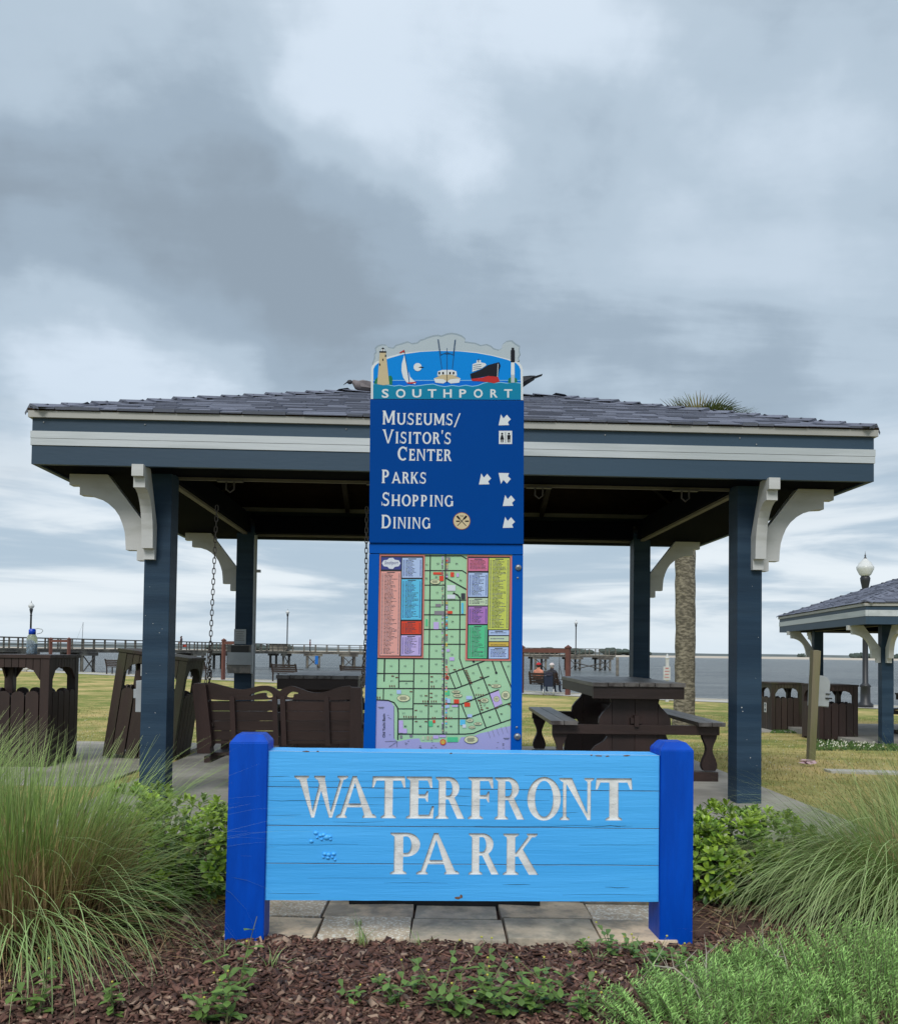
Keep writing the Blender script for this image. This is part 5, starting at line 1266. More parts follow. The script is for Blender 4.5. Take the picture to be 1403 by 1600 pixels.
# pink litter by the post, concrete stub of path
lt = gpt(1262, 1196); LI = MB(); rr = random.Random(2)
V = [(rr.uniform(-.11, .11), rr.uniform(-.06, .06), rr.uniform(.0, .05)) for _ in range(16)]
for k in range(14): LI.add([V[k], V[(k + 1) % 16], V[(k + 2) % 16]], [(0, 1, 2)])
o = LI.build('litter_scrap', mat('pink_paper', (.55, .38, .42), .7), None); o.location = (lt.x, lt.y, lt.z + .01)
tag(o, 'crumpled pink paper scrap lying at the foot of the leaning timber post', 'litter')
q0, q1 = gpt(1292, 1205), gpt(1400, 1212)
MB().hexa([(q0.x, q0.y - .09, q0.z - .1), (q1.x + 1, q1.y - .12, q1.z - .1), (q1.x + 1, q1.y + .12, q1.z - .1), (q0.x, q0.y + .09, q0.z - .1),
           (q0.x, q0.y - .09, q0.z + .012), (q1.x + 1, q1.y - .12, q1.z + .02), (q1.x + 1, q1.y + .12, q1.z + .02), (q0.x, q0.y + .09, q0.z + .012)]).build('kerb', M_walk, kind='structure')
pp = Vector((r1.x, r1.y + .3, 0)); MB().box((pp.x + .7, pp.y + .1, G(pp.x, pp.y) - .02), (3.0, 1.7, .10)).build('bin_pad', M_conc, kind='structure')
MB().box((pb.x, pb.y, G(9, 17) + .02), (5.0, 5.6, .14), rot=Matrix.Rotation(ANG, 3, 'Z')).build('distant_pavilion_floor', M_conc, kind='structure')

# ================================================================== LAMPS
def lamp(loc, label, hgt, pier=False, k=1.0, group='acorn globe lamp posts'):
    root = empty('street_lamp', loc, 0, label, 'street lamp', group)
    g = .17 * k
    MB().lathe([(.20 * k, 0), (.20 * k, .12), (.13 * k, .2), (.12 * k, .7), (.15 * k, .74), (.11 * k, .80), (.075 * k, .85), (.065 * k, hgt - .75), (.10 * k, hgt - .72), (.065 * k, hgt - .66), (.07 * k, hgt - .5), (.12 * k, hgt - .18), (.13 * k, hgt - .08), (.10 * k, hgt)], 14).build('lamp_pole', M_lamp, root, smooth=True)
    MB().lathe([(.11 * k, hgt), (.15 * k, hgt + .05), (.215 * k, hgt + .22), (.225 * k, hgt + .30), (.21 * k, hgt + .34), (.19 * k, hgt + .36), (.15 * k, hgt + .46), (.08 * k, hgt + .54), (.05 * k, hgt + .60)], 18).build('globe', M_globe, root, smooth=True)
    MB().lathe([(.05 * k, hgt + .59), (.03 * k, hgt + .64), (.012 * k, hgt + .66), (.025 * k, hgt + .70), (.008 * k, hgt + .76), (.002, hgt + .86)], 8).build('finial', M_lamp, root)
    return root
L0 = gpt(1352, 1106); tz = atY(1348.5, 900, L0.y)
lamp(L0, 'tall black lamp post with white acorn globe rising behind the distant pavilion roof', tz.z - L0.z, k=1.28)
# ================================================================== PIER
def pln(px):      # ground-plan line of the pier
    if px <= 440: t = (px + 140) / 580; inv = (1 - t) / 76 + t / 138
    else: t = (px - 440) / 517; inv = (1 - t) / 138 + t / 149
    y = 1 / inv; return Vector(((px - CX) / F * y, y, 0))
DZ = 1.02
PIER = empty('fishing_pier', (0, 0, 0), 0, 'long weathered timber fishing pier with railings crossing the water behind the pavilion', 'pier')
A, Bp, Cp = pln(-140), pln(440), pln(957)
def frame_of(p, q): d = (q - p).normalized(); return d, Vector((-d.y, d.x, 0))
for p, q in ((A, Bp), (Bp, Cp)):
    d, n = frame_of(p, q); hw = 1.5
    MB().hexa([p - n * hw + Vector((0, 0, DZ - .12)), q - n * hw + Vector((0, 0, DZ - .12)), q + n * hw + Vector((0, 0, DZ - .12)), p + n * hw + Vector((0, 0, DZ - .12)),
               p - n * hw + Vector((0, 0, DZ)), q - n * hw + Vector((0, 0, DZ)), q + n * hw + Vector((0, 0, DZ)), p + n * hw + Vector((0, 0, DZ))]).build('deck', M_pierw, PIER)
    MB().hexa([p - n * (hw - .1) + Vector((0, 0, DZ - .42)), q - n * (hw - .1) + Vector((0, 0, DZ - .42)), q - n * (hw - .3) + Vector((0, 0, DZ - .42)), p - n * (hw - .3) + Vector((0, 0, DZ - .42)),
               p - n * (hw - .1) + Vector((0, 0, DZ - .125)), q - n * (hw - .1) + Vector((0, 0, DZ - .125)), q - n * (hw - .3) + Vector((0, 0, DZ - .125)), p - n * (hw - .3) + Vector((0, 0, DZ - .125))]).build('stringer', M_pierw, PIER)
    for s_ in (-1, 1):
        for z, hgt_, m in ((1.10, .09, M_pierd), (.74, .07, M_pierd), (.40, .07, M_pierd)):
            o_ = n * (hw * s_); w_ = n * .05
            MB().hexa([p + o_ - w_ + Vector((0, 0, DZ + z - hgt_)), q + o_ - w_ + Vector((0, 0, DZ + z - hgt_)), q + o_ + w_ + Vector((0, 0, DZ + z - hgt_)), p + o_ + w_ + Vector((0, 0, DZ + z - hgt_)),
                       p + o_ - w_ + Vector((0, 0, DZ + z)), q + o_ - w_ + Vector((0, 0, DZ + z)), q + o_ + w_ + Vector((0, 0, DZ + z)), p + o_ + w_ + Vector((0, 0, DZ + z))]).build('rail', m, PIER)
        Ln = (q - p).length; n_p = int(Ln / 1.75)
        pmsh = MB().box((0, 0, .55), (.13, .13, 1.1)).mesh('rail_post', M_pierw)
        for i in range(n_p + 1):
            c = p + d * (Ln * i / n_p) + n * (hw * s_ * .97); inst('rail_post', pmsh, PIER, (c.x, c.y, DZ), (0, 0, math.atan2(d.y, d.x)))
def bent(px, big=False):
    p = pln(px); d, n = frame_of(A, Bp) if px <= 440 else frame_of(Bp, Cp); e_ = d
    for s_, off in ((-1, -.9), (1, .9)):
        for k in (-1, 1):
            c = p + d * off + n * (1.15 * k)
            MB().tube([(c.x, c.y, WATER_Z - 1), (c.x, c.y, DZ - .45)], .19, 8).build('pile', M_pierd if k > 0 else M_pierw, PIER)
    for k in (-1, 1):
        c = p + n * (1.15 * k); MB().box((c.x, c.y, DZ - .60), (3.0, .34, .36), rot=Matrix.Rotation(math.atan2(d.y, d.x), 3, 'Z')).build('pile_cap', M_pierw, PIER) if False else None
        g = MB(); rot = Matrix.Rotation(math.atan2(d.y, d.x), 3, 'Z'); g.box((0, 0, 0), (2.9, .34, .34)); g.v = [tuple(rot @ Vector(v) + Vector((c.x, c.y, DZ - .60))) for v in g.v]; g.build('pile_cap', M_pierw, PIER)
    c = p - n * 1.36; z0, z1 = WATER_Z + .1, DZ - .8
    a_, b_2 = c - d * .9, c + d * .9
    MB().tube([(a_.x, a_.y, z1), (b_2.x, b_2.y, z0)], .07, 5).build('brace', M_pierd, PIER); MB().tube([(b_2.x, b_2.y, z1), (a_.x, a_.y, z0)], .07, 5).build('brace', M_pierd, PIER)
for px in (-60, 30, 125, 225, 300, 352, 438, 490, 545, 600, 665, 720, 775, 842, 895, 942): bent(px)
p0_, p1_ = pln(897), pln(940); d, n = frame_of(Bp, Cp)
for a_, b_2 in ((-.3, WATER_Z + .2), (WATER_Z + .2, -.3)): MB().tube([(p0_.x, p0_.y - 1.5, a_), (p1_.x, p1_.y - 1.5, b_2)], .09, 5).build('brace', M_pierd, PIER)
for px, lab, top_ in ((48, 'black pier lamp post at the far left rising behind the water bottle', 938), (449, 'black pier lamp post between the rear left pavilion post and the kiosk', 951), (900, 'black pier lamp post near the pier end right of the kiosk', 968)):
    p = pln(px); t_ = atY(px + 1, top_, p.y); lamp((p.x, p.y, DZ), lab, t_.z - DZ - .86 * 1.0, k=1.35)
sh = pln(437); SH = empty('pier_windbreak', (sh.x, sh.y, DZ), 0, 'low beige timber windbreak standing on the pier beside the middle pier lamp', 'windbreak')
for k in range(9): MB().box((-1.4 + k * .32, 0, .55), (.31, .08, 1.0)).build('board', M_pierw, SH)
MB().box((-.1, 0, 1.1), (3.0, .5, .1)).build('coping', M_pierw, SH)
pl_ = atY(964.5, 1056, 112); PI = MB().tube([(0, 0, -1), (0, 0, 2.4)], .20, 9); o = PI.build('mooring_pile', M_pierw); o.location = (pl_.x, 112, WATER_Z); tag(o, 'lone timber mooring pile in the water right of the pier end', 'pile')
bs = atY(494.5, 1046, 70); BS = empty('water_marker_sign', (bs.x, 70, bs.z), 0, 'small plain blue marker board on a thin pole below the pier', 'sign')
MB().tube([(0, 0, -.8), (0, 0, .4)], .03, 6).build('pole', M_steel, BS); MB().box((0, -.04, .75), (.26, .03, .68)).build('board', mat('marker_blue', (.0, .14, .50), .5), BS, bevel=.01)
# sailing boat far beyond the pier
sb = (atY(128, 1000, 420)); SB = empty('sailing_boat', (sb.x, 420, WATER_Z), 0, 'distant moored sailing boat whose bare mast shows above the pier railing at left', 'boat')
mb = MB(); mb.add([(-5, 0, 1.1), (-4, -1.3, 1.1), (2, -1.4, 1.15), (5.5, 0, 1.4), (2, 1.4, 1.15), (-4, 1.3, 1.1), (-4, 0, -.2), (2, 0, -.3), (4, 0, -.1)], [(0, 1, 2, 3, 4, 5), (0, 6, 1), (1, 6, 7, 2), (2, 7, 8, 3), (3, 8, 7, 4), (4, 7, 6, 5), (5, 6, 0)]); mb.build('hull', M_white, SB)
MB().tube([(0, 0, 1.1), (.4, 0, 15.0)], .13, 5).build('mast', M_steel, SB); MB().tube([(0, 0, 2.2), (-4, 0, 2.1)], .1, 5).build('boom', M_steel, SB); MB().tube([(-4.5, 0, 1.2), (.4, 0, 14.6)], .04, 4).build('stay', M_steel, SB)

# ================================================================== WALKWAY: swing frames, benches, small sign
def bench_back(root, L=1.5, z=.45, legs=True, m=M_brown_h):
    for k in range(4): MB().box((0, -.02 - k * .025, z + .10 + k * .115), (L, .03, .095)).build('back_slat', m, root)
    for k in range(4): MB().box((0, .06 + k * .11, z), (L, .09, .03)).build('seat_slat', m, root)
    for x in (-L / 2 + .06, L / 2 - .06):
        MB().hexa([(x - .03, -.02, z), (x + .03, -.02, z), (x + .03, .04, z), (x - .03, .04, z), (x - .03, -.16, z + .55), (x + .03, -.16, z + .55), (x + .03, -.10, z + .55), (x - .03, -.10, z + .55)]).build('back_post', m, root)
        MB().box((x, .22, z + .22), (.07, .5, .03)).build('armrest', m, root)
        if legs:
            for y in (0.02, .42): MB().box((x, y, z / 2), (.06, .06, z)).build('leg', m, root)
ash = math.atan2(ST.y, ST.x)
def swing_frame(px, label, hgt=2.05, W=2.3, swing=True, swl=None, dx=0.0):
    p = shorepx(px, -1.75); p.z = G(p.x, p.y)
    root = empty('swing_frame', p, ash, label, 'swing frame', 'red brown timber swing frames along the waterfront walk')
    for s_ in (-1, 1):
        MB().box((s_ * W / 2, 0, hgt / 2), (.17, .17, hgt)).build('post', M_redw, root)
        x = s_ * W / 2; mb = MB(); mb.box((x, 0, hgt + .02), (.23, .23, .05)); mb.add([(x - .1, -.1, hgt + .045), (x + .1, -.1, hgt + .045), (x + .1, .1, hgt + .045), (x - .1, .1, hgt + .045), (x, 0, hgt + .14)], [(0, 1, 4), (1, 2, 4), (2, 3, 4), (3, 0, 4)]); mb.build('post_cap', M_redw, root)
    MB().box((0, 0, hgt - .12), (W - .18, .12, .18)).build('cross_beam', M_redw, root)
    if swing:
        z = .42; sw = empty('hanging_swing_bench', p + Vector((0, 0, .42)), ash - (math.pi if False else 0), swl, 'swing', 'dark brown swing benches in the waterfront frames')
        bench_back(sw, 1.45, 0.0, False)
        for s_ in (-1, 1):
            MB().tube([(s_ * .72, .0, .0), (s_ * .72, 0.05, 1.50)], .014, 4).build('chain', M_chain, sw); MB().tube([(s_ * .72, .42, .0), (s_ * .72, 0.05, .85)], .014, 4).build('chain', M_chain, sw)
        return root, sw
    return root, None
swing_frame(94, 'red brown swing frame at far left seen just above the bin lid', 2.3, swing=False)
swing_frame(371, 'red brown swing frame partly hidden by the rear left pavilion post', 2.25, swl='empty swing bench in the frame behind the rear left pavilion post')
FR3, SW3 = swing_frame(851, 'red brown swing frame between the kiosk and the near picnic table', 2.0, 2.3, swl='occupied dark swing bench in the frame right of the kiosk')
def park_bench(px, label, s=-1.2):
    p = shorepx(px, s); p.z = G(p.x, p.y) + .02
    root = empty('park_bench', p, ash, label, 'bench', 'park benches facing the water'); bench_back(root, 2.0, .46); return root
park_bench(181, 'park bench on the waterfront walk left of the mossy bin'); park_bench(307, 'park bench on the waterfront walk between the near left post and the rear left post')
park_bench(446, 'park bench on the waterfront walk just right of the rear left post'); park_bench(556, 'park bench half hidden behind the middle picnic table beside the kiosk')
sg = gpt(1042, 1097); SG = empty('warning_sign', sg, 0, 'small white post sign with red lettering by the water left of the palm trunk', 'sign')
sgt = atY(1042, 1026, sg.y).z - sg.z
MB().box((0, 0, sgt / 2 - .02), (.11, .11, sgt - .04)).build('post', M_white, SG); mb = MB().lathe([(.07, sgt - .1), (.09, sgt - .06), (.04, sgt + .04), (.02, sgt + .10)], 8); mb.build('post_cap', M_white, SG)
MB().box((-.03, -.075, sgt - .62), (.26, .03, .50)).build('sign_face', M_white, SG)
M_rtxt = mat('sign_red_print', (.42, .16, .16), .5)
for k, (w_, hh_) in enumerate(((.12, .05), (.18, .035), (.15, .035), (.17, .03))): MB().box((-.03, -.092, sgt - .44 - k * .11), (w_, .002, hh_)).build('print_line', M_rtxt, SG)

# ================================================================== PALM
pb_ = gpt(1068, 1142); PT = empty('palm_tree', pb_, 0, 'thick trunked cabbage palm behind the pavilion, its fronds showing above the shingles', 'tree')
hT = atY(1080, 712, pb_.y).z - pb_.z; wdt = pb_.y * 31 / F / 2
pts, rad = [], []
for i in range(31):
    t = i / 30; q = Vector((0.02 * math.sin(t * 5) + .02 * t + .26 * sm((t - .82) / .18), 0, hT * t)); pts.append(q)
    rad.append(wdt * (1.15 - .15 * min(1, t * 6)) * (1 + .03 * math.sin(i * 2.1)) * (1.0 + .06 * sm((t - .5) / .3)))
mb = MB().tube(pts, rad, 22)
for i, v in enumerate(mb.v):
    k = 1 + .05 * noise.noise(Vector((v[0] * 7, v[1] * 7, v[2] * 4))); cx_ = pts[min(30, i // 22)].x; mb.v[i] = (cx_ + (v[0] - cx_) * k, v[1] * k, v[2])
mb.build('trunk', M_trunk, PT, smooth=True)
def frond(az, el, L, droop, m, seed):
    rr = random.Random(seed); mb = MB(); d = Vector((math.cos(az), math.sin(az), 0)); pt = Vector((0.29, 0, hT)); stem = [pt.copy()]; e_ = el
    for i in range(5): pt = pt + (d * math.cos(e_) + Vector((0, 0, math.sin(e_)))) * L * .11; e_ -= droop * .05; stem.append(pt.copy())
    mb.tube(stem, [.03, .025, .02, .016, .012, .01], 4)
    up = Vector((0, 0, 1)); side = d.cross(up).normalized(); base = stem[-1]; fwd = (d * math.cos(e_) + up * math.sin(e_)); nrm = side.cross(fwd)
    for k in range(34):
        a = (k / 33 - .5) * R(250); ln = L * .52 * (.75 + .25 * math.cos(a)) * rr.uniform(.85, 1.05); dr = (fwd * math.cos(a) + side * math.sin(a)); p = base.copy() - fwd * .05; w_ = .030
        pv = []; g = 0
        for s_ in range(5):
            t = s_ / 4; ww = w_ * (1 - t) * (1 if s_ else .5) + .002; sd = dr.cross(nrm).normalized() * ww; pv += [p - sd, p + sd]
            p = p + dr * (ln / 4) + up * (-droop * .05 * t * t * ln + (.02 if t < .3 else 0)); 
        mb.add(pv, [(2 * i, 2 * i + 1, 2 * i + 3, 2 * i + 2) for i in range(4)])
    return mb.build('frond', m, PT)
rr = random.Random(4)
for i in range(34):
    el = R(rr.uniform(-35, 85)); frond(rr.uniform(0, 6.28), el, rr.uniform(1.0, 1.3) if el > .3 else 1.1, rr.uniform(2, 7), M_frond if rr.random() < .85 else M_frond2, i)
for i in range(44):
    frond(rr.uniform(0, 6.28), R(rr.uniform(50, 90)), rr.uniform(1.25, 1.58), rr.uniform(1, 5), M_frond if i % 5 else M_frond2, 100 + i)

# ================================================================== BIRDS
M_feath = mat('grey_feathers', (.16, .14, .15), .7, .2, 40); M_fdark = mat('dark_feathers', (.018, .02, .028), .6); M_gull = mat('pale_feathers', (.55, .56, .58), .7, .1, 30)
def bird(name, loc, rz, s, m, mh_, label, cat, head_down=False):
    root = empty(name, loc, rz, label, cat); root.scale = (s,) * 3
    mb = MB(); hz_ = .02 if head_down else .09
    mb.tube([(-.17, 0, .06), (-.10, 0, .075), (-.04, 0, .085), (.03, 0, .095), (.08, 0, .11 if not head_down else .10), (.105, 0, .15 if not head_down else .125), (.12, 0, .175 if not head_down else .13)], [.012, .034, .052, .055, .042, .024, .018], 10)
    mb.build('body', m, root, smooth=True)
    h0 = (.135, 0, .185) if not head_down else (.145, 0, .125)
    mb = MB().ell(h0, (.027, .02, .021), 10, 7); mb.build('head', mh_, root, smooth=True)
    MB().tube([(h0[0] + .02, 0, h0[2]), (h0[0] + .06, 0, h0[2] - (.006 if not head_down else .03))], [.008, .002], 6).build('beak', M_fdark, root)
    for s_ in (-1, 1):
        MB().add([(.06, s_ * .05, .12), (-.02, s_ * .062, .125), (-.15, s_ * .03, .085), (-.19, s_ * .012, .07), (-.06, s_ * .058, .06), (.04, s_ * .056, .07)], [(0, 1, 4, 5), (1, 2, 3, 4)]).build('wing', m, root)
        MB().tube([(.01, s_ * .02, .05), (.012, s_ * .022, 0)], .004, 5).build('leg', M_fdark, root)
    MB().add([(-.15, -.02, .072), (-.15, .02, .072), (-.24, .028, .055), (-.24, -.028, .055), (-.15, -.02, .062), (-.15, .02, .062)], [(0, 1, 2, 3), (4, 5, 2, 3)]).build('tail', mh_, root)
    return root
g0 = atY(571, 618, pc.y); bird('pigeon', (g0.x, pc.y - .02, g0.z - .008), R(184), 1.05, M_feath, M_fdark, 'grey pigeon with lowered dark head on the roof ridge left of the header board', 'bird', True)
g1 = atY(812, 622, pc.y - .05); bird('dark_bird', (g1.x - .02, pc.y - .1, g1.z + .015), R(172), 1.25, M_fdark, M_fdark, 'black bird on the roof ridge whose tail shows right of the header board', 'bird').rotation_euler = (0, R(28), R(180))
g2 = gpt(41, 1050); bird('gull', g2, R(10), 2.6, M_gull, M_gull, 'pale gull standing on the lawn seen through the left bin opening', 'bird')

# ================================================================== PEOPLE
M_skin = mat('skin', (.42, .24, .17), .6); M_hair = mat('dark_hair', (.03, .02, .015), .7); M_hairg = mat('grey_hair', (.35, .33, .31), .7)
def cloth(n, c): return mat('cloth_' + n, c, .85, .1, 20)
def person(loc, rz, label, seated, shirt, trousers, hair, hat=None, arms='down', group=None, s=1.0):
    root = empty('person', loc, rz, label, 'person', group); root.scale = (s,) * 3
    # joints: +y is forward
    hip = Vector((0, 0, .92)) if not seated else Vector((0, 0, .12))
    ch = hip + Vector((0, -.03 if seated else 0, .42)); nk = ch + Vector((0, 0, .12)); hd = nk + Vector((0, .02, .10)); tp_ = hd + Vector((0, .01, .12))
    J = [hip, hip + Vector((0, 0, .2)), ch, nk, hd, tp_]; Rr = [.15, .14, .17, .06, .095, .085]; E = [(0, 1), (1, 2), (2, 3), (3, 4), (4, 5)]; Z = ['t', 's', 's', 'k', 'k', 'k']
    def chain_(start, pts, rs, zs):
        pr = start
        for p, r_, z in zip(pts, rs, zs): J.append(p); Rr.append(r_); Z.append(z); E.append((pr, len(J) - 1)); pr = len(J) - 1
    for k in (-1, 1):
        if seated: leg = [hip + Vector((k * .10, .05, -.01)), hip + Vector((k * .12, .45, .02)), hip + Vector((k * .12, .48, -.40)), hip + Vector((k * .12, .60, -.44))]
        else: leg = [hip + Vector((k * .09, 0, -.06)), hip + Vector((k * .10, .03 * k, -.46)), hip + Vector((k * .10, -.04 * k, -.88)), hip + Vector((k * .11, .13 - .04 * k, -.90))]
        chain_(0, leg, [.095, .065, .045, .035], ['t', 't', 't', 'h'])
        sh_ = ch + Vector((k * .19, 0, .03))
        arm = [sh_, sh_ + Vector((k * .05, .02, -.28)), sh_ + Vector((k * .02, .2 if seated or arms == 'fwd' else .06, -.50 if not seated else -.38)), sh_ + Vector((k * .0, .26 if seated or arms == 'fwd' else .08, -.58 if not seated else -.38))]
        chain_(2, arm, [.06, .045, .035, .03], ['s', 's', 'k', 'k'])
    me = bpy.data.meshes.new('tmp'); me.from_pydata([tuple(j) for j in J], E, []); o = bpy.data.objects.new('tmp', me); COL.objects.link(o)
    md = o.modifiers.new('s', 'SKIN'); 
    for i, r_ in enumerate(Rr): me.skin_vertices[0].data[i].radius = (r_, r_ * (.72 if Z[i] == 's' and i < 3 else 1)); me.skin_vertices[0].data[i].use_root = (i == 0)
    sb_ = o.modifiers.new('d', 'SUBSURF'); sb_.levels = 1
    dgr = bpy.context.evaluated_depsgraph_get(); m2 = bpy.data.meshes.new_from_object(o.evaluated_get(dgr)); bpy.data.objects.remove(o)
    m2.materials.clear(); [m2.materials.append(x) for x in (shirt, trousers, M_skin, M_fdark)]
    zi = {'s': 0, 't': 1, 'k': 2, 'h': 3}
    for p in m2.polygons:
        c = p.center; best = min(range(len(J)), key=lambda i: (J[i] - c).length - Rr[i]); p.material_index = zi[Z[best]]; p.use_smooth = True
    b = bpy.data.objects.new('body', m2); link(b, root)
    mb = MB().ell((hd.x, hd.y - .015, hd.z + .05), (.092, .105, .11), 12, 8); mb.f = [f for f in mb.f if sum(mb.v[i][2] for i in f) / 4 > hd.z + .02 or sum(mb.v[i][1] for i in f) / 4 < hd.y - .03]; mb.m = [0] * len(mb.f)
    mb.build('hair', hair, root, smooth=True)
    if hat:
        mb = MB().ell((hd.x, hd.y - .01, hd.z + .085), (.105, .118, .10), 12, 8); mb.f = [f for f in mb.f if sum(mb.v[i][2] for i in f) / 4 > hd.z + .07]; mb.m = [0] * len(mb.f)
        mb.add([(-.08, hd.y + .08, hd.z + .08), (.08, hd.y + .08, hd.z + .08), (.06, hd.y + .20, hd.z + .07), (-.06, hd.y + .20, hd.z + .07)], [(0, 1, 2, 3)]); mb.build('cap', hat, root, smooth=True)
    return root
def on_swing(x): return SW3.location + Vector((math.cos(ash) * x, math.sin(ash) * x, 0)) + Vector((-math.sin(ash), math.cos(ash), 0)) * .16
person(on_swing(-.36), ash, 'person in red cap and coral shirt sitting on the swing, seen from behind', True, cloth('coral', (.62, .26, .18)), cloth('jeans', (.05, .08, .14)), M_hair, cloth('redcap', (.50, .02, .03)))
person(on_swing(.30), ash, 'person with pale head covering and dark top on the swing, seen from behind', True, cloth('black', (.025, .025, .035)), cloth('navy', (.02, .03, .06)), M_hairg, cloth('palecap', (.70, .62, .62)))
q = pln(281); person((q.x, q.y + .5, DZ), R(90), 'person in pale top walking on the pier, left of the pair', False, cloth('pale', (.50, .50, .52)), cloth('greyt', (.20, .20, .22)), M_hair, s=1.0)
q = pln(285); person((q.x, q.y - .3, DZ), R(80), 'taller person in dark top walking on the pier, right of the pair', False, cloth('darktop', (.10, .07, .08)), cloth('tan', (.30, .24, .18)), M_hair, arms='fwd', s=1.06)
cq = pln(289); CT = empty('red_cooler', (cq.x, cq.y, DZ + .55), 0, 'small red cooler bag carried by the pair walking on the pier', 'bag'); MB().box((0, 0, 0), (.42, .28, .36)).build('bag_body', cloth('redbag', (.60, .08, .05)), CT, bevel=.03); MB().tube([(-.15, 0, .17), (-.1, 0, .32), (.1, 0, .32), (.15, 0, .17)], .015, 5).build('handle', M_black, CT)
q = pln(485); person((q.x, q.y, DZ), R(-90), 'lone person in red top standing on the pier between the lamp and the kiosk', False, cloth('dred', (.20, .04, .04)), cloth('blk', (.02, .02, .025)), M_hair, s=1.12)
# pushchair in front of the swing
sp_3 = on_swing(.55) + Vector((-math.sin(ash), math.cos(ash), 0)) * -.75; gz = G(sp_3.x, sp_3.y) + .015
ST_ = empty('pushchair', (sp_3.x, sp_3.y, gz), ash + .5, 'dark folded hood pushchair with pale wheels parked beside the swing', 'pushchair')
for x in (-.22, .22):
    for y, r_ in ((-.30, .13), (.32, .10)):
        mb = MB(); mb.lathe([(r_, -.02), (r_, .02), (r_ * .7, .02), (r_ * .7, -.02)], 14); mb.v = [(x + v[2], y + v[0], r_ + v[1]) for v in mb.v]; mb.build('wheel', M_white if y < 0 else M_black, ST_)
for x in (-.2, .2): MB().tube([(x, .32, .12), (x, 0, .5), (x, -.35, .98)], .016, 5).build('frame_tube', M_black, ST_); MB().tube([(x, -.3, .14), (x, .05, .5)], .016, 5).build('frame_tube', M_black, ST_)
MB().tube([(-.2, -.35, .98), (.2, -.35, .98)], .02, 6).build('handle', M_black, ST_)
mb = MB(); mb.hexa([(-.18, -.12, .34), (.18, -.12, .34), (.18, .25, .38), (-.18, .25, .38), (-.19, -.26, .80), (.19, -.26, .80), (.19, -.10, .80), (-.19, -.10, .80)]); mb.build('seat', cloth('navyseat', (.02, .03, .07)), ST_, bevel=.02)
mb = MB().ell((0, -.08, .82), (.21, .24, .20), 12, 8); mb.f = [f for f in mb.f if sum(mb.v[i][2] for i in f) / 4 > .80]; mb.m = [0] * len(mb.f); mb.build('hood', cloth('hood', (.03, .03, .05)), ST_, smooth=True)
# ================================================================== VEGETATION
def quads_mesh(name, V, Fq, mats, attr=None, midx=None):
    me = bpy.data.meshes.new(name); nv, nf = len(V), len(Fq)
    me.vertices.add(nv); me.vertices.foreach_set('co', np.asarray(V, np.float32).ravel())
    k = Fq.shape[1]; me.loops.add(nf * k); me.loops.foreach_set('vertex_index', Fq.astype(np.int32).ravel())
    me.polygons.add(nf); me.polygons.foreach_set('loop_start', np.arange(0, nf * k, k, dtype=np.int32))
    for m in (mats if isinstance(mats, (list, tuple)) else [mats]): me.materials.append(m)
    if midx is not None: me.polygons.foreach_set('material_index', midx.astype(np.int32))
    if attr is not None:
        for an, av in attr.items(): a = me.attributes.new(an, 'FLOAT', 'POINT'); a.data.foreach_set('value', av.astype(np.float32))
    me.update(calc_edges=True); return me
def blade_mat(name, stops, rough=.55, trans=.25, hue=.35):
    """colour along the blade (attribute 'along') times a per-blade tone ('tone'); a blade's own pigment"""
    m = bpy.data.materials.new(name); m.use_nodes = True; N, Lk = nodes_of(m); b = N['Principled BSDF']
    a = N.new('ShaderNodeAttribute'); a.attribute_name = 'along'; t = N.new('ShaderNodeAttribute'); t.attribute_name = 'tone'
    r_ = N.new('ShaderNodeValToRGB'); Lk.new(a.outputs['Fac'], r_.inputs[0]); cr2 = r_.color_ramp
    cr2.elements[0].position = stops[0][0]; cr2.elements[0].color = (*stops[0][1], 1); cr2.elements[1].position = stops[-1][0]; cr2.elements[1].color = (*stops[-1][1], 1)
    for p, c in stops[1:-1]: e_ = cr2.elements.new(p); e_.color = (*c, 1)
    mr = N.new('ShaderNodeMapRange'); mr.inputs[3].default_value = 1 - hue; mr.inputs[4].default_value = 1 + hue; Lk.new(t.outputs['Fac'], mr.inputs[0])
    cb = N.new('ShaderNodeCombineColor'); [Lk.new(mr.outputs[0], cb.inputs[i]) for i in range(3)]
    mx_ = N.new('ShaderNodeMix'); mx_.data_type = 'RGBA'; mx_.blend_type = 'MULTIPLY'; mx_.inputs[0].default_value = 1; Lk.new(r_.outputs[0], mx_.inputs[6]); Lk.new(cb.outputs[0], mx_.inputs[7])
    Lk.new(mx_.outputs[2], b.inputs['Base Color']); b.inputs['Roughness'].default_value = rough; b.inputs['Specular IOR Level'].default_value = .35
    tr = N.new('ShaderNodeBsdfTranslucent'); Lk.new(mx_.outputs[2], tr.inputs[0]); ms = N.new('ShaderNodeMixShader'); ms.inputs[0].default_value = trans
    Lk.new(b.outputs[0], ms.inputs[1]); Lk.new(tr.outputs[0], ms.inputs[2]); Lk.new(ms.outputs[0], N['Material Output'].inputs[0]); return m
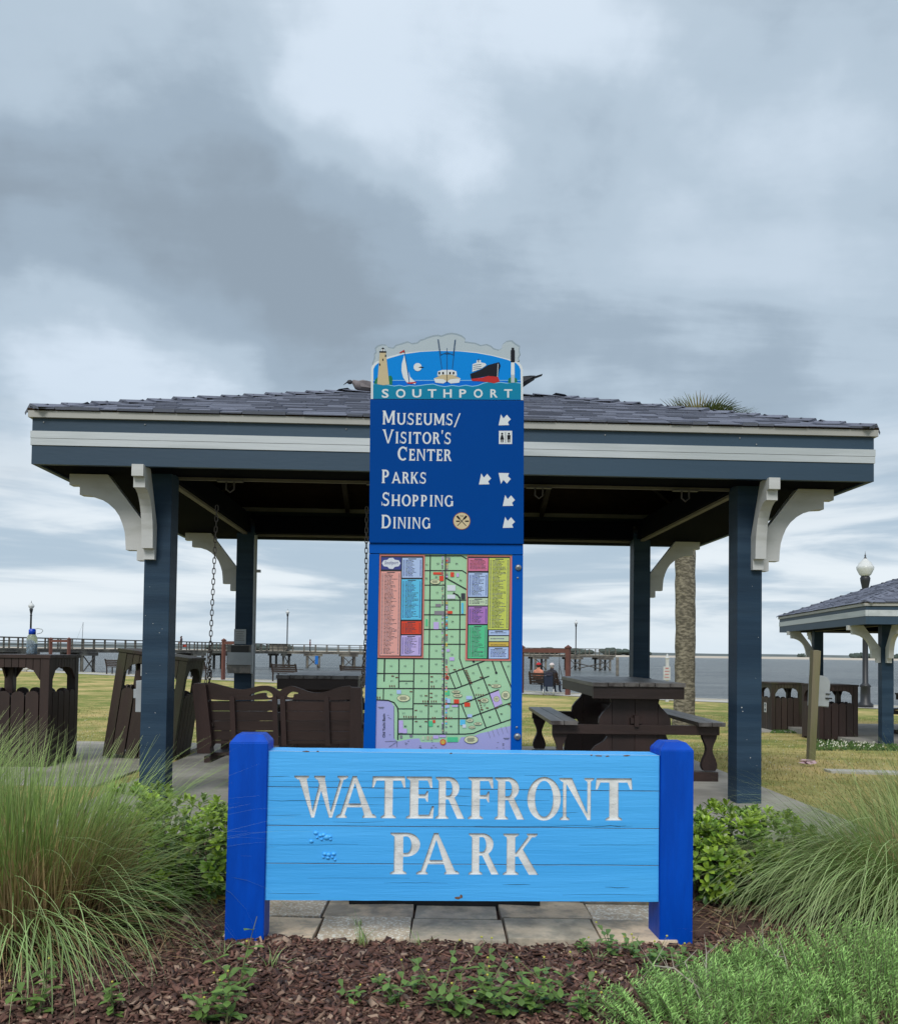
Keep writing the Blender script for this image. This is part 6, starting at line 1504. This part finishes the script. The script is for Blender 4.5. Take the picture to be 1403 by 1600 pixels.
def blades(base, az, el, L, droop, w, nseg=8, wind=(0, 0), along0=0.0):
    """ribbons that start at elevation el and bend over with gravity; returns vertices, quads, attributes"""
    n = len(L); P = base.copy(); V = np.zeros((n, nseg + 1, 2, 3)); e_ = el.copy(); A = az.copy()
    for s in range(nseg + 1):
        t = s / nseg; ww = w * (1 - t ** 2.5) * .5 + 3e-4
        side = np.stack([-np.sin(A + .5), np.cos(A + .5), np.zeros(n)], 1)
        V[:, s, 0] = P - side * ww[:, None]; V[:, s, 1] = P + side * ww[:, None]
        st = L / nseg; d = np.stack([np.cos(A) * np.cos(e_), np.sin(A) * np.cos(e_), np.sin(e_)], 1)
        P = P + d * st[:, None]; P[:, 0] += wind[0] * t * st; P[:, 1] += wind[1] * t * st
        e_ = np.maximum(e_ - droop * (0.35 + 1.3 * t) / nseg, -1.45)
        P[:, 2] = np.maximum(P[:, 2], .012)
    idx = (np.arange(n)[:, None] * (nseg + 1) * 2 + np.arange(nseg)[None, :] * 2).reshape(-1, 1)
    Fq = np.hstack([idx, idx + 1, idx + 3, idx + 2])
    al = np.tile(np.repeat(np.linspace(along0, 1, nseg + 1), 2), n); tn = np.repeat(rng.random(n), (nseg + 1) * 2)
    return V.reshape(-1, 3), Fq, al, tn
def merge(parts):
    V, Fq, al, tn, b = [], [], [], [], 0
    for v, f, a, t in parts: V.append(v); Fq.append(f + b); al.append(a); tn.append(t); b += len(v)
    return np.vstack(V), np.vstack(Fq), np.hstack(al), np.hstack(tn)
M_grassL = blade_mat('sweetgrass_blade', [(0, (.30, .20, .10)), (.46, (.40, .30, .14)), (.60, (.22, .29, .08)), (.80, (.26, .39, .11)), (1, (.40, .47, .21))], .5, .38, .45)
M_grassA = blade_mat('arching_blade', [(0, (.33, .28, .13)), (.2, (.28, .39, .13)), (.7, (.33, .49, .19)), (1, (.46, .54, .27))], .42, .3, .35)
M_grassD = blade_mat('dead_blade', [(0, (.22, .14, .07)), (1, (.50, .36, .19))], .8, .15, .4)
M_plume = blade_mat('fine_plume', [(0, (.25, .29, .10)), (.5, (.26, .37, .12)), (1, (.36, .42, .18))], .6, .3, .3)
def clump(name, c, label, spec, group):
    root = empty(name, c, 0, label, 'ornamental grass', group)
    for nm, m, parts in spec:
        V, Fq, al, tn = merge(parts); o = bpy.data.objects.new(nm, quads_mesh(nm, V, Fq, m, {'along': al, 'tone': tn})); link(o, root); o['kind'] = 'stuff'
    return root
def U(n, a, b): return rng.uniform(a, b, n)
def bs_pts(n, r, z=0.0, cx=0, cy=0):
    a = U(n, 0, 2 * math.pi); q = r * np.sqrt(rng.random(n)); return np.stack([cx + q * np.cos(a), cy + q * np.sin(a), np.full(n, z)], 1)
def rad_blades(n, r0, L0, L1, el0, el1, dr0, dr1, w0, w1, nseg=8, azr=None, wind=(0, 0), cx=0, cy=0, a0=0.0):
    b = bs_pts(n, r0, 0.0, cx, cy)
    az = np.arctan2(b[:, 1] - cy, b[:, 0] - cx) + rng.normal(0, .5, n) if azr is None else U(n, *azr)
    return blades(b, az, U(n, el0, el1), U(n, L0, L1), U(n, dr0, dr1), U(n, w0, w1), nseg, wind, a0)
gl = onz(72, 1500); gl = Vector((gl.x - .20, 3.38, 0.01))
clump('fountain_grass', gl, 'large clump of fine green fountain grass with tan base, left of the name sign',
      [('upright_blades', M_grassL, [rad_blades(1450, .29, .46, .84, 1.15, 1.56, .15, .8, .0034, .0056, 8, wind=(.03, 0)), rad_blades(300, .24, .42, .72, .9, 1.25, .5, 1.2, .0028, .0044, 9, wind=(.0, 0)),
                                      rad_blades(200, .2, .80, 1.12, .68, 1.05, .5, 1.0, .0016, .0026, 10, azr=(-.5, .7), wind=(.15, 0))]),
       ('arching_blades', M_grassA, [rad_blades(420, .30, .65, 1.10, .3, .95, 1.9, 3.6, .0035, .0062, 12), rad_blades(90, .2, .85, 1.15, .65, 1.05, 1.4, 2.4, .003, .0045, 12, azr=(-.9, .5)), rad_blades(260, .28, .6, 1.0, .3, .9, 1.8, 3.8, .0035, .006, 12, azr=(-2.6, -.5))]),
       ('dead_blades', M_grassD, [rad_blades(1500, .36, .25, .50, 1.1, 1.56, .1, .5, .004, .007, 4), rad_blades(500, .28, .4, .7, .3, .9, 1.5, 3.0, .0025, .005, 7)])],
      'fountain grass clumps')
gl2 = Vector((gl.x - .75, 3.95, .01))
clump('fountain_grass', gl2, 'second fountain grass clump at the far left edge behind the larger one',
      [('upright_blades', M_grassL, [rad_blades(1300, .26, .55, .90, 1.05, 1.55, .3, 1.1, .0022, .0036, 8, wind=(.1, 0))]),
       ('arching_blades', M_grassA, [rad_blades(240, .2, .6, .95, .6, 1.25, 2.0, 3.6, .0035, .0062, 12)]),
       ('dead_blades', M_grassD, [rad_blades(1200, .28, .2, .55, 1.0, 1.55, .1, .6, .003, .0055, 4)])], 'fountain grass clumps')
gr = Vector((2.02, 3.72, .01))
clump('fountain_grass', gr, 'drooping clump of fine fountain grass arching in from the right edge',
      [('upright_blades', M_plume, [rad_blades(1500, .30, .5, .85, .7, 1.5, .7, 2.0, .0022, .0034, 9, wind=(-.16, .02)), rad_blades(900, .24, .6, .98, .6, 1.15, .6, 1.8, .0014, .0024, 10, azr=(2.2, 4.0), wind=(-.1, 0))]),
       ('arching_blades', M_grassA, [rad_blades(650, .24, .65, 1.02, .65, 1.2, 1.7, 3.2, .0028, .0050, 12, azr=(2.2, 4.3)), rad_blades(400, .24, .6, 1.0, .6, 1.2, 1.8, 3.4, .003, .0052, 12)]),
       ('dead_blades', M_grassD, [rad_blades(1800, .28, .2, .5, .9, 1.55, .1, .7, .003, .005, 4)])], 'fountain grass clumps')
gr2 = Vector((2.75, 4.75, .0))
clump('fountain_grass', gr2, 'wispy fountain grass clump further back at the right edge',
      [('upright_blades', M_plume, [rad_blades(1400, .32, .5, .85, .8, 1.5, .5, 1.6, .0016, .0026, 9, wind=(-.1, 0))]),
       ('arching_blades', M_grassA, [rad_blades(200, .24, .5, .9, .65, 1.2, 1.8, 3.2, .003, .005, 12)])], 'fountain grass clumps')

# ------------------------------------------------------------------ broadleaf shrubs: whorls of leaves
def leaf_m(n, c, trans=.25, rough=.32): return mat(n, c, rough, .2, 25, island=.28, obj_random=.30, trans=trans)
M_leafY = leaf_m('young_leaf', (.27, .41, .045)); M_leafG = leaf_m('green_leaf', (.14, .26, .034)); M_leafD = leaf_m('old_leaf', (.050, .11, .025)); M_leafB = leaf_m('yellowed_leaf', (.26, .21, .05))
def one_leaf(mb, M, L, W, cup=.25, curl=.3):
    xs_ = [0, .22, .5, .78, 1.0]; ws = [.10, .32, .62, 1.0 * .86, .0]; ws = [.12, .45, .85, .98, .12]
    V = []
    for i, (x, w_) in enumerate(zip(xs_, ws)):
        z = curl * L * (x - x * x * .9) ; h = w_ * W / 2
        V += [(x * L, -h, z + cup * h), (x * L, 0, z), (x * L, h, z + cup * h)]
    Fc = []
    for i in range(4):
        for j in range(2): Fc.append((3 * i + j, 3 * i + j + 1, 3 * i + j + 4, 3 * i + j + 3))
    mb.add(V, Fc, M)
def whorl(seed, m, nl=9, L=.050, W=.020, e0=.15, e1=1.15):
    rr = random.Random(seed); mb = MB()
    for k in range(nl):
        t = k / (nl - 1); el = e0 + (e1 - e0) * t + rr.uniform(-.12, .12); az = k * 2.4 + rr.uniform(-.2, .2)
        M_ = Matrix.Translation((0, 0, .018 * t)) @ Matrix.Rotation(az, 4, 'Z') @ Matrix.Rotation(-el, 4, 'Y')
        one_leaf(mb, M_, L * rr.uniform(.75, 1.1) * (1 - .3 * t), W * rr.uniform(.85, 1.1) * (1 - .25 * t))
    return mb.mesh('leaf_cluster', m, True)
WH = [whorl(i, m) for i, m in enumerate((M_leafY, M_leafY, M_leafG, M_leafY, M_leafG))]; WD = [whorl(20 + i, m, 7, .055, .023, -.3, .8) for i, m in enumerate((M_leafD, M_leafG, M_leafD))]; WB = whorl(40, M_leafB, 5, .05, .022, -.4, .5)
M_twig = mat('shrub_twig', (.13, .10, .07), .9)
def shrub(name, lobes, label, seed, n=230, nin=700):
    c0 = Vector(lobes[0][:2] + (0.0,)); root = empty(name, c0, 0, label, 'shrub', 'glossy leaved hedge shrubs')
    rr = random.Random(seed); tw = MB()
    # twigs
    for (x, y, z, rx, ry, rz) in lobes:
        for k in range(16):
            a = rr.uniform(0, 6.28); q = math.sqrt(rr.random()) * .85; e_ = Vector((x + rx * q * math.cos(a) - c0.x, y + ry * q * math.sin(a) - c0.y, z + rz * .7 * (1 - q * .6)))
            b = Vector((x - c0.x + rr.uniform(-.06, .06), y - c0.y + rr.uniform(-.05, .05), 0)); tw.tube([b, b.lerp(e_, .5) + Vector((0, 0, -.03)), e_], [.006, .0045, .002], 4, False)
    tw.build('stems', M_twig, root, kind='stuff')
    inner = MB()
    for i in range(nin):
        lb = rr.choice(lobes); u = Vector((rr.gauss(0, 1), rr.gauss(0, 1), rr.gauss(0, 1))).normalized() * rr.uniform(.3, .9)
        p = Vector((lb[0] - c0.x + u.x * lb[3], lb[1] - c0.y + u.y * lb[4], lb[2] + u.z * lb[5]))
        if p.z < .05: p.z = rr.uniform(.05, .12)
        M_ = Matrix.Translation(p) @ Matrix.Rotation(rr.uniform(0, 6.28), 4, 'Z') @ Matrix.Rotation(rr.uniform(-1.4, 1.2), 4, 'Y'); one_leaf(inner, M_, rr.uniform(.035, .055), .022)
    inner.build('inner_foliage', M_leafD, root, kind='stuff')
    cnt = 0
    for i in range(n * 4):
        if cnt >= n: break
        lb = rr.choice(lobes); u = Vector((rr.gauss(0, 1), rr.gauss(0, 1) - .35, rr.gauss(0, 1) + .35)).normalized(); k = rr.uniform(.86, 1.06) * (1 + .14 * noise.noise(u * 3 + Vector((seed, 0, 0))))
        p = Vector((lb[0] + u.x * lb[3] * k, lb[1] + u.y * lb[4] * k, lb[2] + u.z * lb[5] * k))
        if p.z < .07: continue
        if any(((p.x - l[0]) / l[3]) ** 2 + ((p.y - l[1]) / l[4]) ** 2 + ((p.z - l[2]) / l[5]) ** 2 < .62 for l in lobes): continue
        d = (u + Vector((0, -.05, .9 if u.z > -.2 else .35))).normalized()
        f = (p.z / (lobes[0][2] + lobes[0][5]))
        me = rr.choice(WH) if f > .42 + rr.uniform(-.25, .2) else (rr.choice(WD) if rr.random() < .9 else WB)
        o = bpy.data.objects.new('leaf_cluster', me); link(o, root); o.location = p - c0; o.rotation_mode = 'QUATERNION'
        o.rotation_quaternion = d.to_track_quat('Z', 'Y') @ Matrix.Rotation(rr.uniform(0, 6.28), 4, 'Z').to_quaternion(); s_ = rr.uniform(.75, 1.3); o.scale = (s_, s_, s_); cnt += 1
    return root
shrub('hedge_shrub', [(-1.22, 3.98, .23, .26, .24, .20), (-1.00, 3.92, .23, .17, .2, .20), (-1.42, 4.05, .27, .20, .22, .23)], 'glossy yellow green leaved shrub left of the name sign beside the grass clump', 1, 290)
shrub('hedge_shrub', [(1.28, 4.05, .22, .26, .25, .20), (1.50, 4.2, .20, .30, .28, .18), (1.18, 4.0, .19, .12, .2, .17)], 'bright glossy leaved shrub right of the name sign', 2, 290)
shrub('hedge_shrub', [(-1.62, 3.75, .12, .16, .16, .13), (-1.25, 3.72, .10, .14, .12, .12)], 'low straggly leaved shoot in front of the left shrub', 3, 50, 60)

# ------------------------------------------------------------------ rosemary at the lower right
M_needle = blade_mat('rosemary_needle', [(0, (.18, .36, .08)), (1, (.46, .74, .24))], .5, .25, .55); M_rstem = mat('rosemary_stem', (.16, .17, .09), .8); M_deadst = mat('dead_woody_stem', (.36, .33, .27), .9)
def rosemary(c, rx, ry, hgt, n, label, seed):
    rr = random.Random(seed); root = empty('rosemary_bush', c, 0, label, 'shrub', 'feathery rosemary bushes'); st = MB(); B_, AZ, EL, LL = [], [], [], []
    for i in range(n):
        a = rr.uniform(0, 6.28); q = math.sqrt(rr.random()); bx, by = rx * q * math.cos(a), ry * q * math.sin(a)
        hz_ = hgt * (1 - .55 * q * q) * rr.uniform(.75, 1.12); lean = Vector((bx * .30 + rr.uniform(-.05, .05), by * .3 + rr.uniform(-.05, .05), 0))
        P_ = [Vector((bx, by, 0)), Vector((bx, by, hz_ * .5)) + lean * .4, Vector((bx, by, hz_)) + lean]; st.tube(P_, [.003, .002, .001], 3, False)
        m_ = int(54 * hz_ / hgt) + 14
        for k in range(m_):
            t = .15 + .85 * k / m_; p = P_[0].lerp(P_[1], t * 2) if t < .5 else P_[1].lerp(P_[2], t * 2 - 1)
            B_.append(p); AZ.append(k * 2.4 + rr.uniform(-.4, .4)); EL.append(rr.uniform(.25, .95)); LL.append(rr.uniform(.020, .036) * (1 - .35 * t))
    st.build('stems', M_rstem, root)
    B_ = np.array([tuple(p) for p in B_]); V, Fq, al, tn = blades(B_, np.array(AZ), np.array(EL), np.array(LL), np.full(len(LL), .3), np.full(len(LL), .0026), 2)
    o = bpy.data.objects.new('needles', quads_mesh('needles', V, Fq, M_needle, {'along': al, 'tone': tn})); link(o, root); o['kind'] = 'stuff'; return root
rosemary(Vector((1.42, 2.86, .0)), .42, .34, .25, 400, 'dense feathery rosemary bush filling the lower right corner', 1)
rosemary(Vector((.86, 2.66, .0)), .34, .22, .20, 300, 'lower rosemary bush left of the dense one at the bottom edge', 2)
rosemary(Vector((1.02, 3.02, .0)), .12, .14, .15, 60, 'small rosemary sprigs below the right sign post', 3)
ds = MB(); rr = random.Random(9)
for s_ in ((990, 1555, 1130, 1598), (1030, 1545, 1110, 1600), (1100, 1530, 1112, 1600), (1180, 1530, 1240, 1560)):
    a = onz(s_[0], s_[1], .03); b = onz(s_[2], s_[3], .03); pts = [a.lerp(b, t) + Vector((rr.uniform(-.01, .01), 0, rr.uniform(0, .05) + .10 * math.sin(t * 3.14))) for t in (0, .25, .5, .75, 1)]; ds.tube(pts, [.001, .002, .0025, .0025, .003], 5)
    for k in range(4): p = pts[1 + k % 3]; ds.tube([p, p + Vector((rr.uniform(-.06, .06), rr.uniform(-.03, .03), rr.uniform(.03, .10)))], [.0018, .0006], 4)
o = ds.build('dead_twigs', M_deadst); tag(o, 'bare bleached dead twigs sticking out of the rosemary at the bottom edge', 'twigs')

# ------------------------------------------------------------------ lantana seedlings with toothed leaves and yellow buds
M_wl = mat('weed_leaf', (.16, .28, .065), .55, .2, 40, island=.3, trans=.3); M_wst = mat('weed_stem', (.17, .20, .08), .8); M_bud = mat('yellow_bud', (.44, .44, .06), .6)
def weed(px, py, s, label, seed, nst=3, hgt=.16, buds=True, z=.03):
    c = onz(px, py, z); rr = random.Random(seed); root = empty('lantana_seedling', c, 0, label, 'weed', 'small yellow budded lantana plants in the mulch'); st, lf, bd = MB(), MB(), MB()
    for i in range(nst):
        a = rr.uniform(0, 6.28); d = Vector((math.cos(a), math.sin(a), 0)); h_2 = hgt * .78 * rr.uniform(.6, 1.1) * s; sp_r = rr.uniform(.2, .9)
        P_ = [Vector((0, 0, -.02)), d * h_2 * .3 * sp_r + Vector((0, 0, h_2 * .45)), d * h_2 * sp_r + Vector((0, 0, h_2))]; st.tube(P_, [.0028, .002, .0012], 4, False)
        for k in range(4):
            t = .25 + .2 * k; p = P_[0].lerp(P_[1], t * 2) if t < .5 else P_[1].lerp(P_[2], t * 2 - 1)
            for g in (0, math.pi):
                az = k * 1.57 + g + rr.uniform(-.4, .4); M_ = Matrix.Translation(p) @ Matrix.Rotation(az, 4, 'Z') @ Matrix.Rotation(-rr.uniform(-.35, .45), 4, 'Y'); one_leaf(lf, M_, rr.uniform(.028, .05) * s, .02 * s, .35, .1)
        if buds:
            for k in range(1 if i % 2 else 0):
                q = P_[2] + Vector((rr.uniform(-.015, .015), rr.uniform(-.015, .015), rr.uniform(.008, .04))); st.tube([P_[2], q], .0009, 3, False); bd.ell(q, (.0042, .0042, .0036), 6, 4)
    st.build('stem', M_wst, root); lf.build('leaves', M_wl, root, smooth=True)
    if buds: bd.build('buds', M_bud, root, kind='stuff')
W_ = [(372, 1560, 1.2, 'in front of the left sign post foot', 3, .25), (355, 1598, 1.2, 'at the bottom edge below the left sign post', 4, .20), (320, 1598, 1.1, 'at the bottom edge right of the grass clump', 4, .14), (60, 1592, 1.2, 'in the lower left corner', 4, .16), (178, 1590, 1.0, 'between the lower left corner and the grass base', 3, .14),
      (551, 1572, .9, 'standing alone in the mulch left of centre', 2, .13), (620, 1578, 1.1, 'left end of the weed patch under the sign', 4, .13), (690, 1582, 1.1, 'patch centre with tall yellow buds', 4, .20), (722, 1596, 1.2, 'bottom edge patch below PARK', 5, .13), (757, 1572, 1.1, 'bushy weed with yellow flower heads right of centre', 4, .18), (790, 1592, 1.2, 'bottom edge patch right of centre', 5, .14),
      (830, 1585, 1.2, 'weed under the second half of the sign, bottom edge', 5, .14), (868, 1572, 1.1, 'taller weed with a yellow flower spray right of centre', 4, .20), (905, 1596, 1.1, 'bottom edge weed near the rosemary', 4, .13), (955, 1500, 1.0, 'upright weed in front of the pavers at right', 3, .16), (905, 1492, .8, 'small leafy weed at the paver edge right', 3, .09), (990, 1500, .9, 'weed just left of the right sign post', 4, .11),
      (1035, 1508, .9, 'weed at the foot of the right sign post', 4, .09), (1015, 1530, 1.1, 'weed between the right sign post and the rosemary', 4, .14), (1075, 1520, 1.0, 'weed right below the right sign post', 4, .11), (1130, 1512, .9, 'weed in front of the right grass clump', 3, .12), (645, 1555, .9, 'small weed in the mulch above the bottom patch', 2, .12)]
for i, (px, py, s_, lab, ns_, hg) in enumerate(W_): weed(px, py, s_, 'lantana seedling ' + lab, i + 5, ns_, hg)
# grass tufts by the paver edge
for px, py, k in ((566, 1478, 26), (655, 1480, 10), (425, 1520, 14), (350, 1500, 12), (935, 1510, 10), (560, 1450, 10)):
    c = onz(px, py, .03); V, Fq, al, tn = blades(bs_pts(k, .02), U(k, 0, 6.28), U(k, .6, 1.5), U(k, .04, .11), U(k, .3, 1.8), np.full(k, .0028), 5)
    o = bpy.data.objects.new('grass_tuft', quads_mesh('grass_tuft', V, Fq, M_grassA, {'along': al, 'tone': tn})); link(o); o.location = c
    tag(o, {566: 'thin grass tuft in front of the second paver', 655: 'tiny grass tuft at the paver edge under the sign centre', 425: 'small grass tuft in mulch right of the left sign post', 350: 'small grass tuft at the left sign post foot', 935: 'small grass tuft at the right paver edge', 560: 'short grass tuft growing in the joint between pavers'}[px], 'grass tuft', 'grass tufts in the mulch bed')

# ------------------------------------------------------------------ bark mulch chips
def chip_mesh(n, xr, yr, name, cols, s0, s1, zf=0.0, parent=None, reject=None, flat=.45):
    x = U(n, *xr); y = U(n, *yr); keep = ~reject(x, y) if reject else np.ones(n, bool); x, y = x[keep], y[keep]; n = len(x)
    L_ = U(n, s0, s1) * (.6 + .8 * rng.random(n)); W2 = L_ * U(n, .25, .6); Hh = U(n, .002, .006); az = U(n, 0, 6.28); ti = rng.normal(0, flat, n); ro = rng.normal(0, flat, n)
    z = np.array([fm(a, b)[2] for a, b in zip(x, y)]) + U(n, .0, .012) + zf
    V = np.zeros((n, 8, 3)); k = 0
    for i in (-1, 1):
        for j in (-1, 1):
            for l in (-1, 1):
                vx = i * L_ / 2 * U(n, .7, 1.1); vy = j * W2 / 2 * U(n, .5, 1.1); vz = l * Hh / 2
                vx2 = vx * np.cos(ti) + vz * np.sin(ti); vz2 = -vx * np.sin(ti) + vz * np.cos(ti); vy2 = vy * np.cos(ro) - vz2 * np.sin(ro); vz3 = vy * np.sin(ro) + vz2 * np.cos(ro)
                V[:, k, 0] = x + vx2 * np.cos(az) - vy2 * np.sin(az); V[:, k, 1] = y + vx2 * np.sin(az) + vy2 * np.cos(az); V[:, k, 2] = z + vz3; k += 1
    f0 = np.array([(0, 1, 3, 2), (4, 6, 7, 5), (0, 4, 5, 1), (2, 3, 7, 6), (0, 2, 6, 4), (1, 5, 7, 3)]); Fq = (np.arange(n)[:, None, None] * 8 + f0[None]).reshape(-1, 4)
    mi = np.repeat(rng.choice(len(cols), n, p=[.50, .28, .15, .07][:len(cols)] if len(cols) == 4 else None), 6)
    o = bpy.data.objects.new(name, quads_mesh(name, V.reshape(-1, 3), Fq, cols, None, mi)); link(o, parent); o['kind'] = 'stuff'; return o
CH = [mat('bark_dark', (.080, .038, .028), .85, .2, 60, island=.35), mat('bark_red', (.16, .078, .058), .85, .2, 60, island=.3), mat('bark_brown', (.20, .125, .090), .85, .2, 60, island=.3), mat('bark_pale', (.33, .23, .17), .85, .2, 60, island=.25)]
pavr = lambda x, y: (x > -.90) & (x < .96) & (y > 3.40)
mc = chip_mesh(17000, (-1.7, 1.7), (2.45, 3.46), 'bark_mulch', CH, .014, .040, reject=pavr); tag(mc, 'red brown shredded bark mulch covering the planting bed', 'mulch')
mc2 = chip_mesh(9000, (-3.2, 3.2), (3.3, 4.9), 'bark_mulch_rear', CH, .016, .045, reject=lambda x, y: (x > -1.0) & (x < 1.06) & (y > 3.3)); tag(mc2, 'bark mulch under the shrubs beside the sign', 'mulch')
# fallen pine straw and dry stems under the shrubs
n = 900; b = np.stack([np.where(rng.random(n) < .5, U(n, -1.9, -.9), U(n, 1.0, 2.0)), U(n, 3.1, 4.2), U(n, .03, .06)], 1)
V, Fq, al, tn = blades(b, U(n, 0, 6.28), U(n, -.05, .35), U(n, .08, .28), U(n, .1, 1.2), U(n, .0014, .0028), 5)
o = bpy.data.objects.new('dry_straw', quads_mesh('dry_straw', V, Fq, M_grassD, {'along': al * .6 + .4, 'tone': tn})); link(o); tag(o, 'dry straw and dead stems lying on the mulch under the shrubs', 'straw', kind='stuff')

# ------------------------------------------------------------------ lawn blades and clover heads
n = 90000; yy = 6.0 + (U(n, 0, 1) ** 1.6) * 18; xx = U(n, -.62, .62) * yy * 1.05
a_ = math.cos(ANG); b_s = math.sin(ANG); lx = (xx - pc.x) * a_ + (yy - pc.y) * b_s; ly = -(xx - pc.x) * b_s + (yy - pc.y) * a_
ok = ~((np.abs(lx) < 2.77) & (ly < 2.27)) & ~((xx > -4.85) & (xx < -2.9) & (yy > 7.2) & (yy < 10.6)) & ~((xx > 6.4) & (xx < 9.2) & (yy > 18.0) & (yy < 20.2) & False)
xx, yy = xx[ok], yy[ok]; n = len(xx); zz = np.array([G(x, y) for x, y in zip(xx, yy)]) - .01
sc_ = .6 + yy / 14
V, Fq, al, tn = blades(np.stack([xx, yy, zz + .02], 1), U(n, 0, 6.28), U(n, .5, 1.5), U(n, .02, .05) * sc_, U(n, .3, 1.5), .004 * sc_, 2)
V[:, 2] = V[:, 2] + 0
M_lb = blade_mat('lawn_blade', [(0, (.36, .30, .12)), (.6, (.34, .32, .10)), (1, (.52, .46, .21))], .8, .3, .6)
# keep blades on their own ground height (the ribbon builder clamps at the bed level)
def lawn_fix(V, zz):
    V = V.reshape(-1, 6, 3); base = V[:, 0:1, 2].copy(); return V
seg = V.reshape(n, 3, 2, 3)
L2 = U(n, .010, .034) * sc_; an = U(n, 0, 6.28); ln = U(n, .3, 1.3); w3 = .003 * sc_
V = np.zeros((n, 3, 3)); V[:, 0] = np.stack([xx - np.cos(an) * w3, yy - np.sin(an) * w3, zz], 1); V[:, 1] = np.stack([xx + np.cos(an) * w3, yy + np.sin(an) * w3, zz], 1)
V[:, 2] = np.stack([xx - np.sin(an) * L2 * ln, yy + np.cos(an) * L2 * ln, zz + L2 * (1.1 - ln * .6) + .012], 1)
Fq = np.arange(n * 3).reshape(n, 3); al = np.tile([0, 0, 1.], n); tn = np.repeat(rng.random(n), 3)
o = bpy.data.objects.new('lawn_grass', quads_mesh('lawn_grass', V.reshape(-1, 3), Fq, M_lb, {'along': al, 'tone': tn})); link(o); tag(o, 'short dry yellow green lawn grass around the pavilion', 'grass', kind='stuff')
n = 2600; yy = 6.5 + U(n, 0, 1) ** 1.2 * 16; xx = U(n, -.6, .62) * yy
cl = MB(); rr = random.Random(8)
for x, y in zip(xx, yy):
    lx = (x - pc.x) * a_ + (y - pc.y) * b_s
    if abs(lx) < 2.8 and y < 10.8: continue
    if noise.noise(Vector((x * .5, y * .5, 3))) < -.02 and rr.random() < .85: continue
    s_ = .006 * (.7 + y / 20); z = G(x, y) + .025; cl.add([(x - s_, y, z), (x, y - s_, z + s_ * .6), (x + s_, y, z), (x, y + s_, z), (x, y, z + s_ * 1.4)], [(0, 1, 4), (1, 2, 4), (2, 3, 4), (3, 0, 4)])
for k in range(150):    # clover drift by the bins and under the pavilion edge
    q = gpt(1280 + 100 * rr.random(), 1160 + 10 * rr.random() + rr.random() * 6); s_ = .014; 
    if k % 2: continue
    cl.add([(q.x - s_, q.y, q.z + .05), (q.x, q.y - s_, q.z + .06), (q.x + s_, q.y, q.z + .05), (q.x, q.y, q.z + .08)], [(0, 1, 3), (1, 2, 3)])
o = cl.build('clover_flowers', mat('clover_white', (.62, .62, .50), .8), kind='stuff'); tag(o, 'tiny white clover heads scattered over the lawn', 'flowers')
M_clov = blade_mat('clover_leaf', [(0, (.05, .10, .03)), (1, (.08, .16, .04))], .6, .2, .4)
n = 1500; P_ = [gpt(1275 + 128 * rr.random(), 1158 + 16 * rr.random()) for _ in range(n // 2)] + [gpt(1206 + 50 * rr.random(), 1139 + 7 * rr.random()) for _ in range(n // 2)]
V = np.zeros((n, 3, 3))
for i, q in enumerate(P_):
    a = rr.uniform(0, 6.28); s_ = .05; V[i, 0] = (q.x - s_ * math.cos(a), q.y - s_ * math.sin(a), q.z); V[i, 1] = (q.x + s_ * math.cos(a), q.y + s_ * math.sin(a), q.z); V[i, 2] = (q.x, q.y, q.z + rr.uniform(.02, .06))
o = bpy.data.objects.new('clover_patch', quads_mesh('clover_patch', V.reshape(-1, 3), np.arange(n * 3).reshape(n, 3), M_clov, {'along': np.tile([0, 0, 1.], n), 'tone': np.repeat(rng.random(n), 3)})); link(o); tag(o, 'dark green clover growing in front of the distant bins', 'clover', kind='stuff')
